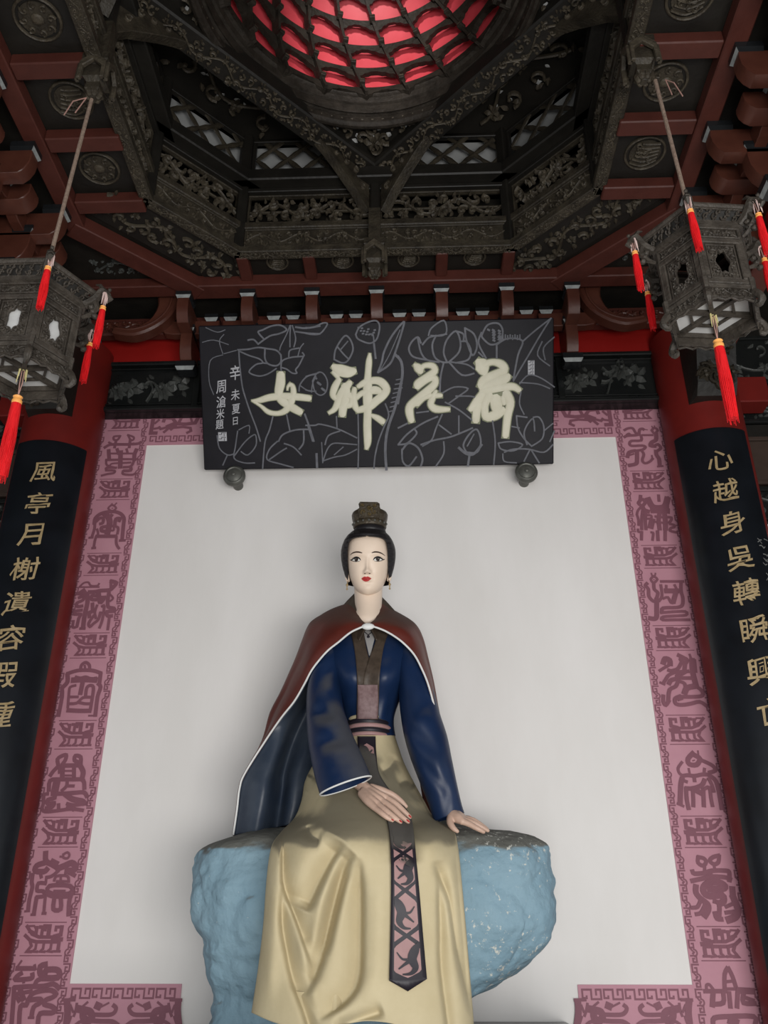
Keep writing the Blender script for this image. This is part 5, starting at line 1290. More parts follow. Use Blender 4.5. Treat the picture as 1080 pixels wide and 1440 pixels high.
def sheet(name, G, m, parent, thick=.0, back=1, smooth=True):
    mb = MB(); R_, Cn = len(G), len(G[0])
    vs = [p for r in G for p in r]; fs = [(i*Cn+j, i*Cn+j+1, (i+1)*Cn+j+1, (i+1)*Cn+j) for i in range(R_-1) for j in range(Cn-1)]
    mb.add(vs, fs); o = mb.build(name, m, parent, smooth=smooth, sharp=180)
    if thick:
        md = o.modifiers.new('thickness', 'SOLIDIFY'); md.thickness = thick; md.offset = 0
    return o
def bake(o):
    dg = bpy.context.evaluated_depsgraph_get(); dg.update()
    me = bpy.data.meshes.new_from_object(o.evaluated_get(dg)); old = o.data; o.modifiers.clear(); o.data = me; bpy.data.meshes.remove(old)
    return o
def remesh(o, vox, it=3, fac=.6):
    md = o.modifiers.new('r', 'REMESH'); md.mode = 'VOXEL'; md.voxel_size = vox; md.use_smooth_shade = True
    sm = o.modifiers.new('s', 'SMOOTH'); sm.iterations = it; sm.factor = fac
    mats = list(o.data.materials); bake(o)
    if not o.data.materials:
        for m in mats: o.data.materials.append(m)
    for p in o.data.polygons: p.use_smooth = True
    return o

STC = at(520, 1100, 3.9)
ST = empty('statue', (STC.x, 3.9, EYE-.355), 'painted statue of a seated woman in maroon cape, navy robe and cream skirt', 'statue')

# ---------------------------------------------------------------- head
HO = at(518, 797.2, 3.87); HB = .29
HR = Vector((1, 0, 0)); HF = Vector((0, -cos(HB), -sin(HB))); HU = Vector((0, -sin(HB), cos(HB)))
def hp(x, h, y): return HO+HR*x+HU*h+HF*y
WR = [(-.1425, .004), (-.140, .022), (-.132, .040), (-.115, .0585), (-.09, .0745), (-.05, .0905), (0, .0995), (.05, .104), (.10, .101), (.14, .090), (.17, .066), (.188, .03), (.192, .004)]
FR_ = [(-.1425, .058), (-.140, .068), (-.130, .080), (-.115, .088), (-.09, .093), (-.05, .098), (0, .101), (.05, .107), (.10, .104), (.14, .088), (.17, .060), (.188, .03), (.192, .004)]
def g(a, s): return math.exp(-(a/s)**2)
def feat(x, h):
    d = 0.0
    A = lerp_rows([(-.060, 0), (-.047, .0015), (-.040, .013), (-.033, .0225), (-.026, .0225), (-.010, .0145), (.010, .0085), (.030, .004), (.045, .001), (.06, 0)], h)[0] if -.06 < h < .06 else 0
    s = .0085+.0055*g(h+.036, .016)
    d += A*g(x, s)
    for sx in (-1, 1):
        d += .0085*g(x-sx*.0135, .0062)*g(h+.037, .0075)
        d -= .0075*g(x-sx*.045, .024)*g(h-.030, .015)
        d += .0055*g(x-sx*.050, .018)*g(h-.026, .0095)
        d += .0035*g(x-sx*.045, .028)*g(h-.052, .008)
        d += .0050*g(x-sx*.050, .026)*g(h+.028, .030)
        d -= .0025*g(x-sx*.028, .009)*g(h+.062, .012)
    d += .0060*g(x, .020)*g(h+.0600, .0052) - .0012*g(x, .004)*g(h+.0575, .004)
    d += .0075*g(x, .0165)*g(h+.0735, .0065)
    d -= .0030*g(x, .024)*g(h+.0665, .0022)
    d -= .0035*g(x, .022)*g(h+.087, .007)
    d += .0065*g(x, .024)*g(h+.115, .017)
    d -= .0016*g(x, .0035)*g(h+.051, .006)
    return d
def face_y(x, h):
    w = lerp_rows(WR, h)[0]; f = lerp_rows(FR_, h)[0]
    u = min(1, abs(x)/w)
    return f*max(0, 1-u**2.35)**.5+feat(x, h)
def fpnt(x, h, off=.0): return hp(x, h, face_y(x, h)+off)
mb = MB(); rings = []
HS = sorted(set([round(-.1425+.335*i/110, 5) for i in range(111)]))
for h in HS:
    if h > .1915: break
    w = lerp_rows(WR, h)[0]; f = lerp_rows(FR_, h)[0]; bk = .075+.055*max(0, min(1, (h+.09)/.12)) if h < .06 else .13*max(.05, 1-((h-.06)/.135)**2)**.5
    ring = []
    n = 150
    for k in range(n):
        a = 2*pi*k/n; sx, cx = sin(a), cos(a)
        if cx >= 0:
            x = w*sx; y = face_y(x, h) if abs(sx) < .985 else f*max(0, 1-abs(sx)**2.35)**.5
        else:
            x = w*sx; y = bk*cx
        ring.append(hp(x, h, y))
    rings.append(ring)
mb.loft(rings); head = mb.build('head', M_SKIN, ST, smooth=True, sharp=180)
# neck, running down under the collar
mb = MB(); rings = []
for (py, xl, xr, Yc, df, db) in ((800, 497, 539, 3.93, .055, .07), (826, 498, 538, 3.935, .065, .07), (838, 498.5, 537.5, 3.94, .075, .07), (850, 499, 537, 3.94, .082, .07), (862, 499, 537.5, 3.94, .088, .075), (874, 494, 542, 3.94, .105, .085), (890, 480, 556, 3.95, .12, .09)):
    a, b = at(xl, py, Yc), at(xr, py, Yc); m_ = (a+b)/2; hw = (b-a).length/2
    rings.append([m_+Vector((hw*cos(2*pi*k/40), (df if sin(2*pi*k/40) > 0 else db)*-sin(2*pi*k/40), 0)) for k in range(40)])
nk = MB(); nk.loft(rings); nk.build('neck', M_SKIN, ST, smooth=True, sharp=180)
# ears and earrings
for sx in (-1, 1):
    mb = MB()
    pts = [hp(sx*.099, .035, -.005), hp(sx*.111, .025, -.014), hp(sx*.112, 0, -.016), hp(sx*.107, -.03, -.008), hp(sx*.101, -.062, .004), hp(sx*.098, -.070, .008)]
    mb.tube(smooth_path([tuple(p) for p in pts], 3), [.010]*3+[.012]*6+[.010]*4+[.009]*3, 8); mb.build('ear', M_SKIN, ST, smooth=True)
    mb = MB(); c = hp(sx*.104, -.088, .01)
    mb.tube([hp(sx*.102, -.072, .01), c], .0022, 6); mb.blob(c, .0065, 8, 6); mb.tube([c, c-Vector((0, 0, .018))], [.004, .002], 6); mb.blob(c-Vector((0, 0, .022)), .005, 8, 6)
    mb.build('earring', M_GOLD, ST, smooth=True)
def fpatch(name, curve_up, curve_lo, m, off, nv=5, sub=5):
    U = smooth_path(curve_up, sub); Lw = smooth_path(curve_lo, sub); n = len(U); rows = []
    for j in range(nv+1):
        t = j/nv; rows.append([fpnt(U[i][0]+(Lw[i][0]-U[i][0])*t, U[i][1]+(Lw[i][1]-U[i][1])*t, off) for i in range(n)])
    mb = MB(); vs = [p for r in rows for p in r]
    mb.add(vs, [(j*n+i, (j+1)*n+i, (j+1)*n+i+1, j*n+i+1) for j in range(nv) for i in range(n-1)])
    return mb.build(name, m, ST, smooth=True, sharp=180)
def fstroke(name, pts, m, off):
    P = smooth_path(pts, 5); mb = MB(); vs = []
    for i, (x, h, w) in enumerate(P):
        a, b = P[max(0, i-1)], P[min(len(P)-1, i+1)]; dx, dy = b[0]-a[0], b[1]-a[1]; l = sqrt(dx*dx+dy*dy) or 1
        nx, ny = -dy/l*w/2, dx/l*w/2
        vs += [fpnt(x+nx, h+ny, off), fpnt(x, h, off+w*.15), fpnt(x-nx, h-ny, off)]
    mb.add(vs, [(3*i+k, 3*i+k+1, 3*i+k+4, 3*i+k+3) for i in range(len(P)-1) for k in (0, 1)])
    return mb.build(name, m, ST, smooth=True, sharp=180)
K = .00347/8      # metres on the face for one pixel of the 8x tracing
def c8(x, y): return ((x-464)*K, (760-y)*K)
def eyes():
    for sx, cx in ((-1, 342), (1, 580)):
        def q(dx, dy): return c8(cx+sx*dx, 700+dy)      # dx>0 towards the temple
        up = [q(-46, 10), q(-34, -8), q(-12, -20), q(12, -20), q(34, -10), q(56, 0)]
        lo = [q(-46, 12), q(-34, 16), q(-12, 20), q(12, 20), q(34, 12), q(56, 2)]
        fpatch('eye', up, lo, M_EYEW, .0006)
        n = 9; r = 22
        iu = [q(r*cos(pi-pi*k/n), max(-19, -1-r*sin(pi*k/n))) for k in range(n+1)]; il = [q(r*cos(pi-pi*k/n), min(19, -1+r*sin(pi*k/n))) for k in range(n+1)]
        fpatch('iris', iu, il, M_IRIS, .0011, 5, 2)
        r = 9; iu = [q(r*cos(pi-pi*k/n), -1-r*sin(pi*k/n)) for k in range(n+1)]; il = [q(r*cos(pi-pi*k/n), -1+r*sin(pi*k/n)) for k in range(n+1)]
        fpatch('pupil', iu, il, M_EYEB, .0015, 4, 2)
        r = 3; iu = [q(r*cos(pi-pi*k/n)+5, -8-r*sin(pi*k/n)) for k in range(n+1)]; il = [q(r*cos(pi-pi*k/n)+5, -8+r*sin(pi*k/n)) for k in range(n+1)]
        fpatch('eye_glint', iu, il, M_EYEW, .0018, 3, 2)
        w = K
        fstroke('upper_lash_line', [(*q(-50, 12), 5*w), (*q(-36, -9), 12*w), (*q(-12, -22), 16*w), (*q(14, -22), 17*w), (*q(38, -12), 16*w), (*q(60, -1), 12*w), (*q(76, -8), 4*w)], M_EYEB, .0016)
        fstroke('lower_lash_line', [(*q(-40, 18), 4*w), (*q(-10, 23), 6*w), (*q(20, 20), 7*w), (*q(56, 6), 8*w)], M_BROW, .0012)
        fstroke('eyelid_crease', [(*q(-48, -6), 2*w), (*q(-30, -24), 3*w), (*q(0, -34), 3.5*w), (*q(34, -28), 3*w), (*q(60, -18), 2*w)], M_COLLAR, .0006)
    fstroke('eyebrow', [(*c8(410, 632), 8*K), (*c8(380, 622), 16*K), (*c8(340, 617), 16*K), (*c8(300, 624), 13*K), (*c8(270, 642), 4*K)], M_BROW, .0012)
    fstroke('eyebrow', [(*c8(515, 632), 8*K), (*c8(545, 622), 16*K), (*c8(585, 622), 16*K), (*c8(625, 634), 13*K), (*c8(660, 656), 4*K)], M_BROW, .0012)
eyes()
fpatch('lips', [c8(396, 912), c8(415, 898), c8(435, 890), c8(450, 896), c8(465, 890), c8(487, 898), c8(508, 912)], [c8(396, 914), c8(412, 930), c8(430, 942), c8(450, 946), c8(472, 942), c8(490, 930), c8(508, 914)], M_LIPS, .0012, 10, 6)
fstroke('lip_line', [(*c8(400, 913), 2*K), (*c8(430, 916), 4*K), (*c8(450, 919), 4*K), (*c8(472, 916), 4*K), (*c8(504, 913), 2*K)], M_COLLAR, .0016)
for sx in (-1, 1): fstroke('nostril', [(sx*.0075, -.0440, .002), (sx*.011, -.0435, .004), (sx*.015, -.0430, .002)], M_BROW, .0008)

# hair
HW = [(-.088, .1005), (-.06, .109), (-.03, .1185), (0, .127), (.04, .1335), (.08, .134), (.11, .127), (.14, .113), (.165, .092), (.182, .068), (.192, .045)]
XI = [(-.088, .0985), (-.06, .0990), (-.03, .099), (0, .0985), (.06, .0980), (.09, .0955), (.11, .0915), (.121, .084), (.129, .068), (.133, .045), (.1345, .02), (.136, .0)]
HFF = [(-.088, .020), (-.05, .045), (0, .065), (.06, .090), (.10, .112), (.13, .124), (.15, .115), (.17, .090), (.185, .065), (.192, .045)]
rings = []; n = 72
for i in range(75):
    h = -.088+.28*i/74
    W = lerp_rows(HW, h)[0]; xi = max(0, lerp_rows(XI, h)[0]) if h < .136 else 0; Ff = lerp_rows(HFF, h)[0]
    bk = .16*max(.1, 1-max(0, (h-.04)/.165)**2)**.5*(1-.25*max(0, -h)/.09)
    ring = []
    a0 = math.asin(min(1, xi/W)); 
    for k in range(n+1):
        t = k/n; a = a0+(2*pi-2*a0)*t
        sx, cx = sin(a), cos(a)
        x = W*sx; y = (Ff if cx > 0 else bk)*cx
        ring.append(hp(x, h, y+.0025*sin(h*260+x*8)))
    inn = hp(xi*.985, h, (face_y(xi*.985, h) if h < .136 else Ff)-.012); inn2 = hp(-xi*.985, h, (face_y(xi*.985, h) if h < .136 else Ff)-.012)
    md = (inn+ring[0])/2+HF*.006; md2 = (inn2+ring[-1])/2+HF*.006
    ring = [inn, md]+ring+[md2, inn2]
    rings.append(ring)
mb = MB(); mb.loft(rings, False, False); hair = mb.build('hair', M_HAIR, ST, smooth=True, sharp=60)
# bun and crown
bc = hp(.008, .176, .0); up = Vector((0, -.10, 1)).normalized()
def cring(r, z, n=40, sy=1.0, wav=None): return [bc+up*z+Vector((r*cos(2*pi*k/n), 0, 0))+Vector((0, 1, .1)).normalized()*(r*sy*sin(2*pi*k/n)) for k in range(n)]
mb = MB(); mb.loft([cring(r, z) for r, z in ((.05, -.03), (.078, -.014), (.080, -.004), (.076, .008), (.070, .022), (.066, .07), (.03, .08))]); mb.build('bun', M_HAIR, ST, smooth=True, sharp=50)
M_CROWN = mat('dark_bronze_crown', (.040, .030, .020), .35, (.075, .060, .038), 40, .3, 80, metal=.3)
cro = MB(); cro.loft([cring(r, z) for r, z in ((.071, .012), (.080, .014), (.083, .020), (.083, .040), (.079, .045), (.070, .045))]); crown = cro.build('crown', M_CROWN, ST, smooth=True, sharp=40)
for k in range(9):
    a = -pi/2+(k-4)*.34; mb = MB(); mb.blob(bc+up*.030+Vector((.085*cos(a), 0, 0))+Vector((0, 1, .1)).normalized()*(.085*sin(a)), (.005, .005, .007), 8, 6); mb.build('gem', M_BOSS, crown, smooth=True)
for sx in (-1, 1):      # upturned side wings
    rings = []
    for z, r in ((.034, .079), (.048, .084), (.064, .088), (.082, .090), (.092, .086), (.097, .079)):
        ring = []
        a1, a2 = (radians(-62), radians(62))
        hw = 1 if z < .09 else .8
        for k in range(15):
            a = (a1+(a2-a1)*k/14)*hw; ring.append(bc+up*z+Vector((sx*r*cos(a), 0, 0))+Vector((0, 1, .1)).normalized()*(r*sin(a)))
        for k in range(15):
            a = (a2-(a2-a1)*k/14)*hw; ring.append(bc+up*z+Vector((sx*(r-.010)*cos(a), 0, 0))+Vector((0, 1, .1)).normalized()*((r-.010)*sin(a)))
        rings.append(ring)
    mb = MB(); mb.loft(rings); mb.build('wing', M_CROWN, crown, smooth=True, sharp=50)
FC = frame(bc+up*.045+Vector((0, -.070, 0)), (1, 0, 0), up)
mb = MB(); mb.prism(FC, [(-.050, -.01), (.050, -.01), (.056, .042), (.050, .048), (.052, .066), (.040, .075), (-.044, .078), (-.052, .066), (-.046, .046), (-.056, .04)], -.055, .006, .004); mb.build('front_plate', M_CROWN, crown)
mb = MB()
for x, y, r in ((-.026, .022, .015), (.026, .022, .015), (0, .044, .015), (-.03, .056, .009), (.03, .056, .009), (0, .012, .009)):
    scroll(mb, FC, x, y, r, x*90, 1 if x > 0 else -1, .008, .010, .006)
for k in range(6): leaf(mb, FC, 0, .044, .014, .009, k, .014, .006)
mb.build('scrollwork', mat('worn_gold', (.13, .095, .045), .4, metal=.4), crown, kind='stuff')

# ---------------------------------------------------------------- torso of the robe
TR = [(862, 500, 537, 3.95, .060), (874, 484, 552, 3.95, .085), (886, 458, 574, 3.95, .115), (900, 446, 586, 3.95, .145), (920, 444, 589, 3.95, .172), (945, 456, 580, 3.95, .190), (962, 464, 572, 3.95, .185), (985, 474, 562, 3.95, .150), (1012, 483, 554, 3.95, .128), (1046, 480, 558, 3.95, .135)]
def torso_Y(px, py):
    xl, xr, Yc, df = lerp_rows(TR, py); u = (px-(xl+xr)/2)/((xr-xl)/2); u = max(-1, min(1, u))
    b = .030*(g(px-491, 20)+g(px-546, 20))*g(py-950, 22) - .014*g(px-518, 12)*g(py-955, 30)
    return Yc-df*max(0, 1-abs(u)**2.3)**.5-b
def tpt(px, py, off=.004): return at(px, py, torso_Y(px, py)-off)
mb = MB(); rings = []
for i in range(70):
    py = 862+172*i/69; xl, xr, Yc, df = lerp_rows(TR, py); ring = []
    for k in range(61):
        t = -1+2*k/60; u = sin(t*pi/2); px = (xl+xr)/2+u*(xr-xl)/2
        fold = .003*sin(px*.35+py*.08)*g(py-1000, 26)+.004*g(abs(px-518)-30, 5)*g(py-1005, 25)
        ring.append(at(px, py, torso_Y(px, py)+fold))
    for k in range(1, 30):
        t = 1-2*k/30; u = sin(t*pi/2); px = (xl+xr)/2+u*(xr-xl)/2; p = at(px, py, Yc); ring.append(Vector((p.x, Yc+.12*max(0, 1-u*u)**.5, p.z)))
    rings.append(ring)
mb.loft(rings); mb.build('robe_torso', M_ROBE, ST, smooth=True, sharp=180)
def tstrip(name, L_, R_, m, off, n=8, lift=0):
    Ls, Rs = smooth_path(L_, 6), smooth_path(R_, 6); mb = MB(); vs = []; c = len(Ls)
    for i in range(c):
        for j in range(n+1):
            t = j/n; px, py = Ls[i][0]+(Rs[i][0]-Ls[i][0])*t, Ls[i][1]+(Rs[i][1]-Ls[i][1])*t
            vs.append(tpt(px, py, off+lift*sin(pi*t)))
    mb.add(vs, [(i*(n+1)+j, i*(n+1)+j+1, (i+1)*(n+1)+j+1, (i+1)*(n+1)+j) for i in range(c-1) for j in range(n)])
    o = mb.build(name, m, ST, smooth=True, sharp=180); md = o.modifiers.new('thickness', 'SOLIDIFY'); md.thickness = .003; md.offset = 0
    return o
tstrip('inner_collar', [(507, 876), (511, 890), (515, 905), (519, 922)], [(534, 876), (529, 890), (525, 905), (521, 922)], M_GREYIN, .006)
tstrip('collar_band', [(488, 868), (492, 885), (497, 905), (500, 925), (502, 950), (502, 980), (501, 1012)], [(505, 868), (511, 885), (514, 905), (519, 926), (526, 950), (530, 980), (531, 1012)], M_COLLAR, .009, lift=.002)
tstrip('collar_band', [(538, 868), (532, 885), (527, 905), (519, 926), (512, 950), (510, 980), (517, 1012)], [(553, 868), (548, 885), (541, 905), (537, 925), (534, 950), (533, 980), (532, 1012)], M_COLLAR, .014, lift=.002)
M_FLORAL = mat('faded_mauve_brocade', (.14, .085, .085), .55, (.21, .14, .14), 60)
tstrip('brocade_panel', [(503, 963), (503, 985), (502, 1011)], [(531, 963), (532, 985), (531, 1011)], M_FLORAL, .018)
mb = MB(); c = tpt(518, 893, .012)
mb.tube([tpt(512, 888, .012), c, tpt(524, 888, .012)], .0022, 5); mb.blob(c-Vector((0, 0, .012)), (.008, .006, .012), 8, 6); mb.tube([c-Vector((.004, 0, .02)), c-Vector((.012, 0, .045))], .0025, 5); mb.tube([c-Vector((-.004, 0, .02)), c-Vector((-.010, 0, .042))], .0025, 5)
mb.build('neck_ornament', M_SBLK, ST, smooth=True)
# standing collar round the neck
for sx, pts in ((-1, [(499, 835), (500, 845), (502, 858), (508, 872), (516, 881)]), (1, [(535.5, 839), (535, 850), (533.5, 860), (528, 872), (519, 881)])):
    rows = []
    for i, (x, y) in enumerate(pts):
        f = i/(len(pts)-1); Yn = 3.985-.19*f
        rows.append([(x, y, Yn-.0), (x+sx*(5+4*(1-f)), y+9, Yn+.0), (x+sx*(10+9*(1-f)), y+20, Yn-.01)])
    sheet('standing_collar', grid_patch(rows, 4, 5), M_COLLAR, ST, .007)

# belt
def belt(name, ya, yb, off, m):
    rings = []
    for i in range(7):
        py = ya+(yb-ya)*i/6; pf = off+.004*sin(pi*i/6); xl, xr, Yc, df = lerp_rows(TR, py); ring = []
        cc = at((xl+xr)/2, py, Yc); hw = (at(xr, py, Yc)-at(xl, py, Yc)).length/2+pf-.026
        for k in range(64):
            a = 2*pi*k/64; ring.append(Vector((cc.x+hw*cos(a), Yc-(df+pf if sin(a) > 0 else .12+pf)*abs(sin(a))**.9*(1 if sin(a) > 0 else -1), cc.z)))
        rings.append(ring)
    mb = MB(); mb.loft(rings, True, True); return mb.build(name, m, ST, smooth=True, sharp=60)
belt('belt_band', 1012.5, 1019.5, .008, M_SKIRT); belt('belt_band', 1019, 1026, .014, M_SBLK); belt('belt_band', 1025.5, 1031.5, .016, M_MAUVE); belt('belt_band', 1031, 1037.5, .014, M_SBLK); belt('belt_band', 1037, 1042.5, .010, M_MAUVE)

# ---------------------------------------------------------------- skirt
SK = [(1034, 482, 555, 3.815, 3.96), (1052, 466, 561, 3.79, 3.98), (1072, 443, 568, 3.74, 3.98), (1098, 429, 581, 3.66, 3.97), (1125, 424, 596, 3.565, 3.95), (1150, 414, 611, 3.47, 3.92),
      (1168, 397, 637, 3.41, 3.76), (1185, 384, 643, 3.37, 3.60), (1205, 378.5, 646, 3.345, 3.53), (1245, 374, 650, 3.335, 3.50), (1300, 370, 655, 3.335, 3.50), (1360, 363, 660, 3.325, 3.50), (1420, 354, 665, 3.30, 3.50), (1480, 345, 669, 3.28, 3.50)]
VALL = [  # (amp, sigma_left, sigma_right, polyline px)
 (.075, 22, 5, [(482, 1184), (466, 1208), (450, 1238), (439, 1262), (430, 1282)]),
 (.050, 3, 15, [(399, 1168), (398, 1220), (401, 1250), (419, 1297), (441, 1362)]),
 (.042, 4, 12, [(398, 1245), (397, 1297), (404, 1340), (413, 1380), (434, 1440), (440, 1490)]),
 (.065, 17, 5, [(499, 1200), (483, 1222), (466, 1285), (449, 1355), (428, 1402)]),
 (.030, 9, 4, [(492, 1214), (479, 1260), (469, 1300), (458, 1345)]),
 (.062, 20, 4, [(505, 1206), (507, 1260), (507, 1320), (504, 1378), (485, 1408), (447, 1434)]),
 (.050, 4, 13, [(612, 1210), (620, 1234), (633, 1268), (642, 1329), (655, 1386), (664, 1430)]),
 (.042, 3, 11, [(617, 1234), (619, 1300), (620, 1360), (630, 1440), (634, 1490)]),
 (.022, 6, 8, [(640, 1190), (645, 1250), (652, 1330), (658, 1400)]),
 (.035, 9, 6, [(540, 1422), (510, 1432), (470, 1446)]),
 (.030, 6, 10, [(433, 1092), (440, 1080), (452, 1066)]), (.026, 6, 10, [(427, 1112), (436, 1098), (447, 1088)]), (.022, 5, 9, [(560, 1103), (574, 1098), (583, 1106)]),
 (.018, 6, 8, [(556, 1062), (548, 1078), (536, 1086)]), (.028, 8, 8, [(430, 1160), (437, 1175), (452, 1180)]),
 (.040, 13, 13, [(566, 1150), (568, 1180), (570, 1215)]), (.015, 10, 10, [(530, 1110), (545, 1130), (560, 1150)]),
]
RIDG = [(.025, 12, [(388, 1210), (385, 1280), (381, 1350), (376, 1410)]), (.025, 9, [(472, 1215), (455, 1262), (444, 1310), (436, 1350)]), (.020, 16, [(530, 1220), (532, 1290), (530, 1360), (515, 1410)]), (.02, 12, [(632, 1215), (640, 1280), (650, 1350)]), (.02, 9, [(420, 1300), (432, 1370), (446, 1420)])]
def seg_d(px, py, P):
    best = 1e9; sg = 1; tt = 0
    n = len(P)-1
    for i in range(n):
        ax, ay = P[i][:2]; bx, by = P[i+1][:2]; dx, dy = bx-ax, by-ay; L2 = dx*dx+dy*dy
        t = max(0, min(1, ((px-ax)*dx+(py-ay)*dy)/L2)); qx, qy = ax+dx*t, ay+dy*t; d = (px-qx)**2+(py-qy)**2
        if d < best: best = d; sg = 1 if (dx*(py-ay)-dy*(px-ax)) > 0 else -1; tt = (i+t)/n
    return sqrt(best), sg, tt
for q in range(len(VALL)): VALL[q] = (VALL[q][0]*1.15, VALL[q][1]*1.1, VALL[q][2]*1.1, smooth_path(VALL[q][3], 3))
def folds(px, py):
    d = 0
    for amp, sl, sr, P in VALL:
        ys = [p[1] for p in P]; xs = [p[0] for p in P]
        if py < min(ys)-75 or py > max(ys)+75 or px < min(xs)-75 or px > max(xs)+75: continue
        r, s_, t = seg_d(px, py, P); w = sl if s_ > 0 else sr
        if r < w*3: d += amp*math.exp(-(r/w)**1.5)*min(1, t*6)*min(1, (1-t)*6)
    for amp, w, P in RIDG:
        r, s_, t = seg_d(px, py, P)
        if r < w*3: d -= amp*math.exp(-(r/w)**2)*min(1, t*4+.1)*min(1, (1-t)*4+.1)
    return d
def skirt_base(px, py):
    xl, xr, Yf, Ye = lerp_rows(SK, py); u = (px-(xl+xr)/2)/((xr-xl)/2); u = max(-1, min(1, u))
    Y = Ye-(Ye-Yf)*max(0, 1-abs(u)**2.6)**.55
    Y -= .055*g(px-492, 38)*g(py-1178, 42) + .050*g(px-606, 22)*g(py-1172, 42)
    Y -= .02*g(px-470, 40)*g(py-1120, 30)
    return Y
def skirt_Y(px, py): return skirt_base(px, py)+folds(px, py)
def hem_y(u): return 1424+26*min(1, u*2.2)+14*sin(u*9)*min(1, u*2)
NR, NCc = 190, 200
G = []
for i in range(NR+1):
    v = i/NR; row = []
    for j in range(NCc+1):
        u = j/NCc; t = -1+2*u; uu = sin(t*pi/2)*.55+t*.45
        yb = hem_y(u); py = 1034+(yb-1034)*v
        xl, xr, Yf, Ye = lerp_rows(SK, py); px = (xl+xr)/2+uu*(xr-xl)/2
        row.append(at(px, py, skirt_Y(px, py)))
    xl, xr, Yf, Ye = lerp_rows(SK, py)
    a, b = row[0], row[-1]
    row = [Vector((a.x+.06, a.y+.16, a.z)), Vector((a.x+.012, a.y+.05, a.z))]+row+[Vector((b.x-.012, b.y+.05, b.z)), Vector((b.x-.06, b.y+.16, b.z))]
    G.append(row)
last = G[-1]; G.append([Vector((p.x*.97+.03*STC.x, p.y+.05, p.z-.004)) for p in last]); G.append([Vector((p.x*.97+.03*STC.x, p.y+.055, p.z+.10)) for p in last])
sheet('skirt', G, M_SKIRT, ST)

# hanging sash on the skirt
SL = [(503, 1036), (504, 1060), (508, 1085), (520, 1110), (536, 1135), (546, 1160), (549.5, 1200), (550, 1260), (549, 1320), (547.5, 1379)]
SRr = [(528, 1036), (529, 1060), (533, 1088), (548, 1112), (566, 1132), (579, 1155), (584.5, 1200), (590, 1260), (595, 1320), (600, 1377)]
SLs, SRs = smooth_path(SL, 8), smooth_path(SRr, 8)
def sash_px(s, t):
    """s across 0..1, t along 0..1"""
    f = t*(len(SLs)-1); i = min(int(f), len(SLs)-2); k = f-i
    lx, ly = SLs[i][0]+(SLs[i+1][0]-SLs[i][0])*k, SLs[i][1]+(SLs[i+1][1]-SLs[i][1])*k
    rx, ry = SRs[i][0]+(SRs[i+1][0]-SRs[i][0])*k, SRs[i][1]+(SRs[i+1][1]-SRs[i][1])*k
    return lx+(rx-lx)*s, ly+(ry-ly)*s
def sash_pt(s, t, off):
    x, y = sash_px(s, t); e = 0
    if t > .999: y += 0
    # the sash bridges the small folds: average of the skirt over its width
    Y = min(skirt_base(x, y)+.35*folds(x, y), skirt_Y(x, y))
    return at(x, y, Y-off)
def sash_tip(s, off):
    x0, y0 = sash_px(s, 1.0); y = y0+16*(1-abs(2*s-1)); return at(x0, y, min(skirt_base(x0, y)+.35*folds(x0, y), skirt_Y(x0, y))-off)
n = 8; G = [[sash_pt(j/n, i/110, .014) for j in range(n+1)] for i in range(111)]; G.append([sash_tip(j/n, .014) for j in range(n+1)])
o = sheet('sash', G, M_SBLK, ST, .008)
def sash_area(name, poly_rows, m, off=.0195):
    G = [[sash_pt(s, t, off) for s in [a+(b-a)*q/6 for q in range(7)]] for t, a, b in poly_rows]; return sheet(name, G, m, o)
def rows_t(t0, t1, a, b, n=8): return [(t0+(t1-t0)*i/n, a(i/n) if callable(a) else a, b(i/n) if callable(b) else b) for i in range(n+1)]
def diamond(t0, t1):      # one mauve lozenge bay with black crossings at both ends
    c0, c1 = .12, .88; m_ = .22
    def a(f): return .5-(.5-c0)*min(1, f/m_, (1-f)/m_)
    def b(f): return .5+(c1-.5)*min(1, f/m_, (1-f)/m_)
    sash_area('mauve_field', rows_t(t0+.006, t1-.006, a, b, 16), M_MAUVE)
def sstroke(pts, w, m, off=.0235, nm='curl'):
    P = smooth_path(pts, 6); mb = MB(); vs = []
    for i, p in enumerate(P):
        a, b = P[max(0, i-1)], P[min(len(P)-1, i+1)]; A_, B_ = sash_px(a[0], a[1]), sash_px(b[0], b[1]); dx, dy = B_[0]-A_[0], B_[1]-A_[1]; l = sqrt(dx*dx+dy*dy) or 1
        c = sash_px(p[0], p[1]); ww = (p[2] if len(p) > 2 else w)/2
        for sg in (1, -1):
            x, y = c[0]-dy/l*ww*sg, c[1]+dx/l*ww*sg; vs.append(at(x, y, min(skirt_base(x, y)+.35*folds(x, y), skirt_Y(x, y))-off))
    mb.add(vs, [(2*i, 2*i+2, 2*i+3, 2*i+1) for i in range(len(P)-1)]); return mb.build(nm, m, o)
def t_of(y):      # along-parameter for a given pixel height (left edge)
    for i in range(len(SLs)-1):
        if SLs[i][1] <= y <= SLs[i+1][1]: return (i+(y-SLs[i][1])/(SLs[i+1][1]-SLs[i][1]))/(len(SLs)-1)
    return 1.0
bays = [(1044, 1072), (1072, 1100), (1160, 1200), (1200, 1252), (1252, 1316), (1316, 1378)]
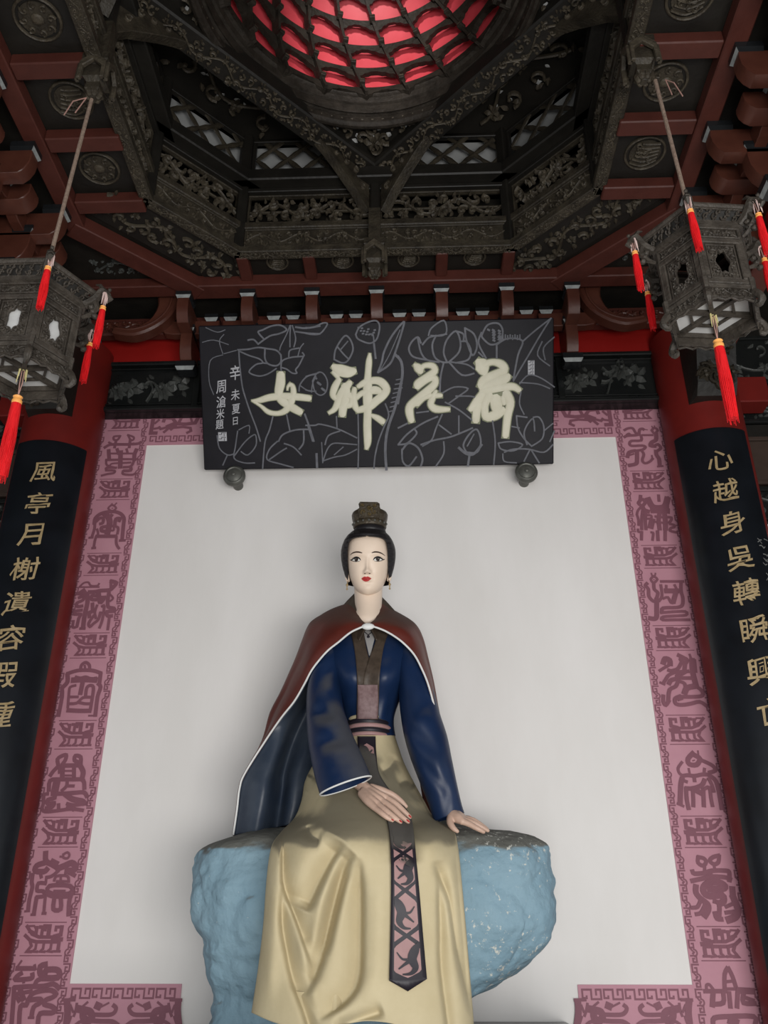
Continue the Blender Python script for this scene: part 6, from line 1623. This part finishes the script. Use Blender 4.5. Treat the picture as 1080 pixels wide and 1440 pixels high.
for q, (ya, yb) in enumerate(bays):
    ta, tb = t_of(ya), t_of(yb); diamond(ta, tb); L_ = tb-ta
    f = 1 if q % 2 else -1
    def S2(x): return .5+f*(x-.5)
    sstroke([(S2(.86), ta+L_*.16, 3), (S2(.74), ta+L_*.30, 12), (S2(.64), ta+L_*.48, 13), (S2(.72), ta+L_*.68, 9), (S2(.58), ta+L_*.82, 5), (S2(.36), ta+L_*.84, 2)], 6, M_SBLK, nm='curl')
    sstroke([(S2(.62), ta+L_*.5, 7), (S2(.42), ta+L_*.60, 4), (S2(.25), ta+L_*.70, 2)], 5, M_SBLK)
    sstroke([(S2(.2), ta+L_*.35, 1.5), (S2(.35), ta+L_*.48, 3), (S2(.5), ta+L_*.5, 4)], 3, M_SBLK)
    if q not in (0, 1):
        for s_ in (.12, .88):
            sash_area('mauve_field', [(ta-L_*.13, *sorted((s_, s_+(.01 if s_ < .5 else -.01)))), (ta, *sorted((s_, s_+(.26 if s_ < .5 else -.26)))), (ta+L_*.13, *sorted((s_, s_+(.01 if s_ < .5 else -.01))))], M_MAUVE)

# ---------------------------------------------------------------- sleeves
def sleeve(name, st, m, seed, creases=(), flare=0):
    P = []
    for s_ in st: P.append((s_[0], s_[1], s_[2], s_[3], s_[4], s_[5]))
    Q = smooth_path(P, 9); n = 44; rings = []; rnd = random.Random(seed)
    for i, (xl, yl, xr, yr, Yc, d) in enumerate(Q):
        f = i/(len(Q)-1); a, b = at(xl, yl, Yc), at(xr, yr, Yc); c = (a+b)/2; ux_ = (b-a)/2; ring = []
        for k in range(n):
            an = 2*pi*k/n; ca, sa = cos(an), sin(an)
            w = 0
            for (f0, a0, sf, sa_, amp, sk) in creases:
                w += amp*g(f-f0-sk*(an-a0), sf)*g(((an-a0+pi) % (2*pi))-pi, sa_)
            dd = d+w
            ring.append(c+ux_*ca*(1+w*1.5)+Vector((0, -dd*sa, 0)))
        rings.append(ring)
    # cuff folds inwards
    lastr = rings[-1]; c = sum(lastr, Vector())/n; rings.append([c+(p-c)*.88 for p in lastr]); pv = rings[-12]; c2 = sum(pv, Vector())/n
    rings.append([c2+(p-c)*.7 for p in lastr])
    mb = MB(); mb.loft(rings); ob = mb.build(name, m, ST, smooth=True, sharp=180); return ob, lastr
LS = [(458, 893, 486, 893, 3.95, .075), (444, 912, 484, 910, 3.93, .095), (437, 942, 482, 930, 3.89, .105), (432, 972, 480, 960, 3.85, .11), (431, 1005, 482, 990, 3.79, .11), (433, 1040, 489, 1015, 3.71, .11), (438, 1072, 499, 1040, 3.63, .105), (444, 1098, 511, 1066, 3.55, .095), (450, 1118, 522, 1092, 3.49, .08)]
RS = [(556, 893, 584, 895, 3.95, .075), (556, 912, 592, 915, 3.93, .095), (556, 940, 600, 942, 3.89, .105), (560, 970, 610, 972, 3.86, .11), (563, 1003, 619, 1005, 3.83, .11), (568, 1034, 629, 1036, 3.80, .105), (577, 1066, 636, 1070, 3.78, .095), (590, 1100, 643, 1104, 3.77, .085), (602, 1130, 649, 1130, 3.77, .07), (610, 1156, 653, 1143, 3.775, .06)]
cl = [(.45, 1.4, .05, .8, .012, .05), (.55, 1.8, .04, .8, -.014, -.06), (.62, 1.2, .05, .7, .012, .04), (.3, 1.0, .05, .5, -.010, .1), (.72, 1.7, .04, .7, -.010, -.05), (.8, 1.3, .05, .9, .008, 0)]
cr_ = [(.42, 1.2, .06, .6, -.014, .10), (.5, 1.7, .05, .6, .012, .08), (.58, 2.0, .05, .6, -.014, -.08), (.68, 1.2, .06, .6, .010, .1), (.75, 1.8, .05, .5, -.012, -.1), (.3, 2.2, .08, .4, .010, 0), (.86, 1.4, .06, .4, -.008, .15)]
_, cuffL = sleeve('right_sleeve', LS, M_ROBE, 1, cl)
_, cuffR = sleeve('left_sleeve', RS, M_ROBE, 2, cr_)
mb = MB(); mb.tube(cuffL+[cuffL[0]], .0035, 6); mb.build('cuff_piping', M_TRIM, ST, smooth=True)

# ---------------------------------------------------------------- hands
def hand(name, pts_fn, palm, fingers, thumb, wrist, vox=.0032):
    mb = MB()
    for pts, rad in [wrist]+palm+fingers+[thumb]:
        P = smooth_path([(*tuple(p), r) for p, r in zip(pts, rad)], 4)
        V_ = [Vector(p[:3]) for p in P]; R_ = [max(.002, p[3]) for p in P]
        mb.tube(V_, R_, 12)
        mb.blob(V_[0], R_[0], 12, 8); mb.blob(V_[-1], R_[-1], 12, 8)
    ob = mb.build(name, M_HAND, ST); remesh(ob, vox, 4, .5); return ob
def H1(px, py, lift=0.0): 
    return at(px, py, skirt_base(px, py)-.030-lift)
fing = [([H1(543, 1122, .022), H1(556, 1130, .030), H1(567, 1140, .022), H1(576.5, 1149, .006)], [.0135, .0125, .0112, .0085]),
        ([H1(537, 1126, .024), H1(551, 1136, .032), H1(563, 1147, .022), H1(574, 1155.5, .004)], [.0135, .0128, .0115, .0085]),
        ([H1(532, 1131, .022), H1(544, 1141, .028), H1(554, 1149, .020), H1(563.5, 1156, .004)], [.0130, .0120, .0108, .0080]),
        ([H1(527, 1136, .018), H1(537, 1144, .022), H1(545, 1150, .014), H1(552, 1154, .004)], [.0120, .0110, .0098, .0072])]
palm = [([H1(517, 1110, .020), H1(530, 1117, .026), H1(543, 1122, .022)], [.021, .020, .0145]), ([H1(515, 1112, .020), H1(525, 1120, .026), H1(537, 1126, .024)], [.020, .020, .0145]),
        ([H1(512, 1114, .018), H1(521, 1124, .024), H1(532, 1131, .022)], [.020, .019, .014]), ([H1(509, 1116, .014), H1(517, 1126, .020), H1(527, 1136, .018)], [.018, .017, .013])]
thumb = ([H1(522, 1108, .012), H1(537, 1112, .012), H1(552, 1118, .006), H1(563, 1126, .0), H1(571, 1134, -.006)], [.018, .0165, .0135, .0118, .0085])
wrist = ([H1(497, 1094, .02), H1(506, 1102, .022), H1(516, 1111, .022)], [.030, .027, .023])
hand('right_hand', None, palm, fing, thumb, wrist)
for (a, b), r in zip(((fing[0][0][-1], fing[0][0][-2]), (fing[1][0][-1], fing[1][0][-2]), (fing[2][0][-1], fing[2][0][-2]), (fing[3][0][-1], fing[3][0][-2])), (.0060, .0062, .0058, .0050)):
    d = (Vector(a)-Vector(b)).normalized(); mb = MB(); c = Vector(a)-d*.001+Vector((0, -.0050, .0022))
    M_ = d.to_track_quat('X', 'Z').to_matrix(); mb.blob(c, (r*1.5, r*.9, r*.6), 10, 6, M_); mb.build('fingernail', M_LIPS, ST, smooth=True)
def H2(px, py, Y): return at(px, py, Y)
fing2 = [([H2(650, 1155, 3.69), H2(660, 1159, 3.685), H2(671, 1165, 3.68), H2(680, 1170, 3.685)], [.0135, .0125, .011, .008]),
         ([H2(652, 1153, 3.71), H2(663, 1156, 3.71), H2(675, 1162, 3.71), H2(686, 1168, 3.715)], [.0135, .0125, .011, .008]),
         ([H2(652, 1151, 3.73), H2(664, 1153, 3.74), H2(675, 1159, 3.745), H2(685, 1166, 3.75)], [.013, .012, .0105, .008]),
         ([H2(650, 1150, 3.75), H2(660, 1151, 3.765), H2(670, 1157, 3.775), H2(678, 1164, 3.78)], [.012, .011, .0095, .007])]
palm2 = [([H2(638, 1147, 3.73), H2(645, 1151, 3.705), H2(650, 1155, 3.69)], [.026, .022, .015]), ([H2(639, 1146, 3.745), H2(646, 1149, 3.73), H2(652, 1152, 3.72)], [.026, .023, .016]),
         ([H2(638, 1146, 3.76), H2(645, 1147, 3.755), H2(651, 1150, 3.745)], [.024, .021, .015])]
thumb2 = ([H2(634, 1150, 3.72), H2(633, 1157, 3.70), H2(637, 1164, 3.685), H2(643, 1169, 3.68)], [.018, .015, .0125, .0085])
wrist2 = ([H2(629, 1132, 3.77), H2(634, 1141, 3.755), H2(638, 1147, 3.745)], [.034, .030, .025])
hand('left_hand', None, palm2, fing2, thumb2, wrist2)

# ---------------------------------------------------------------- cape
CL = [[(517, 879, 3.742), (512, 877, 3.76), (505, 869, 3.84), (497, 850, 3.96), (506, 846, 4.04)],
      [(506, 883, 3.740), (496, 874, 3.77), (488, 862, 3.86), (484, 852, 3.97), (498, 849, 4.07)],
      [(492, 890, 3.740), (481, 881, 3.765), (470, 870, 3.84), (465, 859, 3.97), (488, 852, 4.10)],
      [(476, 903, 3.745), (466, 893, 3.765), (455, 880, 3.84), (449, 868, 3.98), (478, 858, 4.14)],
      [(462, 914, 3.755), (453, 906, 3.775), (443, 895, 3.85), (436, 878, 3.99), (468, 866, 4.18)],
      [(450, 927, 3.775), (443, 918, 3.79), (434, 908, 3.87), (428, 898, 4.0), (462, 890, 4.20)],
      [(438, 943, 3.80), (432, 936, 3.82), (425, 929, 3.90), (420, 921, 4.01), (460, 915, 4.22)],
      [(428, 962, 3.83), (422, 955, 3.86), (415, 949, 3.93), (411, 944, 4.03), (458, 940, 4.22)],
      [(414, 986, 3.87), (408, 980, 3.90), (402, 976, 3.96), (399, 973, 4.04), (455, 970, 4.22)],
      [(395, 1010, 3.90), (391, 1007, 3.93), (387, 1005, 3.98), (385, 1003, 4.05), (452, 1000, 4.22)],
      [(371, 1045, 3.93), (370, 1044, 3.95), (372, 1043, 4.0), (376, 1042, 4.06), (450, 1040, 4.22)],
      [(344, 1088, 3.95), (345, 1088, 3.97), (348, 1088, 4.01), (356, 1088, 4.06), (445, 1085, 4.22)],
      [(337, 1108, 3.96), (338, 1108, 3.98), (341, 1108, 4.02), (350, 1108, 4.07), (440, 1105, 4.22)],
      [(333, 1140, 3.98), (334, 1140, 4.0), (338, 1140, 4.04), (346, 1140, 4.08), (436, 1138, 4.22)],
      [(328, 1174, 4.0), (330, 1176, 4.02), (334, 1178, 4.05), (342, 1178, 4.09), (432, 1168, 4.22)]]
CRr = [[(517, 879, 3.742), (522, 877, 3.76), (529, 870, 3.84), (536, 848, 3.96), (528, 846, 4.04)],
      [(528, 882, 3.740), (538, 874, 3.77), (545, 865, 3.86), (547, 857, 3.97), (534, 849, 4.07)],
      [(541, 887, 3.740), (552, 879, 3.765), (560, 871, 3.85), (563, 866, 3.97), (540, 852, 4.10)],
      [(555, 895, 3.745), (567, 887, 3.77), (575, 880, 3.86), (578, 874, 3.98), (550, 858, 4.14)],
      [(568, 905, 3.760), (578, 897, 3.79), (584, 890, 3.88), (587, 884, 3.99), (560, 866, 4.18)],
      [(582, 920, 3.772), (588, 912, 3.83), (592, 906, 3.91), (593, 900, 4.0), (565, 890, 4.20)],
      [(592, 938, 3.768), (596, 932, 3.83), (598, 928, 3.94), (599, 925, 4.02), (570, 915, 4.22)],
      [(602, 962, 3.770), (605, 960, 3.84), (606, 958, 3.97), (606, 956, 4.04), (575, 940, 4.22)],
      [(611, 996, 3.785), (613, 996, 3.87), (613, 996, 3.99), (613, 996, 4.05), (580, 990, 4.22)],
      [(614, 1022, 3.84), (618, 1026, 3.93), (622, 1040, 4.02), (622, 1040, 4.08), (585, 1040, 4.22)],
      [(626, 1090, 4.0), (628, 1090, 4.02), (630, 1090, 4.05), (630, 1090, 4.10), (590, 1090, 4.22)],
      [(632, 1150, 4.02), (634, 1150, 4.03), (636, 1150, 4.06), (636, 1150, 4.10), (600, 1150, 4.22)]]
def crease(px, py): return .010*g(seg_d(px, py, [(470, 885), (500, 878)])[0], 5)-.008*g(seg_d(px, py, [(455, 900), (480, 890)])[0], 6)
sheet('cape', grid_patch(CL, 7, 6), M_CAPE, ST, .012); sheet('cape', grid_patch(CRr, 7, 6), M_CAPE, ST, .012)
for rows in (CL, CRr):
    P = smooth_path([r[0] for r in rows], 6); mb = MB(); mb.tube([at(x, y, Y-.006) for x, y, Y in P], [.0045]*len(P), 8); mb.build('cape_trim', M_TRIM, ST, smooth=True)
mb = MB(); mb.blob(at(517.5, 881, 3.735), (.030, .012, .016), 12, 8); mb.build('trim_knot', M_TRIM, ST, smooth=True)
# lining: the inside of the open cape, left of the body
LN = [[(452, 927, 3.80), (455, 928, 3.95), (460, 928, 4.05), (466, 928, 4.08), (474, 928, 4.10)],
      [(439, 944, 3.82), (444, 944, 3.96), (452, 944, 4.04), (462, 944, 4.07), (474, 944, 4.10)],
      [(429, 963, 3.85), (436, 966, 3.98), (444, 966, 4.04), (456, 966, 4.07), (474, 966, 4.10)],
      [(415, 987, 3.885), (422, 990, 3.97), (432, 992, 4.04), (450, 992, 4.05), (474, 992, 4.10)],
      [(396, 1011, 3.915), (406, 1016, 3.96), (420, 1020, 4.05), (440, 1020, 4.04), (474, 1020, 4.10)],
      [(371, 1046, 3.94), (392, 1050, 3.93), (408, 1052, 4.06), (432, 1052, 4.01), (470, 1052, 4.10)],
      [(344, 1089, 3.96), (376, 1090, 3.90), (398, 1088, 4.06), (420, 1086, 3.99), (465, 1086, 4.10)],
      [(337, 1109, 3.97), (372, 1112, 3.89), (396, 1110, 4.06), (416, 1108, 3.98), (462, 1108, 4.10)],
      [(333, 1141, 3.99), (366, 1142, 3.90), (392, 1138, 4.05), (412, 1136, 3.98), (460, 1136, 4.10)],
      [(328, 1175, 4.01), (360, 1170, 3.92), (388, 1164, 4.03), (408, 1160, 3.99), (458, 1156, 4.10)]]
sheet('cape_lining', grid_patch(LN, 8, 7), M_LINING, ST, .008)

# ================================================================ ROCK
def rockmat():
    m = mat('blue_rock_paint', (.165, .265, .325), .7, (.225, .335, .395), 2.2, .8, 16, dust=((.13, .125, .105), .38, .62, .95))
    nt = m.node_tree; N, L = nt.nodes, nt.links; b = N['Principled BSDF']
    src = b.inputs['Base Color'].links[0].from_socket
    tc = N.new('ShaderNodeTexCoord')
    nz = N.new('ShaderNodeTexNoise'); nz.inputs['Scale'].default_value = 34; nz.inputs['Detail'].default_value = 6; nz.inputs['Roughness'].default_value = .7
    n2 = N.new('ShaderNodeTexNoise'); n2.inputs['Scale'].default_value = 3.2; n2.inputs['Detail'].default_value = 2
    L.new(tc.outputs['Object'], nz.inputs[0]); L.new(tc.outputs['Object'], n2.inputs[0])
    sep = N.new('ShaderNodeSeparateXYZ'); L.new(tc.outputs['Object'], sep.inputs[0])
    gx = N.new('ShaderNodeMapRange'); gx.inputs[1].default_value = -.2; gx.inputs[2].default_value = .5; gx.inputs[3].default_value = -.045; gx.inputs[4].default_value = .055
    L.new(sep.outputs[0], gx.inputs[0])
    a1 = N.new('ShaderNodeMath'); a1.operation = 'MULTIPLY_ADD'; a1.inputs[1].default_value = .25; L.new(n2.outputs[0], a1.inputs[0]); L.new(nz.outputs[0], a1.inputs[2])
    a2 = N.new('ShaderNodeMath'); a2.operation = 'ADD'; L.new(a1.outputs[0], a2.inputs[0]); L.new(gx.outputs[0], a2.inputs[1])
    mr = N.new('ShaderNodeMapRange'); mr.inputs[1].default_value = .775; mr.inputs[2].default_value = .815; L.new(a2.outputs[0], mr.inputs[0])
    mx = N.new('ShaderNodeMix'); mx.data_type = 'RGBA'; mx.inputs[7].default_value = (.52, .52, .47, 1)
    L.new(mr.outputs[0], mx.inputs[0]); L.new(src, mx.inputs[6]); L.new(mx.outputs[2], b.inputs['Base Color'])
    return m
M_ROCK = rockmat()
RK = [(1153, 440, 650, 4.02, 4.2), (1165, 392, 672, 3.95, 4.28), (1172, 352, 716, 3.85, 4.32), (1180, 318, 755, 3.75, 4.35), (1190, 297, 772, 3.68, 4.36), (1202, 282, 776, 3.64, 4.37), (1220, 274, 777, 3.62, 4.37), (1250, 273, 775, 3.61, 4.37), (1300, 277, 775, 3.61, 4.37), (1330, 285, 765, 3.63, 4.37), (1352, 291, 748, 3.65, 4.35), (1375, 294, 718, 3.66, 4.3), (1392, 296, 690, 3.70, 4.25), (1402, 297, 668, 3.72, 4.2), (1420, 294, 663, 3.72, 4.18), (1445, 290, 662, 3.72, 4.15), (1475, 288, 662, 3.72, 4.15)]
from mathutils import noise
PZ_ = at(740, 1437, 4.48).z
mb = MB(); rings = []; NN = 180
RC0 = at(525, 1440, 3.95)
for i in range(121):
    py = 1153+322*i/120; xl, xr, Yf, Yb = lerp_rows(RK, py); Yc = (Yf+Yb)/2+.02; ring = []
    a, b = at(xl, py, Yc-.05), at(xr, py, Yc-.05); cx, hw = (a.x+b.x)/2, (b.x-a.x)/2
    for k in range(NN):
        t = 2*pi*k/NN; ca, sa = cos(t), sin(t); e = .62
        x = cx+hw*(abs(ca)**e)*(1 if ca > 0 else -1); y = Yc-(Yc-Yf if sa > 0 else Yb-Yc)*(abs(sa)**e)*(1 if sa > 0 else -1)
        p = Vector((x, y, a.z)); 
        q = p*3.3; cell = noise.voronoi(q)[0]; c2 = noise.voronoi(p*7+Vector((5, 1, 2)))[0]; d = (cell[1]-cell[0])*.045+(c2[1]-c2[0])*.018-.012
        d += noise.noise(p*8)*.010+abs(noise.noise(p*16))*.010+noise.noise(p*38)*.004
        nr = Vector((x-cx, (y-Yc)*1.6, 0)).normalized()
        fz = min(1, i/8)
        ring.append(p+nr*(d-.012)*fz+Vector((0, 0, noise.noise(p*7)*.012)))
    rings.append([Vector((p.x, p.y, max(p.z, PZ_+.001))) for p in ring])
mb.loft(rings)
rk = mb.build('rock', M_ROCK, None, smooth=True, sharp=28)
zb = min(v.co.z for v in rk.data.vertices)
tag(rk, 'pale blue painted rock that the statue sits on', 'rock')
# dark altar top under rock and statue
PZ = at(740, 1437, 4.48).z
pl, pr = at(306, 1437, 4.4).x, at(802, 1437, 4.4).x
t = empty('altar', ((pl+pr)/2, 3.8, 0), 'dark altar block under the rock and statue', 'altar')
mb = MB(); mb.cbox(XZ, pl, pr, PZ-.06, PZ, -4.49, -3.05, .008); mb.build('top', M_BLACK, t)
mb = MB(); mb.cbox(XZ, pl+.05, pr-.05, 0, PZ-.06, -4.49, -3.12, .004); mb.build('body', M_DOOR, t)
for k in range(3):
    xa = pl+.1+k*(pr-pl-.2)/3; xb = xa+(pr-pl-.2)/3-.05
    mb = MB(); frame_rect(mb, XZ, xa, xb, .15, PZ-.15, .04, 3.10-6.22, -3.10, .004); mb.build('front_panel', M_BLACK, t)
